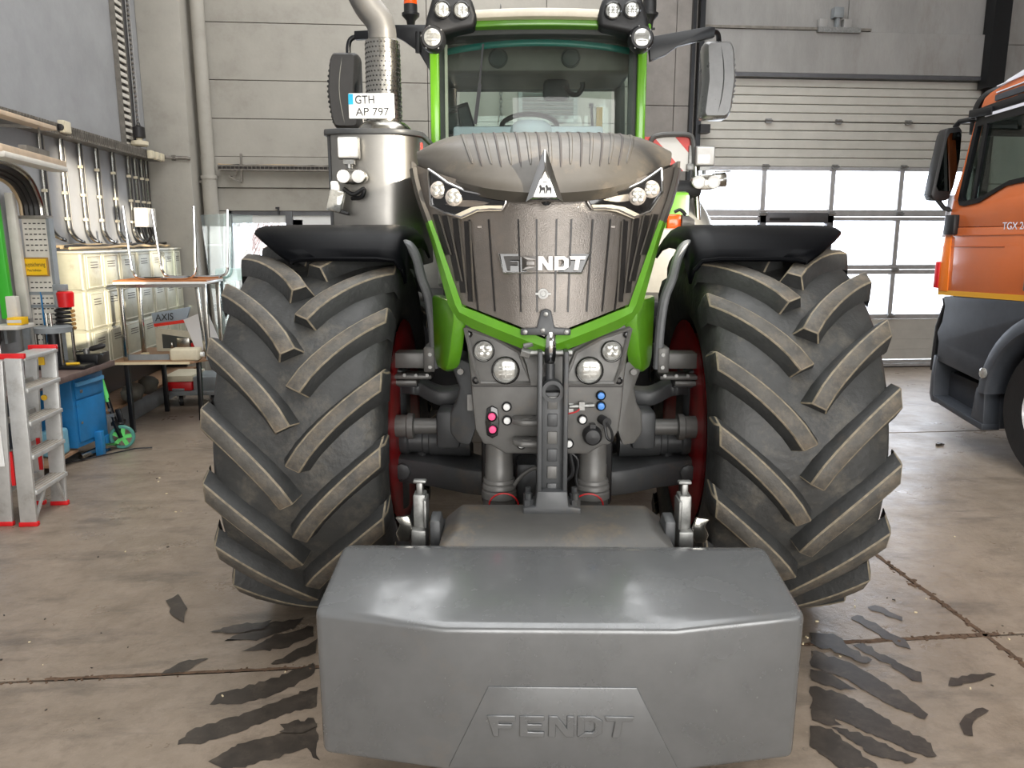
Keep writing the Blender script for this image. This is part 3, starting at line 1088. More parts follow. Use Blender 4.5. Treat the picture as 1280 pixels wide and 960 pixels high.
def strip_on_hood(name, m, u0, u1, v0, v1, w, off):
    rws = []
    for i in range(15):
        t = i / 14
        v = v0 + (v1 - v0) * t
        u = u0 + (u1 - u0) * t
        ww = w * (1 + 0.5 * t) * (0.35 if i in (0, 14) else 1)
        rws.append([hood_pt(u - ww, v, 0.0005), hood_pt(u - ww * 0.6, v, off), hood_pt(u + ww * 0.6, v, off), hood_pt(u + ww, v, 0.0005)])
    return TP(name, m, MB().grid(rws), parent=hood)


for k in range(8):
    u = -0.455 + 0.138 * k
    strip_on_hood('vent_slot', 'tray_slot', u, u * 1.30 - 0.005, 1.55, 4.6, 0.0075, 0.003)
for k in range(9):
    u = -0.525 + 0.138 * k
    strip_on_hood('vent_rib', 'hood_grey', u, u * 1.30 - 0.005, 1.65, 4.5, 0.012, 0.003)
TP('hood_rear_edge', 'green', MB().tube([hood_pt(-0.8 + 1.6 * k / 16, 7, 0.012) for k in range(17)], 0.012, 6))


# ---- grille front surface
def yf(x, z):
    return -0.985 + 0.95 * x * x + 0.05 * (z - 1.4)


def whalf(z):
    pts = [(1.385, 0.255), (1.49, 0.292), (1.715, 0.376), (1.80, 0.410), (1.87, 0.438), (1.95, 0.458), (2.05, 0.468)]
    for (a, wa), (c, wc) in zip(pts, pts[1:]):
        if z <= c:
            return wa + (wc - wa) * (z - a) / (c - a)
    return pts[-1][1]


def FS(px, py, off=0.0):
    """the point of the grille surface seen at a pixel"""
    y = -0.9
    for _ in range(12):
        p = T(px, py, y)
        y = yf(p.x - HX, p.z)
    p = T(px, py, y)
    return Vector((p.x, y - off, p.z))


b = MB()
rows = []
for i in range(17):
    row = []
    for j in range(33):
        u = -1 + 2 * j / 32
        zb = 1.385 + 0.105 * abs(u)
        zt = 1.868 + 0.105 * abs(u) ** 2
        z = zb + (zt - zb) * i / 16
        x = u * whalf(z)
        row.append(Vector((HX + x, yf(x, z), z)))
    rows.append(row)
b.grid(rows)
grille = TP('grille', 'grille_mesh', b, angle=60)


def gstrip(name, m, path, w, off, parent=grille, nrm='x'):
    """thin bar lying on the grille along (x, z) points"""
    P = []
    for x, z in path:
        P.append([Vector((HX + x - w, yf(x - w, z) - 0.0005, z)), Vector((HX + x - w, yf(x - w, z) - off, z)), Vector((HX + x + w, yf(x + w, z) - off, z)), Vector((HX + x + w, yf(x + w, z) - 0.0005, z))])
    return TP(name, m, MB().loft(P, True, True), parent=parent)


for x in (-0.235, -0.175, -0.085, -0.03, 0.03, 0.075, 0.14, 0.195, 0.24):
    gstrip('grille_divider', 'grille_dark', [(x * (1.0 + 0.12 * t), 1.47 + 0.31 * t) for t in [k / 6 for k in range(7)]], 0.003, 0.004)
# slanted intake slots in both flanks
for s in (-1, 1):
    for k, (x0, x1, za, zb) in enumerate([(0.262, 0.275, 1.50, 1.775), (0.288, 0.315, 1.53, 1.785), (0.305, 0.355, 1.57, 1.795), (0.345, 0.39, 1.66, 1.80)]):
        path = [(s * (x0 + (x1 - x0) * t), za + (zb - za) * t) for t in [q / 5 for q in range(6)]]
        gstrip('intake_slot', 'grille_dark', path, 0.010 if k else 0.008, 0.004)
        gstrip('slot_edge', 'hood_grey', [(x - s * 0.014, z) for x, z in path], 0.003, 0.009)
gstrip('cross_bar', 'grille_mesh', [(0, 1.752), (0, 1.758)], 0.235, 0.006)

# ---- green surround
path = []
for z in (1.965, 1.94, 1.90, 1.85, 1.78, 1.715, 1.64, 1.56, 1.50):
    path.append((-whalf(z), z))
path.append((-0.290, 1.482))
nV = 6
for k in range(1, nV):
    path.append((-0.29 * (1 - k / nV), 1.485 - 0.105 * k / nV))
path.append((0.0, 1.378))
path = path + [(-x, z) for x, z in path[-2::-1]]
P3 = []
N = len(path)
for i, (x, z) in enumerate(path):
    a, c = path[max(0, i - 1)], path[min(N - 1, i + 1)]
    d = Vector((c[0] - a[0], c[1] - a[1])).normalized()
    nrm = Vector((d.y, -d.x))
    if nrm.dot(Vector((x, z - 1.9))) < 0:
        nrm = -nrm
    bottom = 1 if z < 1.481 else 0
    w = (0.062 if abs(x) > 0.02 else 0.058) if bottom else 0.028 + 0.02 * max(0, min(1, (1.75 - z) / 0.25))
    i0 = Vector((HX + x, yf(x, z) - 0.012, z))
    xo, zo = x + nrm.x * w, z + nrm.y * w
    o0 = Vector((HX + xo, yf(x, z) + 0.006, zo))
    xm, zm = x + nrm.x * w * 0.45, z + nrm.y * w * 0.45
    m0 = Vector((HX + xm, yf(x, z) - 0.02, zm))
    P3.append([i0 + Vector((0, 0.06, 0)), i0, m0, o0, o0 + Vector((0, 0.10, 0))])
ng = 5
TP('grille_surround', 'green', MB().loft(P3[ng - 1:N - ng + 1]), angle=40)
TP('grille_flank', 'hood_grey', MB().loft(P3[:ng]), angle=40)
TP('grille_flank', 'hood_grey', MB().loft(P3[N - ng:]), angle=40)
# green side panels running back to the cab, and the cheek panels below
for s in (-1, 1):
    rows = []
    for z, x in [(1.80, 0.435), (1.715, 0.408), (1.56, 0.36), (1.49, 0.335)]:
        y0 = yf(x, z) + 0.05
        rows.append([Vector((HX + s * x, y0, z)), Vector((HX + s * (x + 0.012), y0 + 0.25, z)), Vector((HX + s * 0.49, 0.2, z)), Vector((HX + s * 0.49, 1.2, z))])
    TP('hood_side_panel', 'green', MB().grid(rows), solid=0.01)
    rows = []
    for z, x in [(1.99, 0.484), (1.95, 0.482), (1.87, 0.462), (1.80, 0.436)]:
        y0 = yf(x, z) + 0.02
        rows.append([Vector((HX + s * x, y0, z)), Vector((HX + s * (x + 0.006), y0 + 0.25, z)), Vector((HX + s * 0.49, 0.2, z)), Vector((HX + s * 0.49, 1.2, z))])
    TP('hood_flank', 'hood_grey', MB().grid(rows), solid=0.01)
    ck = [(-0.90, 1.50), (-0.90, 1.43), (-0.845, 1.31), (-0.80, 1.245), (-0.76, 1.225), (-0.66, 1.225), (-0.62, 1.26), (-0.60, 1.5)]
    b = MB()
    n = len(ck)
    A = [Vector((HX + s * (0.325 + 0.11 * (y + 0.9) / 0.3 + 0.0 * z), y, z)) for y, z in ck]
    B = [p + Vector((-s * 0.05, 0.01, 0)) for p in A]
    b.add(A + B, [tuple(range(n)), tuple(range(2 * n - 1, n - 1, -1))] + [(k, n + k, n + (k + 1) % n, (k + 1) % n) for k in range(n)])
    TP('cheek_panel', 'green', b, 0.012)


# ---- headlights: black glossy wing with chrome outline, two lamps and a pale strip
def headlight(s):
    cxp = 680
    L = lambda px, py, off=0.0: FS(px, py, off)
    if s < 0:
        out = [(536, 212), (545, 218), (560, 229), (582, 239), (608, 244), (634, 246), (632, 254), (628, 262), (612, 262), (597, 263), (577, 272), (556, 266), (539, 257)]
        lamps = [(549, 238, 9.0, 11), (568, 247, 9.5, 11)]
        drl = [(629, 257), (627, 264), (610, 264), (597, 265), (577, 274), (566, 270), (590, 259), (605, 257)]
        tri = [(536, 212), (539, 257)]
    else:
        out = [(826, 211), (815, 219), (800, 229), (780, 238), (757, 243), (733, 245), (735, 253), (740, 261), (756, 261), (772, 263), (792, 272), (812, 264), (828, 240)]
        lamps = [(813, 237, 8.5, 11), (796, 246, 9.0, 11)]
        drl = [(739, 256), (742, 263), (757, 263), (770, 265), (792, 274), (801, 269), (780, 259), (764, 256)]
        tri = [(824, 208), (829, 236)]
    b = MB()
    A = [L(x, y, 0.010) for x, y in out]
    B = [L(x, y, -0.02) for x, y in out]
    n = len(A)
    b.add(A + B, [tuple(range(n)), tuple(range(2 * n - 1, n - 1, -1))] + [(k, n + k, n + (k + 1) % n, (k + 1) % n) for k in range(n)])
    h = TP('headlight', 'black_gloss', b, 0.004)
    TP('chrome_trim', 'chrome', MB().tube([L(x, y, 0.013) for x, y in out + out[:1]], 0.0045, 6), parent=h)
    b = MB()
    A = [L(x, y, 0.016) for x, y in drl]
    B = [L(x, y, 0.002) for x, y in drl]
    n = len(A)
    b.add(A + B, [tuple(range(n)), tuple(range(2 * n - 1, n - 1, -1))] + [(k, n + k, n + (k + 1) % n, (k + 1) % n) for k in range(n)])
    TP('light_strip', 'cream', b, 0.002, parent=h)
    for px, py, rx, ry in lamps:
        c = L(px, py, 0.012)
        rr = 0.030
        lp = TP('lamp', 'lens_led', MB().lathe(c, (0, -1, 0), [(0, rr), (0.006, rr), (0.009, rr * 0.9), (0.012, rr * 0.6), (0.013, 0.001)], 20), parent=h)
        for q in range(4):
            a = math.pi / 4 + q * math.pi / 2
            cc = c + Vector((math.cos(a) * rr * 0.45, -0.010, math.sin(a) * rr * 0.45))
            lp2 = MB().lathe(cc, (0, -1, 0), [(0, rr * 0.38), (0.005, rr * 0.3), (0.007, 0.001)], 10)
            lp2.build('led', 'lens', h)


headlight(-1)
headlight(1)

# ---- emblem on the nose
c = T(681, 224, -1.045)
b = MB()
tri_o = [(-0.062, -0.072), (0.062, -0.072), (0.004, 0.092), (-0.004, 0.092)]
A = [c + Vector((x, 0.0, z)) for x, z in tri_o]
Bk = [c + Vector((x * 0.9, 0.06 + max(0, z) * 0.9, z)) for x, z in tri_o]
mid = [c + Vector((x * 0.62, -0.022, z * 0.55 - 0.018)) for x, z in tri_o]
b.add(A + Bk + mid, [(4, 5, 6, 7), (0, 1, 5, 4), (1, 2, 6, 5), (2, 3, 7, 6), (3, 0, 4, 7), (0, 1, 9, 8), (1, 2, 10, 9), (2, 3, 11, 10), (3, 0, 8, 11), (8, 9, 10, 11)])
em = TP('emblem', 'chrome', b, 0.002)
b = MB()
b.prism([(-0.034, -0.054), (0.034, -0.054), (0.0, 0.022)], 0.003, lambda x, z, t: c + Vector((x, -0.0225 - t, z)))
TP('emblem_plate', 'white_plastic', b, parent=em)
b = MB()
horse = [(-0.020, -0.046), (-0.017, -0.033), (-0.021, -0.022), (-0.013, -0.018), (-0.010, -0.027), (0.0, -0.026), (0.003, -0.031), (0.002, -0.046), (-0.001, -0.046), (-0.003, -0.036), (-0.012, -0.037), (-0.016, -0.046)]
for dx in (-0.001, 0.019):
    b.prism([(x * 0.85 + dx, z) for x, z in horse], 0.001, lambda x, z, t: c + Vector((x, -0.0257 - t, z)))
b.box((c.x, c.y - 0.026, c.z - 0.010), (0.014, 0.001, 0.0025))
TP('emblem_figure', 'plate_text', b, parent=em)
cc = T(683, 249, -1.04)
TP('nose_camera', 'black_gloss', MB().lathe(cc, (0, -1, -0.2), [(-0.02, 0.02), (0.004, 0.02), (0.008, 0.012), (0.003, 0.002)], 16), parent=em)


# ---- block lettering (used on the grille and on the weight)
def letters_FENDT():
    F_ = [(-0.16, 1), (1.0, 1), (1.0, 0.74), (0.32, 0.74), (0.32, 0.60), (0.86, 0.60), (0.86, 0.38), (0.32, 0.38), (0.32, 0), (0.10, 0), (-0.02, 0.5)]
    E_ = [(0, 0), (0, 1), (1, 1), (1, 0.76), (0.34, 0.76), (0.34, 0.61), (0.9, 0.61), (0.9, 0.39), (0.34, 0.39), (0.34, 0.24), (1, 0.24), (1, 0)]
    N_ = [(0, 0), (0, 1), (0.36, 1), (0.74, 0.45), (0.74, 1), (1.04, 1), (1.04, 0), (0.70, 0), (0.30, 0.56), (0.30, 0)]
    D_ = [(0, 0), (0, 1), (0.72, 1), (1.02, 0.80), (1.02, 0.22), (0.72, 0), (0.001, 0), (0.301, 0.24), (0.60, 0.24), (0.70, 0.34), (0.70, 0.66), (0.60, 0.76), (0.30, 0.76), (0.30, 0.241)]
    T_ = [(-0.08, 1), (1.12, 1), (1.04, 0.76), (0.68, 0.76), (0.56, 0), (0.24, 0), (0.36, 0.76), (0.0, 0.76)]
    return [F_, E_, N_, D_, T_]


def lettering(name, parent, m, org, width, height, depth, fn):
    adv = width / 5.75
    for k, poly in enumerate(letters_FENDT()):
        b = MB()
        b.prism([((k * 1.16 + 0.08 + a) * adv - width / 2, (z - 0.5) * height) for a, z in poly], depth, lambda a, z, t: fn(a, z, t))
        b.build(name, m, parent, angle=20)


gx0, gz0 = T(681, 329, -0.99).x, T(681, 329, -0.99).z
bp = TP('name_plate', 'black_gloss', MB().prism([(-0.150, 0.030), (0.150, 0.030), (0.142, 0.012), (0.125, -0.030), (-0.140, -0.030)], 0.008, lambda a, z, t: Vector((gx0 + a, yf(gx0 + a - HX, gz0 + z) - 0.006 - t, gz0 + z))))
lettering('letter', bp, 'letter_steel', None, 0.27, 0.046, 0.010, lambda a, z, t: Vector((gx0 + a, yf(gx0 + a - HX, gz0 + z) - 0.014 - t, gz0 + z)))
TP('plate_rim', 'chrome', MB().tube([Vector((gx0 + a, yf(gx0 + a - HX, gz0 + z) - 0.014, gz0 + z)) for a, z in [(-0.155, 0.033), (-0.14, -0.033), (0.125, -0.033), (0.155, 0.034)]], 0.0035, 6), parent=bp)
kc = FS(679, 367, 0.008)
k_ = TP('grille_lock', 'zinc', MB().lathe(kc, (0, -1, 0), [(-0.005, 0.018), (0.004, 0.018), (0.004, 0.010), (0.0, 0.009), (0.0, 0.001)], 14).box(kc + Vector((-0.019, 0, 0)), (0.014, 0.006, 0.007)).box(kc + Vector((0.019, 0, 0)), (0.014, 0.006, 0.007)))
lc = FS(682, 410, 0.012)
b = MB()
b.prism([(-0.085, -0.022), (0.085, -0.022), (0.085, 0.0), (0.03, 0.004), (0.018, 0.06), (0.0, 0.068), (-0.018, 0.06), (-0.03, 0.004), (-0.085, 0.0)], 0.012, lambda x, z, t: lc + Vector((x, -t, z)))
lb = TP('grille_latch', 'frame_grey', b, 0.004)
for x, z in ((-0.07, -0.011), (0.07, -0.011), (0, 0.05), (-0.01, -0.005)):
    TP('rivet', 'zinc', MB().lathe(lc + Vector((x, -0.012, z)), (0, -1, 0), [(0, 0.009), (0.004, 0.008), (0.006, 0.001)], 10), parent=lb)

# ---- front cradle with lamps, couplings and lift gear ---------------
CX = -0.012
CY = -0.88
half = [(0.0, 1.300), (0.055, 1.318), (0.17, 1.375), (0.302, 1.432), (0.292, 1.38), (0.277, 1.22), (0.272, 1.13), (0.262, 1.03), (0.232, 0.972), (0.205, 0.972), (0.150, 0.938), (0.0, 0.938)]
outl = [(CX + x, z) for x, z in half] + [(CX - x, z) for x, z in half[-2:0:-1]]
cr = TP('front_cradle', 'cradle_grey', MB().prism(outl, 0.28, lambda x, z, t: Vector((x, CY + t, z))), 0.014)
TP('seam', 'grille_dark', MB().span((CX - 0.272, CY - 0.0015, 1.190), (CX + 0.272, CY + 0.01, 1.196)), parent=cr)
for s in (-1, 1):
    # lamp pockets: raised frame outline
    tri_ = [(0.293, 1.405), (0.19, 1.37), (0.10, 1.318), (0.082, 1.27), (0.062, 1.205), (0.24, 1.205), (0.262, 1.26)]
    b = MB()
    b.tube([Vector((CX + s * x, CY - 0.004, z)) for x, z in tri_ + tri_[:1]], 0.008, 6)
    TP('pocket_edge', 'cradle_grey', b, parent=cr)
    for x, z, r_ in ((0.228, 1.322, 0.034), (0.150, 1.252, 0.044)):
        c = Vector((CX + s * x, CY, z))
        l = TP('front_lamp', 'black_gloss', MB().lathe(c, (0, -1, 0), [(-0.02, r_ * 1.15), (0.012, r_ * 1.15), (0.016, r_ * 1.05), (0.012, r_), (0.004, r_ * 0.97)], 28, caps=False), parent=cr)
        b = MB()
        b.lathe(c, (0, -1, 0), [(0.002, r_), (0.010, r_ * 0.96), (0.014, r_ * 0.7), (0.016, 0.001)], 28)
        if r_ < 0.04:
            for q in range(4):
                a = math.pi / 4 + q * math.pi / 2
                b.lathe(c + Vector((math.cos(a) * r_ * 0.46, -0.010, math.sin(a) * r_ * 0.46)), (0, -1, 0), [(0, r_ * 0.40), (0.006, r_ * 0.32), (0.009, 0.001)], 12)
        else:
            for dz in (-0.3, 0.0, 0.3):
                b.box(c + Vector((0, -0.015, dz * r_)), (r_ * 1.1, 0.006, 0.004))
            b.box(c + Vector((0, -0.015, 0)), (0.004, 0.006, r_ * 1.1))
        b.build('lamp_lens', 'lens', cr, angle=40)
    for x, z in ((0.281, 1.382), (0.257, 1.215)):
        TP('screw', 'black_gloss', MB().lathe((CX + s * x, CY, z), (0, -1, 0), [(0, 0.014), (0.006, 0.014), (0.008, 0.010), (0.003, 0.006), (0.003, 0.001)], 14), parent=cr)
    # side wing of the cradle, swept round the shaft
    wing = [(0.262, 1.26), (0.335, 1.285), (0.352, 1.24), (0.325, 1.17), (0.338, 1.11), (0.362, 1.07), (0.365, 0.99), (0.335, 0.955), (0.285, 0.955), (0.262, 1.02)]
    b = MB()
    b.prism(wing, 0.22, lambda x, z, t: Vector((CX + s * x, CY + 0.05 + t + 0.6 * max(0, x - 0.27), z)))
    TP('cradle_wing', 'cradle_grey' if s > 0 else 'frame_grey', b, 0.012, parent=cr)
    TP('bolt', 'cradle_grey', MB().cyl((CX + s * 0.318, CY + 0.06, 1.235), (CX + s * 0.318, CY + 0.09, 1.235), 0.012, n=8), parent=cr)
    # lift cylinder with rings and boot
    x = CX + s * 0.178
    b = MB()
    b.lathe((x, -0.78, 0.96), (0, 0, -1), [(0, 0.050), (0.03, 0.052), (0.085, 0.052), (0.088, 0.054), (0.140, 0.054), (0.143, 0.060), (0.155, 0.062), (0.158, 0.056), (0.165, 0.064), (0.178, 0.066), (0.182, 0.058),
                                           (0.19, 0.066), (0.215, 0.068), (0.22, 0.06), (0.36, 0.075)], 24)
    lcy = TP('lift_cylinder', 'cradle_grey', b)
    b = MB()
    b.box((x + s * 0.03, -0.80, 0.60), (0.22, 0.20, 0.09)).box((x + s * 0.10, -0.92, 0.62), (0.09, 0.12, 0.05))
    TP('cylinder_foot', 'frame_grey', b, 0.03, parent=lcy)
    arc = [Vector((x - 0.02 * s + 0.055 * math.cos(a), -0.86 - 0.01 * math.sin(a), 0.735 + 0.05 * math.sin(a))) for a in [math.pi * k / 10 for k in range(11)]]
    TP('red_lanyard', 'red_wire', MB().tube(arc, 0.0032, 5), parent=lcy)
    # lower lift arm with catch hook
    b = MB()
    b.prism([(-0.80, 0.50), (-0.80, 0.66), (-1.02, 0.72), (-1.10, 0.80), (-1.17, 0.79), (-1.17, 0.68), (-1.0, 0.56)], 0.035, lambda y, z, t: Vector((s * (0.375 + t), y, z)))
    ar = TP('lift_arm', 'frame_grey', b, 0.006)
    b = MB()
    b.box((s * 0.452, -1.08, 0.79), (0.042, 0.06, 0.14)).box((s * 0.452, -1.08, 0.875), (0.022, 0.03, 0.045)).box((s * 0.452, -1.08, 0.900), (0.046, 0.03, 0.012))
    b.box((s * 0.452, -1.10, 0.70), (0.05, 0.09, 0.09)).box((s * 0.430, -1.1, 0.80), (0.012, 0.08, 0.1))
    TP('catch_hook', 'zinc', b, 0.006, parent=ar)
    b = MB()
    b.prism([(0, 0), (0.035, 0), (0.045, 0.03), (0.03, 0.06), (0.045, 0.085), (0.0, 0.09), (-0.012, 0.05)], 0.02, lambda a, z, t: Vector((s * (0.487 + a), -1.13 + t, 0.70 + z)))
    TP('hook_latch', 'steel', b, 0.004, parent=ar)

# couplings and plugs on the cradle face
def plug(px, py, r_, m, ring='black_plastic'):
    c = T(px, py, CY)
    b = MB()
    b.mi(0).lathe(c, (0, -1, 0), [(-0.01, r_ * 1.45), (0.010, r_ * 1.45), (0.014, r_ * 1.2), (0.010, r_ * 1.05)], 18, caps=False)
    b.mi(1).lathe(c, (0, -1, 0), [(0.0, r_ * 1.1), (0.013, r_ * 1.05), (0.018, r_ * 0.9), (0.019, 0.001)], 18)
    b.build('coupling_plug', [ring, m], cr)


for px, py in ((633.5, 508), (634, 525), (652, 555), (711, 554), (728, 524)):
    plug(px, py, 0.0125, 'white_plastic')
for px, py in ((615, 520), (616, 536)):
    plug(px, py, 0.0135, 'pink')
for px, py in ((751, 494), (751, 507)):
    plug(px, py, 0.0125, 'blue_plug')
c = T(615.5, 527, CY)
TP('plug_holder', 'black_gloss', MB().prism([(-0.02, -0.05), (0.0, -0.062), (0.02, -0.05), (0.026, 0.0), (0.02, 0.05), (0.0, 0.062), (-0.02, 0.05), (-0.026, 0)], 0.010, lambda a, z, t: c + Vector((a, -t, z))), 0.004, parent=cr)
for py in (516, 542):
    c = T(658, py, CY)
    TP('tow_bracket', 'cradle_grey', MB().prism([(-0.05, 0), (0.05, 0), (0.05, -0.09), (-0.02, -0.09), (-0.05, -0.06)], 0.022, lambda a, y, t: c + Vector((a, y, t - 0.03))), 0.008, parent=cr)
    TP('tow_boss', 'cradle_grey', MB().cyl(c + Vector((0.0, -0.05, -0.008)), c + Vector((0.0, -0.05, -0.005)), 0.02), parent=cr)
c = T(740, 543, CY)
TP('round_socket', 'black_plastic', MB().lathe(c, (0, -1, 0), [(-0.01, 0.036), (0.03, 0.034), (0.045, 0.026), (0.05, 0.001)], 24).box(c + Vector((0, -0.02, 0.034)), (0.02, 0.03, 0.02)), parent=cr)
c = T(752, 524, CY)
TP('cable_plug', 'black_plastic', MB().cyl(c, c + Vector((0.015, -0.05, 0.0)), 0.017).tube(smoothpath([c + Vector((0.012, -0.05, 0)), c + Vector((0.03, -0.055, -0.03)), c + Vector((0.035, -0.05, -0.065)), c + Vector((0.018, -0.04, -0.06)), c + Vector((0.01, -0.03, -0.02))], 4), 0.005, 6), parent=cr)
c = T(727, 506, CY)
TP('pin_bar', 'zinc', MB().cyl(c + Vector((-0.045, -0.012, -0.005)), c + Vector((0.045, -0.012, 0.0)), 0.008).box(c + Vector((0.0, -0.015, 0)), (0.02, 0.02, 0.03)), parent=cr)
TP('red_cord', 'red_wire', MB().tube(smoothpath([c + Vector((0.0, -0.02, 0)), c + Vector((-0.02, -0.025, -0.02)), c + Vector((-0.06, -0.02, -0.03))], 4), 0.003, 5), parent=cr)
c = T(714, 510, CY)
TP('info_sticker', 'white_plastic', MB().box(c + Vector((0, -0.002, 0)), (0.016, 0.003, 0.034)), parent=cr)
c = T(588, 503, CY + 0.05)
TP('info_sticker', 'cradle_grey', MB().box(c + Vector((0, -0.003, 0)), (0.022, 0.004, 0.06)), parent=cr)
# hoses beside the upright
for pts, r_ in (([(640, 610), (652, 595), (668, 585), (676, 590)], 0.008), ([(712, 565), (716, 590), (706, 602), (700, 612)], 0.009), ([(706, 560), (722, 575), (720, 600), (728, 620)], 0.006)):
    TP('hose', 'cradle_grey' if r_ == 0.008 else 'black_plastic', MB().tube(smoothpath([T(x, y, -0.80) for x, y in pts], 5), r_, 8))
TP('pump_cover', 'frame_grey', MB().span((T(645, 580, -0.7).x, -0.7, T(645, 632, -0.7).z), (T(672, 580, -0.7).x, -0.55, T(645, 580, -0.7).z)), 0.02)

# top hook on the tractor catching the upright
c = T(688, 432, -0.98)
b = MB()
b.tube(smoothpath([c + Vector((0, 0.10, -0.10)), c + Vector((0, 0.02, -0.06)), c + Vector((0, -0.02, -0.02)), c + Vector((0, -0.02, 0.03)), c + Vector((0, 0.03, 0.055)), c + Vector((0, 0.08, 0.03))], 5), 0.020, 12)
hk = TP('top_hook', 'chrome', b)
TP('hook_pin', 'zinc', MB().cyl(c + Vector((-0.075, 0, -0.025)), c + Vector((0.075, 0, -0.025)), 0.012).cyl(c + Vector((-0.10, 0, -0.02)), c + Vector((-0.07, 0, -0.03)), 0.018, n=6).cyl(c + Vector((-0.09, -0.01, 0.0)), c + Vector((-0.06, -0.015, 0.01)), 0.010, n=8), parent=hk)
TP('top_link', 'frame_grey', MB().cyl(c + Vector((0, -0.01, -0.13)), c + Vector((0, -0.01, -0.06)), 0.016).cyl(c + Vector((0, 0.05, -0.14)), c + Vector((0, 0.3, -0.16)), 0.024), parent=hk)

# ---- exhaust and steel box on the left of the picture
b = MB()
plan = []
cx0, cx1, y0, y1 = -1.195, -0.685, 0.82, 1.45
plan = [(cx0, y0 + 0.10), (cx0 + 0.02, y0 + 0.03), (cx0 + 0.10, y0)]
for k in range(9):
    a = math.pi / 2 * k / 8
    plan.append((cx1 - 0.20 + 0.20 * math.sin(a), y0 + 0.20 - 0.20 * math.cos(a)))
plan += [(cx1, y1), (cx0, y1)]
b.prism(plan, 0.72, lambda x, y, t: Vector((x, y, 1.56 + t)))
mb_ = TP('aftertreatment_box', 'muffler_steel', b, angle=40)
b = MB()
b.prism([(x * 1.0 + (0.015 if x > -0.9 else -0.03), y - 0.02) for x, y in plan], 0.03, lambda x, y, t: Vector((x, y, 2.28 + t)))
TP('box_lid', 'frame_grey', b, 0.006, parent=mb_)
TP('box_edge', 'frame_grey', MB().span((cx0 - 0.012, y0 + 0.08, 1.56), (cx0 + 0.004, y0 + 0.14, 2.28)), parent=mb_)
TP('red_reflector', 'reflector_red', MB().box(T(527, 190, 1.0), (0.012, 0.03, 0.10)), parent=mb_)
ex = -0.905
b = MB()
b.lathe((ex, 1.05, 2.31), (0, 0, 1), [(0, 0.16), (0.03, 0.15), (0.06, 0.12), (0.065, 0.10), (0.09, 0.10)], 28)
TP('exhaust_collar', 'steel', b, parent=mb_)
b = MB()
b.lathe((ex, 1.05, 2.37), (0, 0, 1), [(0, 0.102), (0.44, 0.098), (0.447, 0.09), (0.45, 0.07)], 36)
es = TP('exhaust_sleeve', 'steel', b)
b = MB()
for i in range(17):
    for j in range(30):
        a = 2 * math.pi * (j + 0.5 * (i % 2)) / 30
        z = 2.385 + i * 0.0255
        d = Vector((math.cos(a), math.sin(a), 0))
        rr = 0.1025 - 0.004 * i / 17
        b.lathe(Vector((ex, 1.05, z)) + d * rr, d, [(0, 0.0052), (0.0012, 0.0050), (0.0013, 0.0005)], 7)
b.build('perforation', 'cable_black', es)['kind'] = 'stuff'
pts = smoothpath([(ex, 1.05, 2.80), (ex, 1.05, 2.87), (ex - 0.02, 1.05, 2.93), (ex - 0.075, 1.04, 3.0), (ex - 0.11, 1.03, 3.07), (ex - 0.12, 1.03, 3.16)], 5)
b = MB()
b.tube(pts, [0.080] * 6 + [0.079] * 10 + [0.078] * (len(pts) - 16), 24)
TP('exhaust_elbow', 'cradle_grey', b)
# licence plate
c = T(464.5, 132.5, 0.86)
pl = TP('licence_plate', 'white_plastic', MB().box(c, (0.255, 0.012, 0.135)), 0.006)
TP('plate_badge', 'cyan', MB().box(c + Vector((-0.113, -0.007, 0.035)), (0.026, 0.002, 0.055)), parent=pl)
text_obj('plate_lettering', 'GTH', 0.062, 0.0006, 'plate_text', pl, Matrix.Translation(c + Vector((-0.035, -0.0075, 0.030))) @ FACE_FRONT, 0.105)
text_obj('plate_lettering', 'AP 797', 0.062, 0.0006, 'plate_text', pl, Matrix.Translation(c + Vector((0.005, -0.0075, -0.034))) @ FACE_FRONT, 0.185)


# ---- auxiliary lights
def square_lamp(px, py, y, w):
    c = T(px, py, y)
    o = TP('work_lamp', 'zinc', MB().box(c + Vector((0, 0.03, 0)), (w * 1.12, 0.05, w * 1.12)), 0.012)
    TP('lamp_glass', 'white_lamp', MB().box(c, (w, 0.02, w)), 0.02, seg=3, parent=o)
    TP('lamp_foot', 'zinc', MB().box(c + Vector((0, 0.03, -w * 0.68)), (w * 0.55, 0.04, w * 0.22)).cyl(c + Vector((0, 0.03, -w * 0.6)), c + Vector((0, 0.03, -w * 1.0)), 0.018, n=10), parent=o)
    return o


def twin_lamp(px, py, y, w):
    c = T(px, py, y)
    pts = []
    for k in range(24):
        a = 2 * math.pi * k / 24
        pts.append((math.cos(a) * w * 0.5 * (1.0), math.sin(a) * w * 0.30 * (0.9 + 0.1 * math.cos(2 * a))))
    o = TP('twin_lamp', 'steel', MB().prism(pts, 0.07, lambda a, z, t: c + Vector((a, t - 0.03, z))), 0.012)
    for s in (-1, 1):
        TP('lamp_glass', 'white_lamp', MB().lathe(c + Vector((s * w * 0.24, -0.03, 0)), (0, -1, 0), [(0, w * 0.21), (0.006, w * 0.2), (0.010, w * 0.12), (0.006, 0.001)], 18), parent=o)
    return o


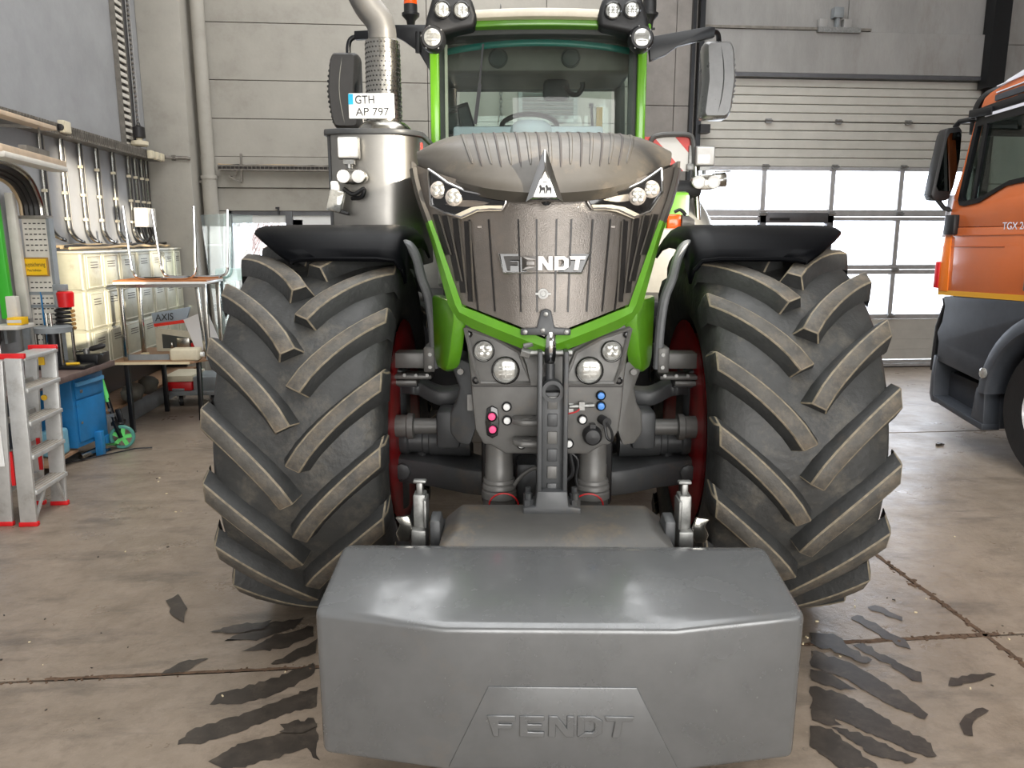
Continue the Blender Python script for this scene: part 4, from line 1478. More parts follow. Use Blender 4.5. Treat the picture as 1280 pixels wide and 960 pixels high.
square_lamp(434.5, 184.5, 0.74, 0.108)
twin_lamp(440, 221, 0.74, 0.17)
c = T(420, 251, 0.74)
o = TP('indicator_lamp', 'lens', MB().box(c, (0.085, 0.05, 0.12), (0, 0.25, 0)), 0.015)
TP('indicator_base', 'black_plastic', MB().box(c + Vector((0.02, 0.02, -0.058)), (0.10, 0.06, 0.02), (0, 0.25, 0)), 0.006, parent=o)
TP('indicator_top', 'white_plastic', MB().box(c + Vector((0.0, 0.0, 0.08)), (0.045, 0.04, 0.05)), 0.008, parent=o)
TP('lamp_cable', 'black_plastic', MB().tube(smoothpath([T(430, 236, 0.76), T(442, 243, 0.74), T(455, 236, 0.74), T(452, 246, 0.75), T(440, 248, 0.78)], 5), 0.012, 7), parent=o)
square_lamp(882, 195, 2.6, 0.135)
twin_lamp(882, 228, 2.6, 0.24)
c = T(899, 226, 2.62)
TP('indicator_lamp', 'steel', MB().cyl(c + Vector((-0.05, 0, 0.0)), c + Vector((0.05, 0, 0.01)), 0.055).box(c + Vector((0.02, -0.02, 0.07)), (0.12, 0.04, 0.012)), 0.004)
p0, p1 = T(869, 205, 2.66), T(873, 300, 2.66)
TP('lamp_post', 'steel', MB().cyl(p0, p1, 0.026, n=12))

# warning panel with diagonal stripes in a tube frame
A, Bp = T(806, 171, 2.68), T(861, 214, 2.68)
wx0, wx1, wz0, wz1 = A.x, Bp.x, Bp.z, A.z
wp = TP('warning_panel', 'reflector_white', MB().span((wx0, 2.68, wz0), (wx1, 2.69, wz1)))
W, Hh = wx1 - wx0, wz1 - wz0


def clip_band(c0, c1):
    """the part of the panel rectangle with c0 < x + k*z < c1"""
    poly = [(0, 0), (W, 0), (W, Hh), (0, Hh)]
    def cut(pl, f):
        out = []
        for i in range(len(pl)):
            p, q = pl[i], pl[(i + 1) % len(pl)]
            a, b2 = f(p), f(q)
            if a >= 0:
                out.append(p)
            if a * b2 < 0:
                t = a / (a - b2)
                out.append((p[0] + (q[0] - p[0]) * t, p[1] + (q[1] - p[1]) * t))
        return out
    poly = cut(poly, lambda p: p[0] + p[1] * 0.92 - c0)
    return cut(poly, lambda p: c1 - p[0] - p[1] * 0.92)


for c0, c1 in ((0.165, 0.31), (0.475, 1.0)):
    pl2 = clip_band(c0, c1)
    if len(pl2) > 2:
        TP('warning_stripe', 'reflector_red', MB().prism(pl2, 0.002, lambda a, z, t: Vector((wx0 + a, 2.679 - t, wz0 + z))), parent=wp)
fr_ = smoothpath([T(815, 215, 2.66), T(812, 190, 2.66), T(815, 174, 2.66), T(825, 169, 2.66), T(845, 168, 2.66), T(861, 169, 2.66), T(866, 176, 2.66), T(868, 200, 2.66), T(869, 212, 2.66)], 4)
TP('panel_tube', 'cradle_grey', MB().tube(fr_, 0.020, 8), parent=wp)
TP('panel_hinge', 'zinc', MB().box(T(863, 195, 2.67), (0.03, 0.03, 0.16)).box(T(863, 209, 2.66), (0.06, 0.04, 0.05)), 0.006, parent=wp)

# ---- rear fenders
for s in (-1, 1):
    rows = []
    for k in range(15):
        a = R(8 + 150 * k / 14)
        row = []
        for x, dr in ((0.62, 0.0), (0.95, 0.02), (1.22, 0.01), (1.36, -0.05), (1.44, -0.16), (1.47, -0.30)):
            rr = 1.13 + dr
            row.append(Vector((s * x, 3.35 - rr * math.cos(a), 1.0 + rr * math.sin(a))))
        rows.append(row)
    o = TP('rear_fender', 'cream' if False else 'fender_grey' if 'fender_grey' in MATS else 'hood_grey', MB().grid(rows), angle=60, solid=0.012)
    TP('fender_top', 'black_plastic', MB().span((s * 0.70, 2.60, 2.03), (s * 1.30, 3.2, 2.16)), 0.04, parent=o)
    TP('green_flank', 'green', MB().span((s * 0.62, 2.2, 1.55), (s * 0.74 if s < 0 else s * 1.12, 2.28, 2.05)), 0.03, parent=o)
c = T(842, 278, 1.9)
o = TP('side_indicator', 'orange_lens', MB().box(c, (0.10, 0.06, 0.11)), 0.015)
TP('indicator_housing', 'cradle_grey', MB().lathe(c + Vector((0.05, 0, 0)), (1, 0, -0.1), [(0, 0.055), (0.05, 0.05), (0.09, 0.03), (0.10, 0.001)], 14), parent=o)
TP('indicator_handle', 'black_plastic', MB().tube(smoothpath([c + Vector((0.0, -0.02, 0.07)), c + Vector((0.04, -0.02, 0.085)), c + Vector((0.08, -0.02, 0.05))], 4), 0.012, 6), parent=o)
TP('step_panel', 'fender_grey' if 'fender_grey' in MATS else 'cradle_grey', MB().span((0.70, 1.7, 1.2), (1.05, 1.85, 1.78)), 0.04)

# ---- cab -------------------------------------------------------------
gy = 1.62
b = MB()
b.span((-0.62, 1.75, 1.55), (0.62, 3.3, 1.70)).span((-0.66, 1.75, 1.70), (-0.62, 3.3, 2.10)).span((0.62, 1.75, 1.70), (0.66, 3.3, 2.10)).span((-0.62, 3.24, 1.7), (0.62, 3.3, 2.15))
TP('cab_floor', 'cab_dark', b, 0.01)
for s in (-1, 1):
    p0, p1 = Vector((s * 0.672 - 0.008, gy + 0.06, 2.0)), Vector((s * 0.665 - 0.008, gy + 0.02, 2.98))
    TP('front_pillar', 'green_pillar', MB().bar(p0, p1, 0.062, 0.07, (0, -1, 0)), 0.018)
    TP('pillar_seal', 'cream' if s < 0 else 'cab_dark', MB().bar(p0 + Vector((-s * 0.075, -0.0, 0)), p1 + Vector((-s * 0.075, 0.0, -0.05)), 0.018, 0.03, (0, -1, 0)))
    TP('pillar_seal', 'cab_dark', MB().bar(p0 + Vector((-s * 0.045, 0.02, 0)), p1 + Vector((-s * 0.045, 0.02, 0)), 0.04, 0.03, (0, -1, 0)))
    TP('rear_pillar', 'cab_dark', MB().bar((s * 0.74, 3.25, 1.9), (s * 0.70, 3.2, 3.0), 0.08, 0.1, (0, -1, 0)), 0.02)
    TP('middle_pillar', 'cab_dark', MB().bar((s * 0.735, 2.6, 1.9), (s * 0.70, 2.55, 3.0), 0.03, 0.06, (0, -1, 0)), 0.01)
    TP('side_glass', 'cab_glass', MB().grid([[Vector((s * 0.70, 1.72, 2.05)), Vector((s * 0.74, 3.2, 2.05))], [Vector((s * 0.685, 1.72, 2.96)), Vector((s * 0.71, 3.2, 2.96))]]))
rows = []
for i in range(9):
    z = 2.02 + 0.93 * i / 8
    rows.append([Vector((-0.008 + 0.61 * (-1 + 2 * j / 12), gy - 0.03 + 0.07 * (-1 + 2 * j / 12) ** 2 - 0.05 * math.sin(i / 8 * 2.2), z)) for j in range(13)])
TP('windscreen', 'windscreen', MB().grid(rows), angle=80)
TP('rear_glass', 'cab_glass', MB().grid([[Vector((-0.66, 3.28, 2.15)), Vector((0.66, 3.28, 2.15))], [Vector((-0.64, 3.24, 2.95)), Vector((0.64, 3.24, 2.95))]]))
rh = TP('overhead_console', 'cab_liner', MB().span((-0.62, 1.80, 2.80), (0.62, 2.05, 2.97)), 0.03)
TP('head_liner', 'cab_liner', MB().span((-0.68, 1.70, 2.94), (0.68, 3.2, 2.97)), 0.01)
for x in (-0.27, 0.21):
    TP('speaker', 'cab_dark', MB().lathe((x, 1.80, 2.885), (0, -1, 0), [(0, 0.065), (0.012, 0.062), (0.015, 0.056), (0.008, 0.05), (0.008, 0.001)], 24), parent=rh)
# roof: cream cap, green band, tinted band over the screen
def roof_slab(name, m, x, y0, y1, z0, z1, bow, bev):
    pts = []
    for k in range(13):
        u = -1 + 2 * k / 12
        pts.append((u * x, y0 + bow * u * u))
    pts += [(x, y1), (-x, y1)]
    return TP(name, m, MB().prism(pts, z1 - z0, lambda a, c2, t: Vector((a - 0.01, c2, z0 + t + (1 - (a / x) ** 2) * 0.015))), bev)


roof_slab('roof_base', 'cab_dark', 0.72, 1.50, 3.35, 2.945, 2.99, 0.06, 0.01)
roof_slab('roof_band', 'green', 0.70, 1.44, 3.30, 2.98, 3.02, 0.06, 0.01)
roof_slab('roof_cap', 'cream', 0.66, 1.40, 3.25, 3.02, 3.075, 0.06, 0.02)
rows = []
for i in range(3):
    rows.append([Vector((-0.008 + 0.6 * (-1 + 2 * j / 12), gy - 0.055 + 0.07 * (-1 + 2 * j / 12) ** 2, 2.905 + 0.02 * i - 0.04 * abs(-1 + 2 * j / 12) ** 2.2)) for j in range(13)])
TP('tint_band', 'green_tint_band', MB().grid(rows), solid=0.003)
for s in (-1, 1):
    mid_px = 672
    def q(px):
        return px if s < 0 else 2 * 671.5 - px
    out = [(528, 46), (533, 20), (541, -8), (582, -12), (590, 0), (596, 18), (594, 34), (572, 38), (552, 42), (540, 52)]
    A = [T(q(x), y, 1.40) for x, y in out]
    b = MB()
    n = len(A)
    Bk = [p + Vector((-s * 0.0, 0.35, 0.0)) for p in A]
    b.add(A + Bk, [tuple(range(n)), tuple(range(2 * n - 1, n - 1, -1))] + [(k, n + k, n + (k + 1) % n, (k + 1) % n) for k in range(n)])
    pod = TP('roof_light_pod', 'black_plastic', b, 0.03, seg=3)
    for x, y in ((553, 12.5), (577, 13.5)):
        c = T(q(x), y, 1.385)
        TP('lamp_ring', 'black_gloss', MB().lathe(c, (0, -1, 0), [(-0.01, 0.052), (0.02, 0.052), (0.022, 0.046), (0.012, 0.043)], 24, caps=False), parent=pod)
        b = MB().lathe(c, (0, -1, 0), [(0.0, 0.044), (0.012, 0.042), (0.016, 0.03), (0.018, 0.001)], 24)
        for qd in range(4):
            a = math.pi / 4 + qd * math.pi / 2
            b.lathe(c + Vector((math.cos(a) * 0.02, -0.012, math.sin(a) * 0.02)), (0, -1, 0), [(0, 0.016), (0.006, 0.013), (0.009, 0.001)], 10)
        TP('lamp_lens', 'lens', b, parent=pod)
    c = T(q(540.5), 47, 1.36)
    dl = TP('lower_light_pod', 'black_plastic', MB().lathe(c + Vector((0, 0.12, 0)), (0, -1, 0), [(0, 0.05), (0.03, 0.075), (0.09, 0.078), (0.11, 0.072), (0.125, 0.064), (0.125, 0.05)], 26))
    b = MB().lathe(c, (0, -1, 0), [(0.0, 0.052), (0.010, 0.05), (0.014, 0.035), (0.016, 0.001)], 24)
    for dz in (-0.02, 0.0, 0.02):
        b.box(c + Vector((0, -0.015, dz)), (0.055, 0.006, 0.005))
    TP('lamp_lens', 'lens', b, parent=dl)
    for k in range(5):
        a = R(40 + k * 65)
        TP('screw', 'zinc', MB().lathe(c + Vector((math.cos(a) * 0.068, 0.005, math.sin(a) * 0.068)), (0, -1, 0), [(0, 0.006), (0.003, 0.005), (0.004, 0.001)], 8), parent=dl)

# wipers, steering wheel, screens, seats
TP('wiper', 'black_plastic', MB().bar(T(594, 155, gy - 0.09), T(600, 105, gy - 0.1), 0.022, 0.02, (0, -1, 0)).bar(T(599, 110, gy - 0.1), T(604, 55, gy - 0.09), 0.012, 0.012, (0, -1, 0)))
c = T(662, 153, 2.15)
b = MB()
pts = [c + Vector((0.20 * math.cos(a), 0.09 * math.sin(a), 0.10 * math.sin(a) - 0.03)) for a in [2 * math.pi * k / 28 for k in range(29)]]
sw = TP('steering_wheel', 'black_plastic', MB().tube(pts, 0.018, 8, caps=False))
TP('wheel_hub', 'black_plastic', MB().cyl(c + Vector((0, 0.0, -0.06)), c + Vector((0, 0.02, -0.28)), 0.06, 0.05).box(c + Vector((0, 0, -0.03)), (0.36, 0.03, 0.02)), parent=sw)
TP('dashboard', 'dash_light', MB().box(T(660, 166, 1.85) + Vector((0, 0, -0.06)), (1.0, 0.22, 0.18)).lathe(T(664, 158, 1.80) + Vector((0, 0, -0.1)), (0, 0, 1), [(0, 0.16), (0.09, 0.15), (0.13, 0.10), (0.14, 0.001)], 20), 0.02)
for pc, sz, tl in ((T(577, 150, 1.95), (0.17, 0.03, 0.2), -0.35), (T(565, 155, 1.88), (0.14, 0.03, 0.16), -0.3)):
    o = TP('terminal', 'black_plastic', MB().box(pc, sz, (0, tl, 0.6)), 0.01)
    TP('terminal_screen', 'screen', MB().box(pc + Vector((0.0, -0.012, 0)), (sz[0] * 0.8, 0.02, sz[2] * 0.75), (0, tl, 0.6)), parent=o)
b = MB()
b.span((-0.28, 2.5, 1.9), (0.24, 3.0, 2.05)).span((-0.26, 2.92, 2.0), (0.22, 3.05, 2.52))
TP('driver_seat', 'seat_grey', b, 0.05, seg=3)
TP('seat_headrest', 'seat_grey', MB().box(T(695, 113, 2.6), (0.20, 0.10, 0.16)), 0.04)
TP('hand_lever', 'black_plastic', MB().tube(smoothpath([T(706, 108, 2.3), T(712, 116, 2.25), T(722, 118, 2.2), T(728, 110, 2.2), T(728, 103, 2.2)], 5), 0.018, 8))
TP('control_tag', 'yellow_tag', MB().span(T(746, 134, 2.9), T(752, 166, 2.95)))
TP('grab_handle', 'black_plastic', MB().bar(T(739, 130, 2.8), T(741, 165, 2.8), 0.02, 0.02, (0, -1, 0)).box(T(739, 132, 2.8), (0.035, 0.03, 0.03)))

# ---- mirrors
def mirror(s, x0, x1, z0, z1, y, arm):
    cx, cz = (x0 + x1) / 2, (z0 + z1) / 2
    w, h = (x1 - x0) / 2, (z1 - z0) / 2
    b = MB()
    rings = []
    for t, kx, kz in ((0.0, 0.80, 0.92), (0.03, 0.95, 0.985), (0.08, 1, 1), (0.15, 0.98, 0.99), (0.17, 0.95, 0.97)):
        pts = []
        for k in range(24):
            a = 2 * math.pi * k / 24
            ca, sa = math.cos(a), math.sin(a)
            px_ = math.copysign(abs(ca) ** 0.24, ca) * w * kx
            pz_ = math.copysign(abs(sa) ** 0.24, sa) * h * kz
            pts.append(Vector((cx + px_ + s * 0.03 * math.sin(math.pi * (pz_ / h + 1) / 2) , y + t, cz + pz_)))
        rings.append(pts)
    b.loft(rings)
    o = TP('mirror', 'black_plastic' if s < 0 else 'mirror_shell', b, angle=40)
    for k in range(13):
        z = z0 + 0.05 + (z1 - z0 - 0.1) * k / 12
        TP('mirror_rib', 'black_plastic' if s < 0 else 'mirror_shell', MB().box((cx + s * (w * 0.98 + 0.028 * math.sin(math.pi * k / 12)), y + 0.09, z), (0.02, 0.10, 0.018)), 0.006, parent=o)
    TP('mirror_seam', 'cab_dark', MB().tube([Vector((cx + s * (w * 0.12 + 0.03 * math.sin(math.pi * k / 8)), y + 0.004 - 0.004 * math.sin(math.pi * k / 8), z0 + 0.03 + (z1 - z0 - 0.06) * k / 8)) for k in range(9)], 0.004, 5), parent=o)
    TP('mirror_glass', 'chrome', MB().box((cx, y + 0.172, cz), (w * 1.7, 0.004, h * 1.75)), parent=o)
    return o


mat('mirror_shell', (0.50, 0.50, 0.50), 0.30, 0.4, var=0.05, rvar=0.05)
m1 = mirror(-1, -1.415, -1.215, 2.455, 2.955, 1.9, None)
TP('mirror_arm', 'black_paint', MB().tube(smoothpath([(-1.30, 1.98, 2.93), (-1.30, 1.98, 3.0), (-1.28, 1.98, 3.05), (-1.22, 1.98, 3.07)], 4), 0.018, 8).bar((-1.25, 1.98, 3.07), (-0.98, 1.93, 3.07), 0.04, 0.055).prism([(-1.0, 3.095), (-0.72, 3.095), (-0.72, 2.80), (-0.80, 2.93), (-0.90, 3.0), (-1.0, 3.045)], 0.03, lambda x, z, t: Vector((x, 1.80 + t, z))), 0.004, parent=m1)
m2 = mirror(1, 1.105, 1.310, 2.515, 3.02, 1.9, None)
TP('mirror_arm', 'black_paint', MB().prism([(0.72, 3.02), (1.12, 3.085), (1.16, 3.08), (1.16, 3.02), (0.92, 2.965), (0.84, 2.91), (0.74, 2.87)], 0.05, lambda x, z, t: Vector((x, 1.83 + t, z))).tube(smoothpath([(1.14, 1.86, 3.06), (1.19, 1.9, 3.06), (1.215, 1.95, 3.03), (1.22, 1.98, 2.98)], 4), 0.018, 8), 0.004, parent=m2)
TP('arm_hinge', 'black_plastic', MB().cyl(T(806, 66, 1.80), T(806, 40, 1.80), 0.02).box(T(893, 43, 1.85) + Vector((-0.16, 0, -0.01)), (0.07, 0.03, 0.02)), parent=m2)
TP('arm_hinge', 'black_plastic', MB().cyl(T(523, 66, 1.80), T(523, 40, 1.80), 0.02), parent=m1)

# ---- beacons
for px, sgn in ((514, 0), (811, 1)):
    c = T(px, 24, 1.9)
    o = TP('beacon_mount', 'black_plastic', MB().lathe(T(px, 44, 1.9), (0, 0, 1), [(-0.03, 0.012), (0.02, 0.012), (0.03, 0.02), (0.09, 0.03), (0.12, 0.058), (0.135, 0.06), (0.14, 0.045), (0.19, 0.045)], 18).cyl(T(px, 42, 1.9) + Vector((-0.02, 0, 0.03)), T(px, 42, 1.9) + Vector((0.04, 0, 0.03)), 0.008))
    TP('beacon_lens', 'orange_lens' if sgn == 0 else 'black_plastic', MB().lathe(T(px, 44, 1.9) + Vector((0, 0, 0.19)), (0, 0, 1), [(0, 0.045), (0.1, 0.043), (0.13, 0.03), (0.14, 0.001)], 18), parent=o)

# ================================================================== THE FRONT WEIGHT
wrt = thing('front_ballast_weight', 'grey cast ballast block with embossed lettering in front of the tractor', 'ballast', TR_LOC, TR_RZ)
b = MB()
fx, bx_, zt, zb = 0.668, 0.675, 0.722, 0.245
yfr, ysd, ybk = -1.705, -1.665, -1.24
c0 = 0.31
top = [(-fx, ysd, 0.722), (-c0, yfr, 0.698), (c0, yfr, 0.698), (fx, ysd, 0.722), (bx_, -1.30, 0.752), (bx_, ybk, 0.735), (-bx_, ybk, 0.735), (-bx_, -1.30, 0.752)]
bot = [(-fx, ysd + 0.01, 0.272), (-c0, yfr + 0.015, zb), (c0, yfr + 0.015, zb), (fx, ysd + 0.01, 0.272), (bx_, -1.30, 0.29), (bx_, ybk, 0.29), (-bx_, ybk, 0.29), (-bx_, -1.30, 0.29)]
b.loft([[Vector(p) for p in bot], [Vector(p) for p in top]], caps=False)
b.add([Vector(p) for p in top], [(0, 1, 2, 3, 4, 7), (4, 5, 6, 7)])
b.add([Vector(p) for p in bot], [(7, 4, 3, 2, 1, 0), (7, 6, 5, 4)])
me_b = b
body = None


def weld(b_):
    idx, nv, mp = {}, [], []
    for p in b_.v:
        k = tuple(round(c, 5) for c in p)
        if k not in idx:
            idx[k] = len(nv)
            nv.append(p)
        mp.append(idx[k])
    b_.v = nv
    b_.f = [[mp[i] for i in f] for f in b_.f]
    return b_


body = weld(b).build('weight_body', 'weight_grey', wrt, bevel=0.022, seg=4, angle=12)
body.data.set_sharp_from_angle(angle=R(60))
# raised hump carrying the upright
hump = [(-0.375, -1.28, 0.60), (0.395, -1.28, 0.60), (0.395, -0.98, 0.60), (-0.375, -0.98, 0.60)]
hump1 = [(-0.375, -1.28, 0.735), (0.395, -1.28, 0.735), (0.395, -0.98, 0.735), (-0.375, -0.98, 0.735)]
hump2 = [(-0.315, -1.20, 0.775), (0.335, -1.20, 0.775), (0.335, -0.98, 0.785), (-0.315, -0.98, 0.785)]
b = MB().loft([[Vector(p) for p in hump], [Vector(p) for p in hump1], [Vector(p) for p in hump2]])
b.build('weight_hump', 'hump_dirty', wrt, bevel=0.015, seg=3)
# embossed nameplate trapezoid and letters
pz = lambda z: yfr + 0.015 * (0.698 - z) / (0.698 - zb)
trap = [(-0.192, 0.520), (0.212, 0.520), (0.335, 0.266), (-0.305, 0.266)]
b = MB().prism(trap, 0.0065, lambda x, z, t: Vector((x, pz(z) + 0.002 - t, z)))
npl = b.build('name_field', 'weight_grey', wrt, bevel=0.003, seg=2)
lettering('letter', npl, 'weight_grey', None, 0.392, 0.064, 0.007, lambda a, z, t: Vector((0.005 + a, pz(0.40) - 0.0035 - t, 0.402 + z)))
for ch in npl.children:
    md = ch.modifiers.new('edge', 'BEVEL')
    md.width = 0.0022
    md.segments = 2
# upright bracket: two flanges, a web with cast pockets, foot plate with bolts
ux, uy = 0.002, -1.06
b = MB()
b.span((ux - 0.052, uy, 0.80), (ux - 0.036, uy + 0.11, 1.345)).span((ux + 0.036, uy, 0.80), (ux + 0.052, uy + 0.11, 1.345))
b.span((ux - 0.04, uy + 0.035, 0.80), (ux + 0.04, uy + 0.07, 1.20))
up = b.build('upright', 'frame_grey', wrt, bevel=0.004)
b = MB().prism([(-0.1, 0.775), (0.1, 0.775), (0.1, 0.80), (0.058, 0.805), (0.052, 0.86), (-0.052, 0.86), (-0.058, 0.805), (-0.1, 0.80)], 0.12, lambda x, z, t: Vector((ux + x, uy - 0.01 + t, z)))
b.build('upright_foot', 'frame_grey', wrt, bevel=0.005)
for k in range(6):
    z = 0.855 + 0.062 * k
    MB().box((ux, uy + 0.032, z), (0.034, 0.008, 0.045)).build('cast_pocket', 'cradle_grey' if k % 2 else 'frame_grey', up, bevel=0.003)
MB().lathe((ux, uy + 0.04, 1.205), (0, -1, 0), [(-0.03, 0.038), (0.02, 0.038), (0.02, 0.025), (-0.03, 0.025)], 20).build('upright_eye', 'frame_grey', up)
for x in (-0.082, 0.082):
    for y in (0.02, 0.085):
        MB().cyl((ux + x, uy + y, 0.80), (ux + x, uy + y, 0.822), 0.018, n=6).cyl((ux + x, uy + y, 0.822), (ux + x, uy + y, 0.845), 0.011, n=8).build('bolt', 'frame_grey', wrt)

# ================================================================== THE ORANGE TRUCK (parked facing the gate)
truck = thing('truck', 'orange lorry cab with dark grey steps and wheel arch parked facing the gate', 'truck', (5.4, 5.0, 0))
TX = Vector((5.4, 5.0, 0))
SX = 4.15        # near flank


def KP(name, m, b, bevel=0.0, angle=35, parent=None, seg=2):
    b.v = [tuple(Vector(p) - TX) for p in b.v]
    return b.build(name, m, parent or truck, bevel=bevel, angle=angle, seg=seg)


def flank(poly, x0, x1):
    return MB().prism(poly, x1 - x0, lambda y, z, t: Vector((x0 + t, y, z)))


# front profile of the shell in (y, z); front looks to +y
body_low = [(6.16, 1.26), (6.17, 1.50), (6.14, 1.80), (4.0, 1.80), (4.0, 1.30), (5.2, 1.30)]
KP('door_lower', 'orange_paint', flank(body_low, SX, SX + 0.06), 0.012)
# belt: body round the window, stepping up behind it
belt = [(6.14, 1.80), (6.10, 2.03), (6.02, 1.985), (5.95, 1.975), (5.78, 1.995), (5.63, 2.055), (5.50, 2.105), (5.33, 2.12), (4.0, 2.12), (4.0, 1.80)]
KP('door_belt', 'orange_paint', flank(belt, SX + 0.004, SX + 0.06), 0.008)
KP('door_crease', 'orange_paint', MB().bar((SX - 0.002, 6.13, 1.735), (SX - 0.002, 4.1, 1.755), 0.008, 0.008))
KP('door_crease', 'orange_paint', MB().bar((SX - 0.002, 6.14, 1.645), (SX - 0.002, 5.45, 1.655), 0.008, 0.006))
KP('corner_panel', 'orange_corner', MB().prism([(6.165, 1.28), (6.175, 1.5), (6.145, 1.73), (6.06, 1.73), (6.04, 1.28)], 0.02, lambda y, z, t: Vector((SX - 0.01 + t, y, z))), 0.006)
KP('front_panel', 'orange_paint', MB().span((SX + 0.03, 6.12, 1.28), (6.6, 6.20, 1.95)), 0.03)
KP('front_corner', 'white_stripe', MB().prism([(6.14, 1.72), (6.19, 1.72), (6.16, 2.06), (6.09, 2.06)], 0.05, lambda y, z, t: Vector((SX - 0.005 + t, y, z))), 0.006)
KP('corner_lamp', 'red', MB().span((SX - 0.02, 6.16, 1.30), (SX + 0.1, 6.22, 1.52)), 0.01)
KP('pillar', 'orange_paint', flank([(6.10, 2.03), (6.03, 2.22), (5.93, 2.62), (5.90, 2.64), (5.955, 2.40), (6.03, 2.06), (6.02, 1.985)], SX, SX + 0.06), 0.006)
KP('rocker_stripe', 'orange_stripe', flank([(6.165, 1.245), (6.165, 1.285), (4.0, 1.345), (4.0, 1.30)], SX - 0.004, SX + 0.05))
# window: black frame, glass
wf_out = [(6.03, 2.02), (5.91, 2.64), (5.72, 2.66), (4.0, 2.75), (4.0, 2.10), (5.33, 2.11), (5.50, 2.095), (5.63, 2.045), (5.78, 1.985), (5.95, 1.965), (6.01, 1.975)]
wf_in = [(5.985, 2.05), (5.885, 2.565), (5.72, 2.575), (4.05, 2.64), (4.05, 2.15), (5.33, 2.145), (5.48, 2.13), (5.61, 2.085), (5.77, 2.025), (5.94, 2.005), (5.975, 2.02)]
b = MB()
n = len(wf_out)
A = [Vector((SX - 0.006, y, z)) for y, z in wf_out]
Bn = [Vector((SX - 0.006, y, z)) for y, z in wf_in]
C = [Vector((SX + 0.03, y, z)) for y, z in wf_out]
D = [Vector((SX + 0.03, y, z)) for y, z in wf_in]
b.loft([C, A, Bn, D], caps=False)
win = KP('door_window', 'black_paint', b)
KP('window_glass', 'truck_glass', MB().add([Vector((SX + 0.012, y, z)) for y, z in wf_in], [tuple(range(n))]), parent=win)
KP('vent_bar', 'black_paint', MB().bar((SX + 0.0, 5.845, 2.02), (SX + 0.0, 5.79, 2.57), 0.02, 0.035), parent=win)
# roof: orange cap, white stripes, black gutter, visor
KP('roof_gutter', 'black_paint', flank([(5.90, 2.64), (5.72, 2.66), (4.0, 2.75), (4.0, 2.80), (5.70, 2.715), (5.88, 2.70)], SX - 0.01, SX + 0.08), 0.005)
KP('roof_light_edge', 'white_stripe', MB().bar((SX - 0.012, 5.80, 2.632), (SX - 0.012, 4.0, 2.725), 0.012, 0.022))
KP('roof_side', 'orange_paint', flank([(5.90, 2.68), (5.86, 2.77), (5.80, 2.80), (4.0, 3.25), (4.0, 2.78), (5.70, 2.70)], SX + 0.005, SX + 0.08), 0.01)
KP('roof_rail', 'truck_grey', MB().bar((SX - 0.004, 5.72, 2.745), (SX - 0.004, 4.0, 2.845), 0.02, 0.045), 0.006)
for k, z in enumerate((0.03, 0.075)):
    KP('roof_stripe', 'white_stripe', MB().bar((SX - 0.0, 5.72, 2.755 + z), (SX - 0.0, 4.0, 2.86 + z * 2.2), 0.012, 0.008))
KP('roof_blaze', 'white_stripe', flank([(5.70, 2.82), (5.62, 2.86), (4.0, 3.27), (4.0, 3.17), (5.4, 2.88)], SX - 0.0, SX + 0.04), 0.004)
KP('roof_shell', 'orange_paint', MB().loft([[Vector((x, y, z)) for y, z in ((5.86, 2.72), (5.80, 2.80), (4.0, 3.27), (4.0, 2.7))] for x in (SX + 0.06, 6.65)]), 0.02)
KP('side_markers', 'black_plastic', MB().box((SX - 0.003, 5.46, 2.725), (0.012, 0.05, 0.014)).box((SX - 0.003, 5.36, 2.73), (0.012, 0.04, 0.014)))
vis = smoothpath([(SX + 0.02, 5.99, 2.52), (SX + 0.02, 5.99, 2.66), (SX + 0.02, 5.95, 2.76), (SX + 0.04, 5.88, 2.825), (SX + 0.08, 5.76, 2.86), (SX + 0.12, 5.62, 2.88)], 5)
KP('sun_visor', 'black_paint', MB().loft([[p + Vector((0, 0.03, 0)), p + Vector((2.3, 0.03, 0)), p + Vector((2.3, -0.03, -0.02)), p + Vector((0, -0.03, -0.02))] for p in vis]), 0.006)
# far side, rear wall, floor, dash so the cab reads as a closed volume
KP('cab_shell', 'truck_grey', MB().span((6.55, 3.9, 1.25), (6.6, 6.1, 2.05)).span((6.55, 3.9, 2.55), (6.6, 6.0, 2.7)).span((SX + 0.05, 3.9, 1.25), (6.6, 3.96, 2.9)).span((SX + 0.05, 3.9, 1.25), (6.6, 6.1, 1.30)).span((SX + 0.05, 3.9, 2.66), (6.6, 5.8, 2.70)))
KP('dashboard', 'black_plastic', MB().prism([(6.1, 1.3), (6.1, 2.02), (5.9, 2.06), (5.66, 2.02), (5.6, 1.3)], 2.2, lambda y, z, t: Vector((SX + 0.12 + t, y, z))), 0.03)
KP('windscreen', 'truck_glass', MB().grid([[Vector((SX + 0.06, 6.10, 1.95)), Vector((6.6, 6.10, 1.95))], [Vector((SX + 0.06, 5.9, 2.64)), Vector((6.6, 5.9, 2.64))]]))
sc = Vector((SX + 0.55, 5.42, 2.16))
pts = [sc + Vector((0.22 * math.cos(a), 0.09 * math.sin(a), 0.2 * math.sin(a))) for a in [2 * math.pi * k / 24 for k in range(25)]]
KP('steering_wheel', 'black_plastic', MB().tube(pts, 0.018, 8, caps=False).bar(sc + Vector((-0.2, 0, 0)), sc + Vector((0.2, 0, 0)), 0.04, 0.03).bar(sc, sc + Vector((0, 0.25, -0.2)), 0.06, 0.06))
KP('seat', 'seat_grey', MB().span((SX + 0.3, 4.3, 1.6), (SX + 0.85, 4.9, 1.8)).span((SX + 0.3, 4.25, 1.75), (SX + 0.85, 4.45, 2.55)), 0.05, seg=3)
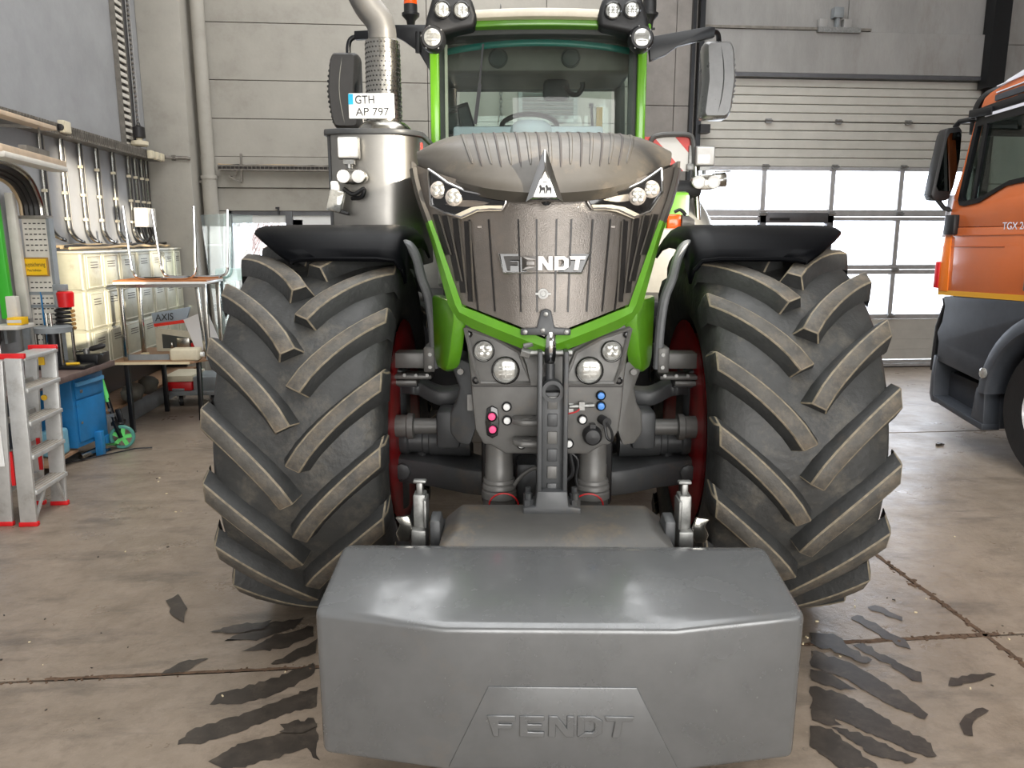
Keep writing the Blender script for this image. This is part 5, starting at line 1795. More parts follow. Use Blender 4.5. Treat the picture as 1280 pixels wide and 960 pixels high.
# lower dark part: panel, wheel arch, bumper corner, steps
low = [(6.09, 1.235), (6.05, 1.215), (6.04, 1.17), (6.10, 1.10), (6.135, 1.0), (6.135, 0.86), (6.12, 0.70)]
panel = [(6.085, 1.24), (6.055, 1.16), (6.07, 1.03), (6.12, 0.93), (6.09, 0.86), (6.09, 0.70), (5.54, 0.62), (5.535, 0.70)]
for k in range(10):
    a = R(8 + 82 * k / 9)
    panel.append((4.83 + 0.70 * math.cos(a), 0.50 + 0.70 * math.sin(a)))
panel += [(4.83, 1.28)]
KP('side_panel', 'truck_grey', flank(panel, SX - 0.005, SX + 0.06), 0.012)
KP('front_edge', 'black_plastic', MB().loft([[Vector((SX + 0.0, y, z)), Vector((SX + 0.0, y + 0.035, z)), Vector((SX + 0.25, y + 0.06, z)), Vector((SX + 0.25, y, z))] for y, z in [(6.08, 1.225), (6.06, 1.17), (6.09, 1.09), (6.13, 0.98), (6.14, 0.80), (6.14, 0.60)]]), 0.008)
KP('bumper_corner', 'truck_grey', MB().loft([[Vector((SX - 0.02, y0, z)), Vector((SX - 0.0, y1, z)), Vector((SX + 0.4, y1 + 0.06, z)), Vector((SX + 0.4, y0, z))] for z, y0, y1 in [(0.74, 6.07, 6.14), (0.55, 6.08, 6.155), (0.40, 6.07, 6.15), (0.34, 6.03, 6.12)]]), 0.012)
KP('bumper', 'truck_grey', MB().span((SX + 0.1, 6.1, 0.35), (6.6, 6.25, 1.2)), 0.05)
# arch ring
rows = []
for k in range(16):
    a = R(2 + 130 * k / 15)
    row = []
    for x, r_ in ((SX + 0.30, 0.60), (SX - 0.02, 0.585), (SX - 0.045, 0.60), (SX - 0.045, 0.66), (SX - 0.02, 0.705), (SX + 0.02, 0.71)):
        row.append(Vector((x, 4.83 + r_ * math.cos(a), 0.52 + r_ * math.sin(a))))
    rows.append(row)
KP('wheel_arch', 'truck_grey', MB().grid(rows), angle=50)
KP('marker_lamp', 'lens', MB().lathe((SX - 0.045, 5.455, 0.70), (-1, 0, 0), [(-0.01, 0.042), (0.01, 0.04), (0.018, 0.025), (0.02, 0.001)], 18))
st = KP('step_box', 'truck_grey', flank([(6.07, 0.60), (5.56, 0.55), (5.53, 0.53), (5.46, 0.53), (5.43, 0.26), (5.60, 0.275), (6.03, 0.345), (6.07, 0.38)], SX + 0.12, SX + 0.3), 0.008)
KP('step_cheek', 'truck_grey', flank([(5.565, 0.57), (5.47, 0.57), (5.44, 0.265), (5.60, 0.285)], SX - 0.01, SX + 0.13), 0.008, parent=st)
KP('step_lip', 'truck_grey', flank([(6.07, 0.40), (6.03, 0.35), (5.60, 0.275), (5.44, 0.25), (5.44, 0.30), (5.62, 0.325), (6.02, 0.395)], SX - 0.02, SX + 0.13), 0.006, parent=st)
KP('step_tread', 'zinc', MB().box((SX + 0.05, 5.82, 0.345), (0.12, 0.38, 0.012), (R(9.5), 0, 0)), parent=st)
KP('frame_rail', 'black_paint', MB().span((4.6, 0.5, 0.55), (4.8, 6.0, 0.8)).span((5.9, 0.5, 0.55), (6.1, 6.0, 0.8)))
KP('inner_arch', 'black_paint', MB().span((4.5, 4.2, 0.4), (6.3, 5.45, 1.25)))
KP('door_handle', 'black_plastic', MB().box((SX - 0.02, 5.14, 1.42), (0.04, 0.07, 0.16)), 0.015)
text_obj('model_lettering', 'TGX 26.', 0.075, 0.001, 'white_stripe', truck, Matrix.Translation(Vector((SX - 0.003, 5.36, 1.80)) - TX) @ Matrix.Rotation(-math.pi / 2, 4, 'Z') @ FACE_FRONT, 0.26)
# wheels
for wx in (SX + 0.16, 6.44):
    s = -1 if wx < 5 else 1
    t_ = KP('tyre', 'rubber_truck', MB().lathe((wx, 4.83, 0.51), (s, 0, 0), [(-0.15, 0.32), (-0.155, 0.46), (-0.13, 0.505), (0.10, 0.505), (0.135, 0.47), (0.14, 0.36), (0.12, 0.30)], 56, caps=False), angle=40)
    rm = MB().lathe((wx, 4.83, 0.51), (s, 0, 0), [(-0.1, 0.30), (0.115, 0.305), (0.125, 0.295), (0.10, 0.28), (0.06, 0.26), (0.055, 0.19), (0.075, 0.165), (0.12, 0.15), (0.13, 0.10), (0.13, 0.001)], 48)
    rim = KP('wheel_rim', 'aluminium', rm)
    for k in range(10):
        a = 2 * math.pi * k / 10
        KP('rim_hole', 'black_paint', MB().lathe((wx + s * 0.058, 4.83 + 0.225 * math.cos(a), 0.51 + 0.225 * math.sin(a)), (s, 0, 0), [(-0.002, 0.034), (0.004, 0.030), (0.0, 0.001)], 14), parent=rim)
    for k in range(10):
        a = 2 * math.pi * (k + 0.5) / 10
        KP('wheel_nut', 'zinc', MB().cyl((wx + s * 0.08, 4.83 + 0.155 * math.cos(a), 0.51 + 0.155 * math.sin(a)), (wx + s * 0.125, 4.83 + 0.155 * math.cos(a), 0.51 + 0.155 * math.sin(a)), 0.014, n=6), parent=rim)
# mirror on two arms (glass looks back towards the camera)
my = 6.10
mo = [RY(x, y, my) for x, y in ((1164, 243), (1170, 215), (1181, 168), (1185, 160), (1200, 158), (1203, 163), (1200, 200), (1193, 232), (1187, 248), (1183, 251), (1167, 250))]
n = len(mo)
b = MB()
b.add([p for p in mo] + [p + Vector((0.02, 0.14, 0)) for p in mo], [tuple(range(n)), tuple(range(2 * n - 1, n - 1, -1))] + [(k, n + k, n + (k + 1) % n, (k + 1) % n) for k in range(n)])
mr = KP('mirror', 'black_plastic', b, 0.012)
cm = sum(mo, Vector()) / n
gl = [cm + (p - cm) * 0.80 + Vector((0.012, -0.006, 0.02)) for p in mo]
KP('mirror_glass', 'mirror_dark', MB().add(gl, [tuple(range(n))]), parent=mr)
KP('mirror_arm', 'black_paint', MB().tube([RY(1193, 160, my + 0.05), RY(1200, 152, my + 0.02), RY(1212, 150, 6.0), RY(1222, 148, 5.9)], 0.022, 8).bar(RY(1214, 143, 5.95), RY(1243, 138, 5.72), 0.05, 0.06), 0.01, parent=mr)
KP('mirror_arm', 'black_paint', MB().tube([RY(1172, 250, my + 0.05), RY(1180, 260, my + 0.04), RY(1190, 263, my + 0.02), RY(1198, 264, my)], 0.02, 8), parent=mr)
KP('arm_mount', 'black_plastic', MB().span((SX - 0.04, 6.0, 1.74), (SX + 0.03, 6.13, 1.90)), 0.015, parent=mr)

# ================================================================== LEFT SIDE OF THE HALL
def LP(name, m, b, parent, org, bevel=0.0, angle=35, seg=2):
    org = Vector(org)
    b.v = [tuple(Vector(p) - org) for p in b.v]
    return b.build(name, m, parent, bevel=bevel, angle=angle, seg=seg)


# ---- lockers: three tiers of doors on a low plinth
LX, LY0, LY1 = -3.0, 6.80, 9.24
TZ = [(0.60, 0.93), (0.935, 1.27), (1.275, 1.585)]
cols = [6.82, 7.15, 7.52, 7.93, 8.31, 8.66, 9.0, 9.22]
org = Vector((-3.14, 8.0, 0.3))
lk = thing('locker_bank', 'bank of beige steel lockers in three tiers along the left wall', 'locker', org)
LP('carcass', 'locker', MB().span((XL + 0.005, LY0, 0.585), (LX - 0.012, LY1, 1.59)), lk, org)
LP('top_board', 'locker_trim', MB().span((XL + 0.005, LY0 - 0.01, 1.59), (LX + 0.01, LY1 + 0.01, 1.605)), lk, org)
LP('under_shade_panel', 'black_paint', MB().span((XL + 0.005, LY0, 0.225), (XL + 0.03, LY1, 0.585)).span((XL + 0.01, LY1 - 0.03, 0.225), (LX - 0.02, LY1, 0.585)), lk, org)  # black sheet stands in for the deep shade under the lockers
for z0, z1 in TZ:
    for y0, y1 in zip(cols, cols[1:]):
        d = LP('locker_door', 'locker', MB().span((LX - 0.014, y0 + 0.008, z0 + 0.006), (LX + 0.004, y1 - 0.008, z1 - 0.006)), lk, org, 0.012)
        e = MB()
        q = [(y0 + 0.03, z0 + 0.025), (y1 - 0.03, z0 + 0.025), (y1 - 0.03, z1 - 0.025), (y0 + 0.03, z1 - 0.025)]
        e.tube([Vector((LX + 0.005, y, z)) for y, z in q + q[:1]], 0.006, 5)
        LP('door_bead', 'locker_trim', e, d, org)
        v = MB()
        for k in range(3):
            v.box((LX + 0.006, (y0 + y1) / 2, z1 - 0.075 - 0.022 * k), (0.006, (y1 - y0) * 0.4, 0.006))
        LP('vent_slits', 'joint', v, d, org)
    # recessed end panel of each tier
    LP('end_panel', 'locker', MB().span((XL + 0.03, LY0 - 0.012, z0 + 0.01), (LX - 0.03, LY0 + 0.004, z1 - 0.01)), lk, org, 0.010)
    LP('end_bead', 'locker_trim', MB().span((LX - 0.035, LY0 - 0.016, z0 + 0.005), (LX - 0.012, LY0 + 0.004, z1 - 0.005)), lk, org, 0.006)
pln = struct(MB().span((XL, 6.9, 0), (-2.96, 9.3, 0.19)).build('trim_2', 'grey_paint', bevel=0.01))
struct(MB().span((XL, 6.9, 0.19), (-2.94, 9.3, 0.215)).build('trim_3', 'wood'))
for k, (y, z, s_, lb) in enumerate([(7.25, 0.30, 0.34, 'rumpled dark grey sack on the ledge nearest the blue cabinet'), (7.62, 0.30, 0.30, 'rumpled dark grey sack on the ledge next to the red trolley')]):
    b = MB()
    rings = []
    for i in range(9):
        t = i / 8
        r_ = 0.10 * math.sin(math.pi * (0.08 + 0.84 * t)) ** 0.6
        rings.append([Vector((-2.88 + 0.9 * r_ * math.cos(a) * (1 + 0.12 * math.sin(3 * a + i)), y - s_ / 2 + s_ * t, z + 0.012 + r_ * math.sin(a) * 0.85 * (1 + 0.12 * math.cos(4 * a + 2 * i)))) for a in [2 * math.pi * q / 14 for q in range(14)]])
    b.loft(rings)
    tag(b.build('sack', 'sack_grey', None, angle=80), lb, 'sack', 'grey sacks on the ledge')

# ---- cable tray along the wall: base, slotted rails, loose cables
tz = 2.585


def tray(name, p0, p1, w, h, label, n, side):
    """tray from p0 to p1 (horizontal); side = unit vector away from wall"""
    p0, p1, side = Vector(p0), Vector(p1), Vector(side)
    o = thing(name, label, 'cable tray', p0, group=None)
    d = p1 - p0
    L_ = d.length
    d.normalize()
    X = lambda s, a, z: d * s + side * a + Vector((0, 0, z))
    b = MB()
    b.add([X(0, 0, 0), X(0, w, 0), X(L_, w, 0), X(L_, 0, 0), X(0, 0, 0.004), X(0, w, 0.004), X(L_, w, 0.004), X(L_, 0, 0.004)],
          [(0, 1, 2, 3), (7, 6, 5, 4), (0, 4, 5, 1), (1, 5, 6, 2), (2, 6, 7, 3), (3, 7, 4, 0)])
    b.build('tray_base', 'tray_metal', o)
    b = MB()
    for z in (0.006, h - 0.006):
        b.bar(X(0, w, z), X(L_, w, z), 0.006, 0.018)
    for k in range(n + 1):
        b.bar(X(L_ * k / n, w, 0), X(L_ * k / n, w, h), 0.004, L_ / n * 0.55, side)
    b.build('slotted_rail', 'tray_metal', o)
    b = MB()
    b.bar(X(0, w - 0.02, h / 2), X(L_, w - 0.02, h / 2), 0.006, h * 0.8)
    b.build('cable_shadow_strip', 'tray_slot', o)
    for k in range(4):
        pts = [X(L_ * i / 14, w * (0.2 + 0.2 * k), h * 0.75 + 0.012 + random.uniform(-0.012, 0.016)) for i in range(15)]
        MB().tube(pts, 0.009, 5).build('cable', 'cable_beige' if k % 2 else 'cable_black', o)
    return o


tr1 = tray('cable_tray', (XL, 5.2, tz - 0.03), (XL, 9.27, tz - 0.03), 0.16, 0.085, 'long slotted cable tray running along the left wall', 95, (1, 0, 0))
tr2 = tray('cable_tray', (-2.60, YB - 0.035, 2.49), (0.4, YB - 0.035, 2.49), 0.13, 0.06, 'slotted cable tray crossing the back wall above the window', 62, (0, -1, 0))
o = thing('steel_pipe', 'thin grey pipe bent round the corner pilaster above the tray', 'pipe', (-3.05, 9.28, 2.6))
LP('pipe_run', 'tray_metal', MB().tube([(-3.12, 9.05, 2.63), (-3.08, 9.22, 2.60), (-3.0, 9.27, 2.60), (-2.86, 9.27, 2.60), (-2.82, 9.28, 2.59)], 0.02, 8), o, (-3.05, 9.28, 2.6))
LP('pipe_collar', 'tray_metal', MB().cyl((-3.02, 9.27, 2.60), (-2.98, 9.27, 2.60), 0.03), o, (-3.05, 9.28, 2.6))

# vertical cable ladders above the tray
for y, w, m, lb, rung in ((8.72, 0.11, 'tray_metal', 'upright cable ladder with bright rungs on the left wall', 1), (8.98, 0.06, 'aluminium', 'narrow upright slotted channel right of the cable ladder', 0)):
    o = thing('cable_ladder', lb, 'cable ladder', (XL, y, 2.66))
    b = MB()
    b.span((XL + 0.002, y - w, 2.66), (XL + 0.05, y - w + 0.016, 5.2)).span((XL + 0.002, y + w - 0.016, 2.66), (XL + 0.05, y + w, 5.2))
    LP('side_rail', m, b, o, (XL, y, 2.66))
    LP('back_cables', 'cable_black', MB().span((XL + 0.004, y - w + 0.02, 2.66), (XL + 0.025, y + w - 0.02, 5.2)), o, (XL, y, 2.66))
    b = MB()
    nr = 36 if rung else 52
    for k in range(nr):
        z = 2.68 + 2.5 * k / nr
        b.box((XL + 0.035, y, z), (0.02, 2 * w - 0.03, 0.034 if rung else 0.02))
    LP('rungs', 'white_board' if rung else 'tray_metal', b, o, (XL, y, 2.66))
MB().tube([(XL + 0.05, 8.86, 2.66), (XL + 0.05, 8.86, 5.2)], 0.03, 6)
o = tag(MB().tube([(XL + 0.04, 8.868, 2.66), (XL + 0.045, 8.86, 4.0), (XL + 0.04, 8.868, 5.2)], 0.022, 8).build('riser_cable', 'cable_black'), 'thick black cable rising between the two upright ladders', 'cable')

# ---- conduits dropping from the tray to the lockers
ctop = tz - 0.03
marks = [(6.86, 1.72, 'first'), (7.21, 1.70, 'second'), (7.56, 1.69, 'third'), (7.90, 1.69, 'fourth'), (8.27, 1.69, 'fifth'), (8.66, 1.69, 'sixth'), (8.84, 1.69, 'seventh'), (9.02, 1.69, 'eighth'), (9.16, 1.66, 'ninth')]
for k, (y, z1, nth) in enumerate(marks):
    o = thing('conduit', '%s bundle of bent conduits from the left, hanging under the wall tray' % nth, 'conduit', (XL, y, z1), group='conduits under the wall tray')
    og = (XL, y, z1)
    dy = 0.10 if k < 6 else 0.02
    for q, (m, r_, off) in enumerate((('steel', 0.013, 0.0), ('cable_black', 0.016, 0.032), ('cable_grey', 0.011, 0.062))):
        pts = smoothpath([(XL + 0.03, y + off * 0.6, ctop), (XL + 0.025, y + off, ctop - 0.1), (XL + 0.025, y + off, z1 + 0.18), (XL + 0.03, y + off + 0.01, z1 + 0.07), (XL + 0.05, y + off + dy * 0.6, z1 + 0.005), (XL + 0.06, y + off + dy * 1.6, z1 - 0.015 - 0.01 * q)], 5)
        LP('conduit_tube', m, MB().tube(pts, r_, 7), o, og)
    for z in (2.35, 2.1, 1.88):
        LP('pipe_clip', 'beige_plastic', MB().box((XL + 0.03, y - 0.012, z), (0.04, 0.02, 0.025)), o, og)
o = thing('cable_run', 'bundle of beige cables lying along the top of the lockers', 'cable', (-3.2, 8.0, 1.64))
for q in range(5):
    pts = [Vector((XL + 0.04 + 0.035 * q, 6.85 + 2.4 * i / 16, 1.625 + 0.015 * (q % 2) + random.uniform(0, 0.018))) for i in range(17)]
    LP('cable', 'cable_beige' if q % 3 else 'cable_black', MB().tube(pts, 0.012, 6), o, (-3.2, 8.0, 1.64))

# ---- boxes, siren, socket on the tray
def wallbox(name, label, cat, c, s, m, extra=None, group=None):
    o = thing(name, label, cat, c, group=group)
    MB().box((0, 0, 0), s).build('housing', m, o, bevel=0.008)
    MB().box((s[0] / 2 + 0.003, 0, 0), (0.006, s[1] * 0.85, s[2] * 0.85)).build('lid', m, o, bevel=0.002)
    if extra:
        extra(o)
    return o


wallbox('junction_box', 'beige socket box clipped to the wall tray above the hanging lamp', 'junction box', (-3.12, 6.98, 2.62), (0.05, 0.13, 0.10), 'beige_plastic',
        lambda o: MB().lathe((0, -0.066, -0.01), (0, -1, 0), [(0, 0.028), (0.02, 0.026), (0.025, 0.012)], 12).build('socket', 'cable_black', o))
for k, y in enumerate((8.86, 9.0, 9.14)):
    wallbox('junction_box', '%s small beige box on the wall tray below the siren' % ('nearest', 'middle', 'farthest')[k], 'junction box', (-3.10, y, 2.59), (0.05, 0.10, 0.085), 'beige_plastic', group='small boxes on the tray')
c = RX(178, 272, -3.2)
wallbox('distribution_box', 'white wall box with a black cable between the conduits', 'junction box', (-3.17, c.y, c.z), (0.12, 0.30, 0.20), 'white_board',
        lambda o: MB().tube(smoothpath([(0.02, 0.05, -0.1), (0.03, 0.06, -0.16), (0.0, 0.05, -0.24), (-0.03, 0.02, -0.27)], 4), 0.012, 6).build('box_cable', 'cable_black', o))
c = RX(180, 188, -3.16)
o = thing('siren', 'small black horn siren with beige foot standing on the tray', 'siren', (-3.16, c.y - 0.1, 2.662))
MB().lathe((0, 0, 0), (0, 0, 1), [(0, 0.07), (0.015, 0.085), (0.05, 0.085), (0.06, 0.03), (0.08, 0.03)], 16).build('siren_foot', 'beige_plastic', o)
MB().lathe((0, 0, 0.08), (0, 0, 1), [(0, 0.05), (0.01, 0.06), (0.11, 0.06), (0.12, 0.04), (0.13, 0.01)], 16).build('siren_horn', 'cable_black', o)
MB().tube([(-0.02, 0, 0.2), (-0.01, 0, 0.24), (0.01, 0, 0.24), (0.02, 0, 0.2)], 0.005, 5).build('siren_eye', 'cable_black', o)

# ---- hanging fluorescent lamp and its rail
p0, p1 = Vector((-2.60, 4.9, 2.2)), Vector((-2.745, 6.0, 2.2))
o = thing('strip_lamp', 'long beige strip lamp hanging above the workbench', 'lamp', (p0 + p1) / 2)
og = (p0 + p1) / 2
LP('lamp_housing', 'beige_lamp', MB().bar(p0 + Vector((0, 0, 0.035)), p1 + Vector((0, 0, 0.035)), 0.10, 0.05), o, og, 0.01)
LP('lamp_diffuser', 'white_board', MB().bar(p0, p1, 0.12, 0.04), o, og, 0.014)
LP('lamp_bracket', 'tray_metal', MB().bar(p1 + Vector((0.06, -0.6, 0.08)), p1 + Vector((0.02, -0.22, 0.08)), 0.05, 0.05), o, og)
LP('suspension_wire', 'tray_metal', MB().cyl(p1 + Vector((0.03, -0.30, 0.1)), p1 + Vector((0.03, -0.30, 0.25)), 0.006, n=6), o, og)
r0, r1 = Vector((-2.70, 4.9, 2.47)), Vector((-2.74, 5.9, 2.47))
o = thing('mounting_rail', 'pale steel rail above the strip lamp, level with the tray', 'rail', r1)
LP('rail_profile', 'beige_lamp', MB().bar(r0, r1, 0.10, 0.03), o, r1, 0.004)
LP('rail_bracket', 'tray_metal', MB().bar(r1 + Vector((0, -0.05, 0)), Vector((XL, 5.95, 2.50)), 0.03, 0.02), o, r1)

# ---- bent black trunking and perforated board below it
o = thing('cable_bundle', 'thick curved band of black cables bending down to the perforated board', 'cable trunk', (-3.14, 6.36, 1.9))
og = Vector((-3.14, 6.36, 1.9))
for q, (m, r_) in enumerate((('cable_beige', 0.02), ('cable_black', 0.028), ('cable_black', 0.028), ('cable_black', 0.028), ('steel', 0.02))):
    x = -3.215 + 0.036 * q
    pts = smoothpath([(x - 0.06, 5.6, 2.16 + 0.02 * q), (x - 0.03, 5.95, 2.17 + 0.02 * q), (x, 6.2, 2.12 + 0.012 * q), (x, 6.34, 2.0), (x, 6.36, 1.88)], 5)
    LP('trunk_cable', m, MB().tube(pts, r_, 8), o, og)
bx0, bx1, by = -3.225, -3.045, 6.35
o = thing('perforated_board', 'upright perforated white board carrying the yellow sign', 'board', (-3.135, by, 0.75))
og = Vector((-3.135, by, 0.75))
LP('board_sheet', 'white_board', MB().span((bx0, by, 0.75), (bx1, by + 0.06, 1.86)), o, og)
LP('board_side', 'grey_paint', MB().span((bx1, by - 0.005, 0.75), (bx1 + 0.02, by + 0.07, 1.86)), o, og)
LP('board_cap', 'tray_metal', MB().span((bx0 - 0.06, by - 0.03, 1.86), (bx1 + 0.01, by + 0.1, 1.885)), o, og, 0.004)
b = MB()
for i in range(26):
    for j in range(5):
        if 1.41 < 0.80 + i * 0.041 < 1.585:
            continue
        b.box((bx0 + 0.025 + j * 0.033, by - 0.001, 0.80 + i * 0.041), (0.022 if (i + j) % 2 else 0.016, 0.003, 0.009))
b.build('slots', 'tray_slot', o)['kind'] = 'stuff'
for v in [o.children[-1]]:
    v.location = -og
for z in (1.29, 1.19):
    LP('clamp_strip', 'grey_paint', MB().span((bx0, by - 0.012, z - 0.012), (bx1 + 0.03, by, z + 0.012)), o, og)
LP('blue_cord', 'bench_blue', MB().tube([(bx0 + 0.085, by - 0.008, 1.30), (bx0 + 0.088, by - 0.012, 1.1), (bx0 + 0.09, by - 0.01, 0.9)], 0.006, 5), o, og)
o = thing('yellow_sign', 'yellow framed sign with black lettering on the perforated board', 'sign', (-3.152, by - 0.03, 1.495))
MB().box((0, 0, 0), (0.205, 0.016, 0.145)).build('sign_frame', 'sign_wood', o, bevel=0.004)
MB().box((0, -0.009, 0), (0.185, 0.004, 0.122)).build('sign_face', 'sign_yellow', o)
text_obj('sign_lettering', 'Hauptsicherung', 0.045, 0.0005, 'plate_text', o, Matrix.Translation(Vector((0, -0.0115, 0.018))) @ FACE_FRONT, 0.165)
text_obj('sign_lettering', 'Platz freihalten', 0.026, 0.0005, 'plate_text', o, Matrix.Translation(Vector((0, -0.0115, -0.026))) @ FACE_FRONT, 0.10)

# ---- green post, white post, shelf with small goods
o = thing('green_post', 'bright green upright post at the left picture edge', 'post', (-3.245, 6.05, 1.12))
MB().prism([(-0.05, 0), (0.03, 0), (0.012, 0.95), (-0.05, 0.95)], 0.05, lambda a, z, t: Vector((a, t, z))).build('post_body', 'green_post', o, bevel=0.006)
MB().span((0.0, -0.02, 0.0), (0.075, 0.04, 0.17)).build('post_sleeve', 'white_board', o, bevel=0.006)
o = thing('white_post', 'narrow white upright beside the green post', 'post', (-3.16, 6.25, 1.0))
MB().prism([(-0.06, 0.1), (0.02, 0.1), (0.0, 1.05), (-0.06, 1.05)], 0.05, lambda a, z, t: Vector((a - 0.06, t, z))).build('post_body', 'white_board', o, bevel=0.006)
MB().span((-0.12, 0.03, -0.3), (-0.07, 0.06, 0.55)).build('post_backing', 'grey_paint', o)
o = thing('wall_shelf', 'small pale shelf below the green post', 'shelf', (-3.2, 6.0, 1.07))
MB().box((0, 0, 0), (0.2, 0.24, 0.03)).build('shelf_board', 'white_board', o, bevel=0.004)
MB().box((-0.05, 0.05, -0.07), (0.02, 0.12, 0.12)).build('shelf_bracket', 'grey_paint', o)
o = thing('yellow_carton', 'small yellow carton lying on the pale shelf', 'box', (-3.145, 5.98, 1.085))
MB().box((0, 0, 0.028), (0.10, 0.10, 0.055)).build('carton_body', 'sign_yellow', o, bevel=0.003)
MB().box((0.0, -0.051, 0.028), (0.10, 0.003, 0.022)).build('carton_band', 'white_board', o)
o = thing('file_handle', 'black handled tool hanging below the pale shelf', 'tool', (-3.25, 5.9, 0.95))
MB().lathe((0.0, 0, 0), (0, 0, 1), [(0, 0.006), (0.03, 0.02), (0.09, 0.018), (0.11, 0.01)], 10).build('tool_grip', 'cable_black', o)
MB().cyl((0, 0, -0.12), (0, 0, 0.0), 0.006, n=8).build('tool_blade', 'steel', o)

# ---- blue workbench
og = Vector((-3.03, 6.0, 0))
wbn = thing('workbench', 'blue steel workbench cabinet with dark brown top', 'workbench', og)
LP('bench_top', 'bench_top', MB().prism([(-3.28, 5.0), (-2.78, 5.0), (-2.70, 6.50), (-3.28, 6.50)], 0.045, lambda x, y, t: Vector((x, y, 0.685 + t))), wbn, og, 0.004)
cab = LP('cabinet_body', 'bench_blue', MB().prism([(-3.26, 6.02), (-2.83, 6.0), (-2.765, 6.40), (-3.26, 6.42)], 0.555, lambda x, y, t: Vector((x, y, 0.12 + t))), wbn, og, 0.006)
n_ = Vector((0.40, -0.065, 0)).normalized()
fa, fb = Vector((-2.83, 6.0, 0)), Vector((-2.765, 6.40, 0))
fd = (fb - fa).normalized()
FP = lambda s, z, out=0.0: fa + fd * s + n_ * out + Vector((0, 0, z))


def front_panel(name, m, s0, s1, z0, z1, o0, o1, par):
    b = MB()
    b.add([FP(s0, z0, o0), FP(s1, z0, o0), FP(s1, z1, o0), FP(s0, z1, o0), FP(s0, z0, o1), FP(s1, z0, o1), FP(s1, z1, o1), FP(s0, z1, o1)],
          [(0, 1, 2, 3), (7, 6, 5, 4), (0, 4, 5, 1), (1, 5, 6, 2), (2, 6, 7, 3), (3, 7, 4, 0)])
    return LP(name, m, b, par, og, 0.004)


dr = front_panel('drawer', 'bench_blue', 0.03, 0.37, 0.50, 0.66, 0.0, 0.012, wbn)
front_panel('drawer_handle', 'bench_blue_light', 0.03, 0.37, 0.60, 0.632, 0.012, 0.035, dr)
front_panel('drawer_lock', 'zinc', 0.08, 0.11, 0.54, 0.565, 0.012, 0.018, dr)
dd = front_panel('cabinet_door', 'bench_blue', 0.03, 0.37, 0.16, 0.485, 0.0, 0.012, wbn)
front_panel('door_lock', 'zinc', 0.055, 0.075, 0.30, 0.32, 0.012, 0.02, dd)
LP('bench_leg', 'bench_blue', MB().span((-2.79, 6.20, 0), (-2.735, 6.26, 0.2)), wbn, og, 0.004)
LP('bench_leg', 'bench_blue', MB().span((-2.80, 6.34, 0), (-2.76, 6.41, 0.13)), wbn, og, 0.004)
LP('bench_leg', 'bench_blue', MB().span((-3.22, 6.05, 0), (-3.17, 6.1, 0.13)), wbn, og, 0.004)
LP('lower_shelf', 'wood', MB().span((-3.26, 5.6, 0.085), (-2.85, 6.05, 0.105)), wbn, og)
LP('bench_side', 'bench_blue', MB().span((-3.26, 5.05, 0.0), (-2.95, 5.1, 0.68)), wbn, og)
o = thing('jerrycan', 'pale blue plastic canister standing beside the blue cabinet', 'canister', (-2.93, 5.88, 0.106))
MB().box((0, 0, 0.10), (0.14, 0.16, 0.20)).build('canister_body', 'pale_blue', o, bevel=0.025, seg=3)
MB().box((0.05, -0.082, 0.07), (0.05, 0.004, 0.07)).build('canister_label', 'white_plastic', o)
MB().tube(smoothpath([(-0.04, 0, 0.195), (-0.03, 0, 0.225), (0.03, 0, 0.225), (0.04, 0, 0.195)], 4), 0.012, 6).build('canister_handle', 'pale_blue', o)

# fixture on the bench: base plate, hydraulic cylinder between rods, ring head
o = thing('bench_press', 'dark hydraulic press with upright rods on the workbench', 'press', (-2.97, 6.16, 0.731))
MB().box((0.06, 0.02, 0.014), (0.36, 0.3, 0.028)).build('press_plate', 'black_paint', o, bevel=0.004)
MB().lathe((-0.02, 0, 0.028), (0, 0, 1), [(0, 0.05), (0.10, 0.05), (0.10, 0.055), (0.14, 0.055), (0.14, 0.045), (0.25, 0.045)], 20).build('press_cylinder', 'dark_steel', o)
for x, y in ((-0.10, 0.02), (0.05, -0.05), (0.10, 0.04), (-0.12, -0.06)):
    MB().cyl((x, y, 0.028), (x, y, 0.30), 0.012, n=10).build('press_rod', 'steel', o)
MB().lathe((-0.02, 0, 0.275), (0, 0, 1), [(0, 0.13), (0.04, 0.132), (0.045, 0.12), (0.045, 0.01)], 28).build('press_head', 'grey_paint', o)
for x in (-0.06, -0.03):
    MB().cyl((x, 0.0, 0.32), (x, 0.0, 0.42), 0.010, n=8).build('guide_pin', 'steel', o)
o = thing('tool_case', 'flat black tool case lying beside the press', 'case', (-2.80, 6.34, 0.731))
MB().box((0, 0, 0.045), (0.17, 0.22, 0.085)).build('case_body', 'black_paint', o, bevel=0.008)
MB().box((0.087, 0, 0.06), (0.006, 0.06, 0.02)).build('case_latch', 'dark_steel', o)
o = thing('torque_wrench', 'long wrench with black grip lying across the tool case', 'wrench', (-2.80, 6.30, 0.835))
MB().cyl((-0.12, -0.02, 0), (0.0, 0.0, 0.015), 0.012, n=10).build('wrench_shaft', 'steel', o)
MB().lathe((0, 0, 0.015), (1, 0.12, 0.25), [(0, 0.014), (0.02, 0.022), (0.10, 0.022), (0.12, 0.012)], 12).build('wrench_grip', 'cable_black', o)
MB().lathe((-0.02, -0.01, 0.0), (0, 0, 1), [(-0.018, 0.024), (0.02, 0.024), (0.028, 0.012)], 14).build('wrench_head', 'zinc', o)
o = thing('spirit_level', 'tiny yellow vial lying on the press plate', 'level', (-2.835, 6.06, 0.7605))
MB().cyl((-0.05, 0, 0.011), (0.05, 0.02, 0.011), 0.010, n=10).build('vial_body', 'yellow_tag', o)
MB().cyl((-0.052, -0.001, 0.011), (-0.04, 0.002, 0.011), 0.0108, n=10).build('vial_cap', 'plate_text', o)
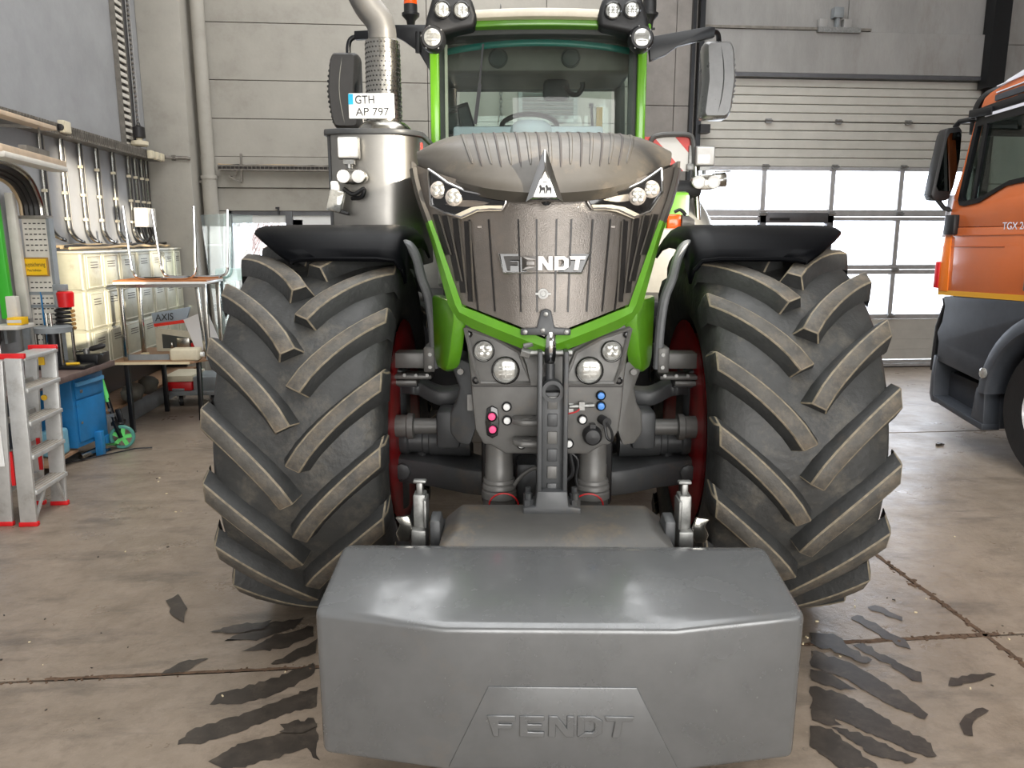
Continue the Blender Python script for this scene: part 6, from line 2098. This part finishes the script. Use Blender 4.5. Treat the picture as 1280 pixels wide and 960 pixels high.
# red lamp head above coiled hose, fixed to the board
c = RY(82, 374, 6.3)
o = thing('red_beacon', 'red plastic cup lamp on a grey bracket above the coiled hose', 'lamp', (c.x, 6.3, c.z))
MB().lathe((0.0, 0, -0.06), (0, 0, 1), [(0, 0.055), (0.11, 0.062), (0.12, 0.05)], 20).build('lamp_cup', 'red', o)
MB().span((-0.075, -0.03, -0.06), (-0.045, 0.03, 0.07)).build('lamp_collar', 'grey_paint', o, bevel=0.006)
MB().box((-0.03, 0, 0.09), (0.10, 0.05, 0.05)).build('lamp_bracket', 'grey_paint', o, bevel=0.006)
c = RY(80, 398, 6.3)
o = thing('coiled_hose', 'black coiled hose with brass ends under the red lamp', 'hose', (c.x, 6.3, c.z))
pts = []
for k in range(90):
    a = 2 * math.pi * k / 18
    pts.append(Vector((0.055 * math.cos(a), 0.04 * math.sin(a), 0.08 - 0.16 * k / 89)))
MB().tube(pts, 0.011, 6).build('hose_coil', 'cable_black', o)
for k in range(5):
    MB().lathe((0.085, -0.02, 0.06 - 0.033 * k), (0, -1, 0), [(0, 0.014), (0.02, 0.014), (0.02, 0.008)], 10).build('brass_end', 'copper', o)

# ---- aluminium step ladder, folded, red feet
og = Vector((-2.53, 4.85, 0))
ld = thing('step_ladder', 'folded aluminium step ladder with red feet and red top caps', 'ladder', og)
for y in (4.66, 5.04):
    LP('front_rail', 'ladder_alu', MB().bar((-2.525, y, 0.02), (-2.49, y - (0.02 if y < 4.8 else -0.0), 1.03), 0.095, 0.024, (0, 1, 0)), ld, og, 0.004)
    LP('rear_rail', 'ladder_alu', MB().bar((-2.665, y + 0.02, 0.02), (-2.60, y + 0.01, 1.02), 0.075, 0.024, (0, 1, 0)), ld, og, 0.004)
    LP('foot', 'red', MB().box((-2.525, y, 0.0145), (0.11, 0.032, 0.028)), ld, og, 0.004)
    LP('foot', 'red', MB().box((-2.668, y + 0.02, 0.0145), (0.09, 0.032, 0.028)), ld, og, 0.004)
    LP('top_cap', 'red', MB().box((-2.52, y, 1.04), (0.17, 0.03, 0.032)), ld, og, 0.005)
    LP('spread_bar', 'red', MB().bar((-2.60, y + (0.03 if y < 4.8 else -0.03), 0.25), (-2.60, y + (0.03 if y < 4.8 else -0.03), 0.46), 0.02, 0.012, (0, 1, 0)), ld, og)
for k, z in enumerate((0.215, 0.435, 0.64, 0.84)):
    x = -2.522 + 0.033 * z
    t_ = LP('tread', 'ladder_alu', MB().span((x - 0.055, 4.66, z - 0.02), (x + 0.055, 5.05, z + 0.006)), ld, og, 0.003)
    for q in range(4):
        LP('tread_groove', 'ladder_dirt', MB().span((x - 0.04 + 0.025 * q, 4.68, z + 0.0045), (x - 0.026 + 0.025 * q, 5.03, z + 0.008)), t_, og)
    LP('rear_rung', 'ladder_alu', MB().span((-2.66 + 0.06 * z - 0.012, 4.68, z - 0.015), (-2.66 + 0.06 * z + 0.012, 5.06, z + 0.015)), ld, og)
LP('platform', 'ladder_alu', MB().span((-2.575, 4.66, 1.01), (-2.435, 5.05, 1.035)), ld, og, 0.004)
LP('brace', 'ladder_alu', MB().bar((-2.49, 4.67, 0.04), (-2.475, 4.78, 0.20), 0.02, 0.012, (1, 0, 0)), ld, og)
LP('brace', 'ladder_alu', MB().bar((-2.49, 5.03, 0.04), (-2.475, 4.93, 0.20), 0.02, 0.012, (1, 0, 0)), ld, og)
LP('sticker', 'yellow_tag', MB().box((-2.53, 5.023, 0.955), (0.035, 0.006, 0.05)), ld, og)
LP('sticker', 'yellow_tag', MB().cyl((-2.54, 5.02, 0.72), (-2.54, 5.03, 0.72), 0.018), ld, og)
LP('rating_label', 'white_plastic', MB().box((-2.645, 4.655, 0.50), (0.05, 0.004, 0.24)), ld, og)

# ---- kick scooter leaning at the ledge
og = Vector((-2.68, 6.42, 0))
sc_ = thing('kick_scooter', 'black kick scooter with a green spoked wheel beside the blue cabinet', 'scooter', og)
wc = Vector((-2.665, 6.42, 0.10))
ax_ = Vector((0.15, -1, 0.05)).normalized()
LP('scooter_tyre', 'green_paint_teal', MB().lathe(wc - ax_ * 0.014, ax_, [(0, 0.075), (0.0, 0.092), (0.006, 0.098), (0.022, 0.098), (0.028, 0.092), (0.028, 0.075)], 32, caps=False), sc_, og)
LP('wheel_hub', 'scooter_green', MB().lathe(wc - ax_ * 0.016, ax_, [(0, 0.02), (0.032, 0.02)], 14), sc_, og)
u_ = ax_.orthogonal().normalized()
w_ = ax_.cross(u_)
for k in range(5):
    a = 2 * math.pi * k / 5
    d_ = u_ * math.cos(a) + w_ * math.sin(a)
    LP('wheel_spoke', 'scooter_green', MB().bar(wc + d_ * 0.015, wc + d_ * 0.08, 0.03, 0.02, ax_), sc_, og)
LP('fork', 'black_paint', MB().bar(wc + Vector((0.0, -0.03, 0)), wc + Vector((-0.05, -0.02, 0.14)), 0.03, 0.02).bar(wc + Vector((0.0, 0.03, 0)), wc + Vector((-0.05, 0.02, 0.14)), 0.03, 0.02), sc_, og)
LP('steering_tube', 'black_paint', MB().cyl(wc + Vector((-0.045, 0, 0.12)), wc + Vector((-0.105, 0, 0.40)), 0.018, n=12), sc_, og)
LP('stem', 'scooter_green', MB().cyl(wc + Vector((-0.085, 0, 0.30)), wc + Vector((-0.13, 0, 0.52)), 0.019, n=12), sc_, og)
LP('folding_joint', 'zinc', MB().box(wc + Vector((-0.06, -0.015, 0.19)), (0.05, 0.04, 0.025)).box(wc + Vector((-0.07, -0.015, 0.235)), (0.02, 0.05, 0.02)), sc_, og)
LP('mudguard', 'black_paint', MB().bar(wc + Vector((-0.01, 0.03, 0.12)), wc + Vector((-0.03, 0.03, 0.23)), 0.045, 0.02), sc_, og, 0.006)
LP('deck', 'black_paint', MB().bar(wc + Vector((-0.05, 0.05, 0.10)), wc + Vector((-0.16, 0.36, 0.05)), 0.10, 0.03), sc_, og, 0.006)
o = tag(MB().tube([(-2.98, 5.9, 0.014), (-2.7, 6.2, 0.014), (-2.55, 6.36, 0.014), (-2.42, 6.38, 0.014)], 0.006, 6).build('steel_rod', 'dark_steel'), 'thin dark steel rod lying on the floor below the scooter', 'rod')
for k, (p, q, lb) in enumerate([((-2.84, 6.05, 0.04), (-2.78, 6.35, 0.045), 'short chrome tube lying under the blue cabinet'), ((-2.76, 6.28, 0.06), (-2.71, 6.44, 0.03), 'short chrome tube leaning at the cabinet leg')]):
    tag(MB().cyl(p, q, 0.022, n=12).build('chrome_tube', 'steel'), lb, 'tube', 'chrome tubes under the cabinet')

# ---- table with things stacked on it
tzp = 0.612
og = Vector((-2.6, 7.35, 0))
tb = thing('work_table', 'wooden table with thin black legs below the stacked steel table', 'table', og)
tp = [(-2.965, 7.0), (-2.26, 6.98), (-2.02, 7.35), (-1.98, 7.95), (-2.965, 7.95)]
LP('table_top', ['wood', 'wood_edge'], MB().prism(tp, 0.02, lambda x, y, t: Vector((x, y, tzp + t))), tb, og, 0.003)
LP('edge_band', 'wood_edge', MB().prism([(-2.965, 6.995), (-2.262, 6.975), (-2.262, 6.985), (-2.965, 7.005)], 0.022, lambda x, y, t: Vector((x, y, tzp - 0.001 + t))), tb, og)
for (xa, ya), (xb, yb) in (((-2.82, 7.03), (-2.79, 6.96)), ((-2.78, 7.80), (-2.79, 7.83)), ((-2.32, 7.42), (-2.33, 7.41)), ((-2.10, 7.85), (-2.08, 7.88))):
    LP('table_leg', 'black_paint', MB().bar((xb, yb, 0), (xa, ya, tzp), 0.04, 0.04, (0, 1, 0)), tb, og, 0.003)
# steel frame table standing on it
og = Vector((-2.5, 7.4, tzp + 0.021))
z0, z1 = tzp + 0.021, 1.315
sb = thing('steel_table', 'small bare steel frame table with orange edged top stacked on the wooden table', 'table', og)
fx0, fx1, fy0_, fy1_ = -2.86, -2.12, 7.06, 7.50
for x in (fx0 + 0.02, fx1 - 0.0):
    for y in (fy0_ + 0.02, fy1_):
        LP('frame_leg', 'steel', MB().bar((x, y, z0), (x, y, z1), 0.036, 0.036, (0, 1, 0)), sb, og, 0.003)
LP('frame_leg', 'steel', MB().bar((fx1 - 0.05, fy0_ + 0.12, z0), (fx1 - 0.09, fy0_ + 0.1, z1), 0.03, 0.03, (0, 1, 0)), sb, og, 0.003)
LP('top_rail', 'steel', MB().span((fx0, fy0_, z1 - 0.03), (fx1 + 0.02, fy0_ + 0.03, z1)).span((fx0, fy1_, z1 - 0.03), (fx1 + 0.02, fy1_ + 0.03, z1)), sb, og)
LP('foot_rail', 'grey_paint', MB().span((fx0, fy0_ + 0.05, z0), (fx1 - 0.36, fy0_ + 0.07, z0 + 0.05)), sb, og)
LP('foot_rail', 'grey_paint', MB().span((fx1 - 0.02, fy0_, z0), (fx1 + 0.02, fy1_ + 0.15, z0 + 0.035)), sb, og)
LP('table_panel', 'white_plastic', MB().span((fx0 - 0.02, fy0_ - 0.02, z1), (fx1 + 0.04, fy1_ + 0.05, z1 + 0.022)), sb, og, 0.003)
LP('panel_laminate', 'board_orange', MB().span((fx0 - 0.018, fy0_ - 0.018, z1 + 0.022), (fx1 + 0.038, fy1_ + 0.048, z1 + 0.034)), sb, og)
# two chrome sled frames standing upside down on top
ft = z1 + 0.035
for (xa, xb, y, xt, lb, m, h) in ((-2.76, -2.20, 7.16, 0.02, 'front chrome tube sled frame standing on the stacked steel table', 'chrome', 0.64), (-2.60, -1.99, 7.42, 0.03, 'rear chrome tube sled frame standing on the stacked steel table', 'chrome', 0.62)):
    pts = smoothpath([(xa - xt, y, ft + h), (xa, y, ft + 0.2), (xa + 0.02, y, ft + 0.06), (xa + 0.09, y, ft + 0.013), ((xa + xb) / 2, y, ft + 0.013), (xb - 0.09, y, ft + 0.013), (xb - 0.015, y, ft + 0.06), (xb, y, ft + 0.2), (xb + xt, y, ft + h)], 5)
    o = thing('sled_frame', lb, 'chair frame', ((xa + xb) / 2, y, ft), group='chrome sled frames')
    LP('frame_tube', m, MB().tube(pts, 0.013, 8), o, ((xa + xb) / 2, y, ft))
    LP('glide', 'cable_black', MB().box(((xa + xb) / 2, y, ft + 0.003), (0.05, 0.03, 0.006)), o, ((xa + xb) / 2, y, ft))
# clear sheets leaning beside
for k, (x, y, lb, m) in enumerate([(-2.0, 7.75, 'clear acrylic sheet leaning nearest the tyre', 'plexi'), (-2.14, 7.80, 'bluish clear sheet leaning behind the chrome frames', 'plexi')]):
    tag(MB().box((x, y, tzp + 0.02 + 0.66), (0.26, 0.008, 1.3), (R(-4), R(4 - 8 * k), 0.2)).build('clear_sheet', m), lb, 'sheet', 'clear sheets on the table')
# canister, machine with lettered panel, paper, wood block, green tool
o = thing('oil_canister', 'cream plastic canister lying on the front of the wooden table', 'canister', (-2.32, 7.06, tzp + 0.021))
MB().box((0, 0.03, 0.055), (0.25, 0.14, 0.11)).build('canister_body', 'beige_plastic', o, bevel=0.02, seg=3)
MB().cyl((0.125, 0.03, 0.05), (0.155, 0.03, 0.05), 0.022).build('canister_cap', 'white_plastic', o)
og = Vector((-2.55, 7.75, tzp + 0.021))
mc = thing('bench_machine', 'grey machine housing with slanted lettered cover behind the steel legs', 'machine', og)
pz0 = tzp + 0.021
LP('machine_frame', 'locker_trim', MB().prism([(-2.78, pz0), (-2.28, pz0), (-2.28, pz0 + 0.03), (-2.30, pz0 + 0.07), (-2.45, pz0 + 0.19), (-2.78, pz0 + 0.23)], 0.02, lambda x, z, t: Vector((x, 7.66 + t, z))), mc, og)
LP('machine_recess', 'cab_dark', MB().prism([(-2.72, pz0 + 0.03), (-2.36, pz0 + 0.03), (-2.48, pz0 + 0.13), (-2.72, pz0 + 0.17)], 0.006, lambda x, z, t: Vector((x, 7.657 + t, z))), mc, og)
LP('machine_block', 'steel', MB().box((-2.52, 7.65, pz0 + 0.08), (0.12, 0.04, 0.1)).cyl((-2.63, 7.65, pz0 + 0.03), (-2.63, 7.65, pz0 + 0.09), 0.015), mc, og, 0.005)
LP('red_clip', 'red', MB().box((-2.42, 7.65, pz0 + 0.06), (0.06, 0.03, 0.04)), mc, og, 0.005)
cv = MB()
cv.add([Vector(p) for p in ((-2.80, 7.68, pz0 + 0.24), (-2.50, 7.68, pz0 + 0.27), (-2.47, 7.76, pz0 + 0.42), (-2.84, 7.76, pz0 + 0.36))] + [Vector(p) for p in ((-2.80, 7.72, pz0 + 0.24), (-2.50, 7.72, pz0 + 0.27), (-2.47, 7.80, pz0 + 0.42), (-2.84, 7.80, pz0 + 0.36))],
       [(0, 1, 2, 3), (7, 6, 5, 4), (0, 4, 5, 1), (1, 5, 6, 2), (2, 6, 7, 3), (3, 7, 4, 0)])
cvo = LP('machine_cover', 'panel_grey', cv, mc, og, 0.004)
LP('red_band', 'reflector_red', MB().bar((-2.79, 7.675, pz0 + 0.252), (-2.50, 7.675, pz0 + 0.29), 0.012, 0.03), cvo, og)
text_obj('cover_lettering', 'AXIS', 0.10, 0.001, 'plate_text', cvo, Matrix.Translation(Vector((-2.70, 7.705, pz0 + 0.325)) - og) @ Matrix.Rotation(R(-5), 4, 'Y') @ Matrix.Rotation(R(-25), 4, 'X') @ FACE_FRONT, 0.17)
tag(MB().box((-2.32, 7.585, pz0 + 0.20), (0.24, 0.012, 0.34), (R(-12), R(-22), 0)).build('paper_board', 'paper'), 'white board leaning against the lettered machine', 'board')
tag(MB().span((-2.80, 7.30, pz0), (-2.74, 7.36, pz0 + 0.035)).build('wood_block', 'wood_edge', bevel=0.004), 'small wooden block at the foot of the steel leg', 'block')
og = Vector((-2.12, 8.35, 0))
o = thing('green_pillar_drill', 'teal green drilling machine behind the leaning white board', 'machine', og)
LP('drill_column', 'green_paint_teal', MB().span((-2.28, 8.25, 0), (-1.95, 8.5, 0.95)), o, og, 0.02)
LP('drill_table', 'black_paint', MB().span((-2.36, 8.15, 0.97), (-1.9, 8.55, 1.05)), o, og, 0.01)
for k in range(4):
    LP('drill_spindle', 'dark_steel', MB().cyl((-2.30 + 0.11 * k, 8.25, 1.05), (-2.30 + 0.11 * k, 8.25, 1.28), 0.03, n=12), o, og)
LP('drill_head', 'green_paint_teal', MB().span((-2.34, 8.2, 1.28), (-1.92, 8.5, 1.40)), o, og, 0.02)
# red drawer trolley below
og = Vector((-2.65, 8.2, 0))
tl = thing('tool_trolley', 'grey wheeled trolley with one red drawer under the wooden table', 'trolley', og)
LP('trolley_body', 'grey_paint', MB().span((-2.88, 8.06, 0.11), (-2.36, 8.5, 0.16)).span((-2.60, 8.08, 0.16), (-2.36, 8.5, 0.30)), tl, og, 0.006)
td = LP('red_drawer', 'red', MB().span((-2.87, 8.05, 0.165), (-2.61, 8.45, 0.255)), tl, og, 0.006)
LP('drawer_pull', 'grey_paint', MB().span((-2.80, 8.03, 0.168), (-2.68, 8.05, 0.19)), td, og, 0.003)
LP('trolley_top', 'beige_plastic', MB().span((-2.88, 8.05, 0.257), (-2.60, 8.5, 0.32)), tl, og, 0.008)
for x in (-2.76, -2.44):
    cw = LP('caster_wheel', 'rubber_truck', MB().lathe((x + 0.02, 8.1, 0.055), (1, 0.4, 0), [(-0.02, 0.03), (-0.018, 0.055), (0.018, 0.055), (0.02, 0.03)], 20), tl, og)
    LP('caster_hub', 'steel', MB().lathe((x + 0.02, 8.1, 0.055), (1, 0.4, 0), [(-0.022, 0.028), (0.022, 0.028)], 14), cw, og)
    LP('caster_fork', 'zinc', MB().span((x - 0.015, 8.09, 0.08), (x + 0.05, 8.15, 0.112)), tl, og)

# ---- column pipe, bracket and small fittings on the back wall
o = thing('down_pipe', 'thick white vertical pipe in the back left corner', 'pipe', (-2.715, 9.57, 0))
MB().cyl((0, 0, 0), (0, 0, 2.42), 0.085, n=24).cyl((0, 0, 2.42), (0, 0, ZC), 0.075, n=24).build('pipe_body', 'wall_warm', o)
MB().cyl((0, 0, 1.62), (0, 0, 1.64), 0.089, n=24).build('pipe_joint', 'white_board', o)
MB().cyl((0, 0, 2.39), (0, 0, 2.43), 0.095, n=24).build('pipe_sleeve', 'wall_warm', o)
MB().box((-0.10, 0.02, 2.36), (0.06, 0.05, 0.03)).build('pipe_clamp', 'tray_metal', o)
o = thing('wall_bracket', 'rusty triangular steel bracket beside the corner pipe', 'bracket', (-2.38, YB, 2.5))
P_ = lambda x, y: Vector(RY(x, y, YB - 0.12)) - Vector((-2.38, YB, 2.5))
MB().bar(P_(301, 192), P_(302.5, 228), 0.022, 0.022, (0, 1, 0)).build('bracket_post', 'tray_metal', o)
MB().bar(P_(287, 221), P_(302, 228), 0.022, 0.022, (0, 1, 0)).bar(P_(287, 221), P_(287, 221) + Vector((0, 0.11, 0)), 0.022, 0.022).build('bracket_foot', 'tray_metal', o)
MB().bar(P_(301, 204), P_(294, 220), 0.014, 0.014, (0, 1, 0)).build('bracket_strut', 'tray_metal', o)
o = thing('wall_hook', 'small dark hook above the back window', 'hook', tuple(RY(348, 262, YB - 0.03)))
MB().box((0, 0, -0.02), (0.015, 0.05, 0.08)).build('hook_shank', 'dark_steel', o)
MB().box((-0.01, 0, 0.02), (0.04, 0.04, 0.02)).build('hook_head', 'dark_steel', o)
c = RY(405, 150, YB)
# louvre grille seen through the cab glass
o = thing('wall_louvre', 'pale louvred vent on the back wall seen through the cab', 'vent', (1.29, YB - 0.03, 3.33))
MB().span((-0.36, 0, -0.24), (0.36, 0.03, 0.24)).build('vent_back', 'joint', o)
MB().span((-0.36, -0.02, -0.24), (-0.31, 0.03, 0.24)).span((0.31, -0.02, -0.24), (0.36, 0.03, 0.24)).span((-0.36, -0.02, 0.2), (0.36, 0.03, 0.24)).span((-0.36, -0.02, -0.24), (0.36, 0.03, -0.2)).build('vent_frame', 'louvre', o)
for k in range(8):
    MB().box((0, -0.005, -0.175 + 0.05 * k), (0.62, 0.008, 0.045), (R(35), 0, 0)).build('vent_slat', 'louvre', o)
o = thing('hanging_chain', 'bright steel chain hanging on the back wall seen through the cab', 'chain', (0.72, YB - 0.06, 2.4))
lk_ = MB()
pts = [Vector((0.016 * math.cos(a), 0, 0.028 * math.sin(a))) for a in [2 * math.pi * k / 10 for k in range(11)]]
lk_.tube(pts, 0.006, 5, caps=False)
lm = lk_.mesh('link', 'zinc')
for k in range(48):
    place(lm, 'chain_link', o, (0, 0, 0.042 * k), (0, 0, (k % 2) * math.pi / 2))
# motor and conduit over the gate
o = thing('gate_motor', 'small gate control box with two sockets on a conduit above the gate', 'motor', (4.82, YB - 0.06, 4.22))
MB().span((-1.7, -0.02, -0.02), (0.45, 0.05, 0.01)).build('conduit_rail', 'tray_metal', o)
MB().span((-0.05, -0.05, 0.12), (0.07, 0.05, 0.24)).build('control_box', 'grey_paint', o, bevel=0.008)
MB().span((-0.01, -0.03, 0.0), (0.03, 0.02, 0.13)).build('box_stem', 'grey_paint', o)
for x in (-0.17, 0.14):
    MB().span((x - 0.05, -0.03, 0.01), (x + 0.05, 0.04, 0.11)).build('socket', 'wall_concrete', o, bevel=0.006)
MB().span((-0.24, -0.05, -0.05), (0.3, 0.03, 0.01)).build('motor_bracket', 'zinc', o)
for k, (x, lb) in enumerate(((8.05, 'thin grey pipe on the wall right of the gate'), )):
    tag(MB().cyl((x, YB - 0.06, 2.6), (x, YB - 0.06, 6.6), 0.05, n=14).build('wall_pipe', 'cable_grey'), lb, 'pipe')
# scrap on the floor near the lorry
o = tag(MB().box((0, 0, 0.01), (0.07, 0.02, 0.02), (0, 0, 0.4)).box((0.02, 0.01, 0.012), (0.02, 0.05, 0.014), (0, 0, 0.4)).build('debris', 'tyre_mark'), 'small dark scrap lying on the floor beside the lorry', 'scrap')
p = RZ(1174, 557, 0)
o.location = (p.x, p.y, 0.001)
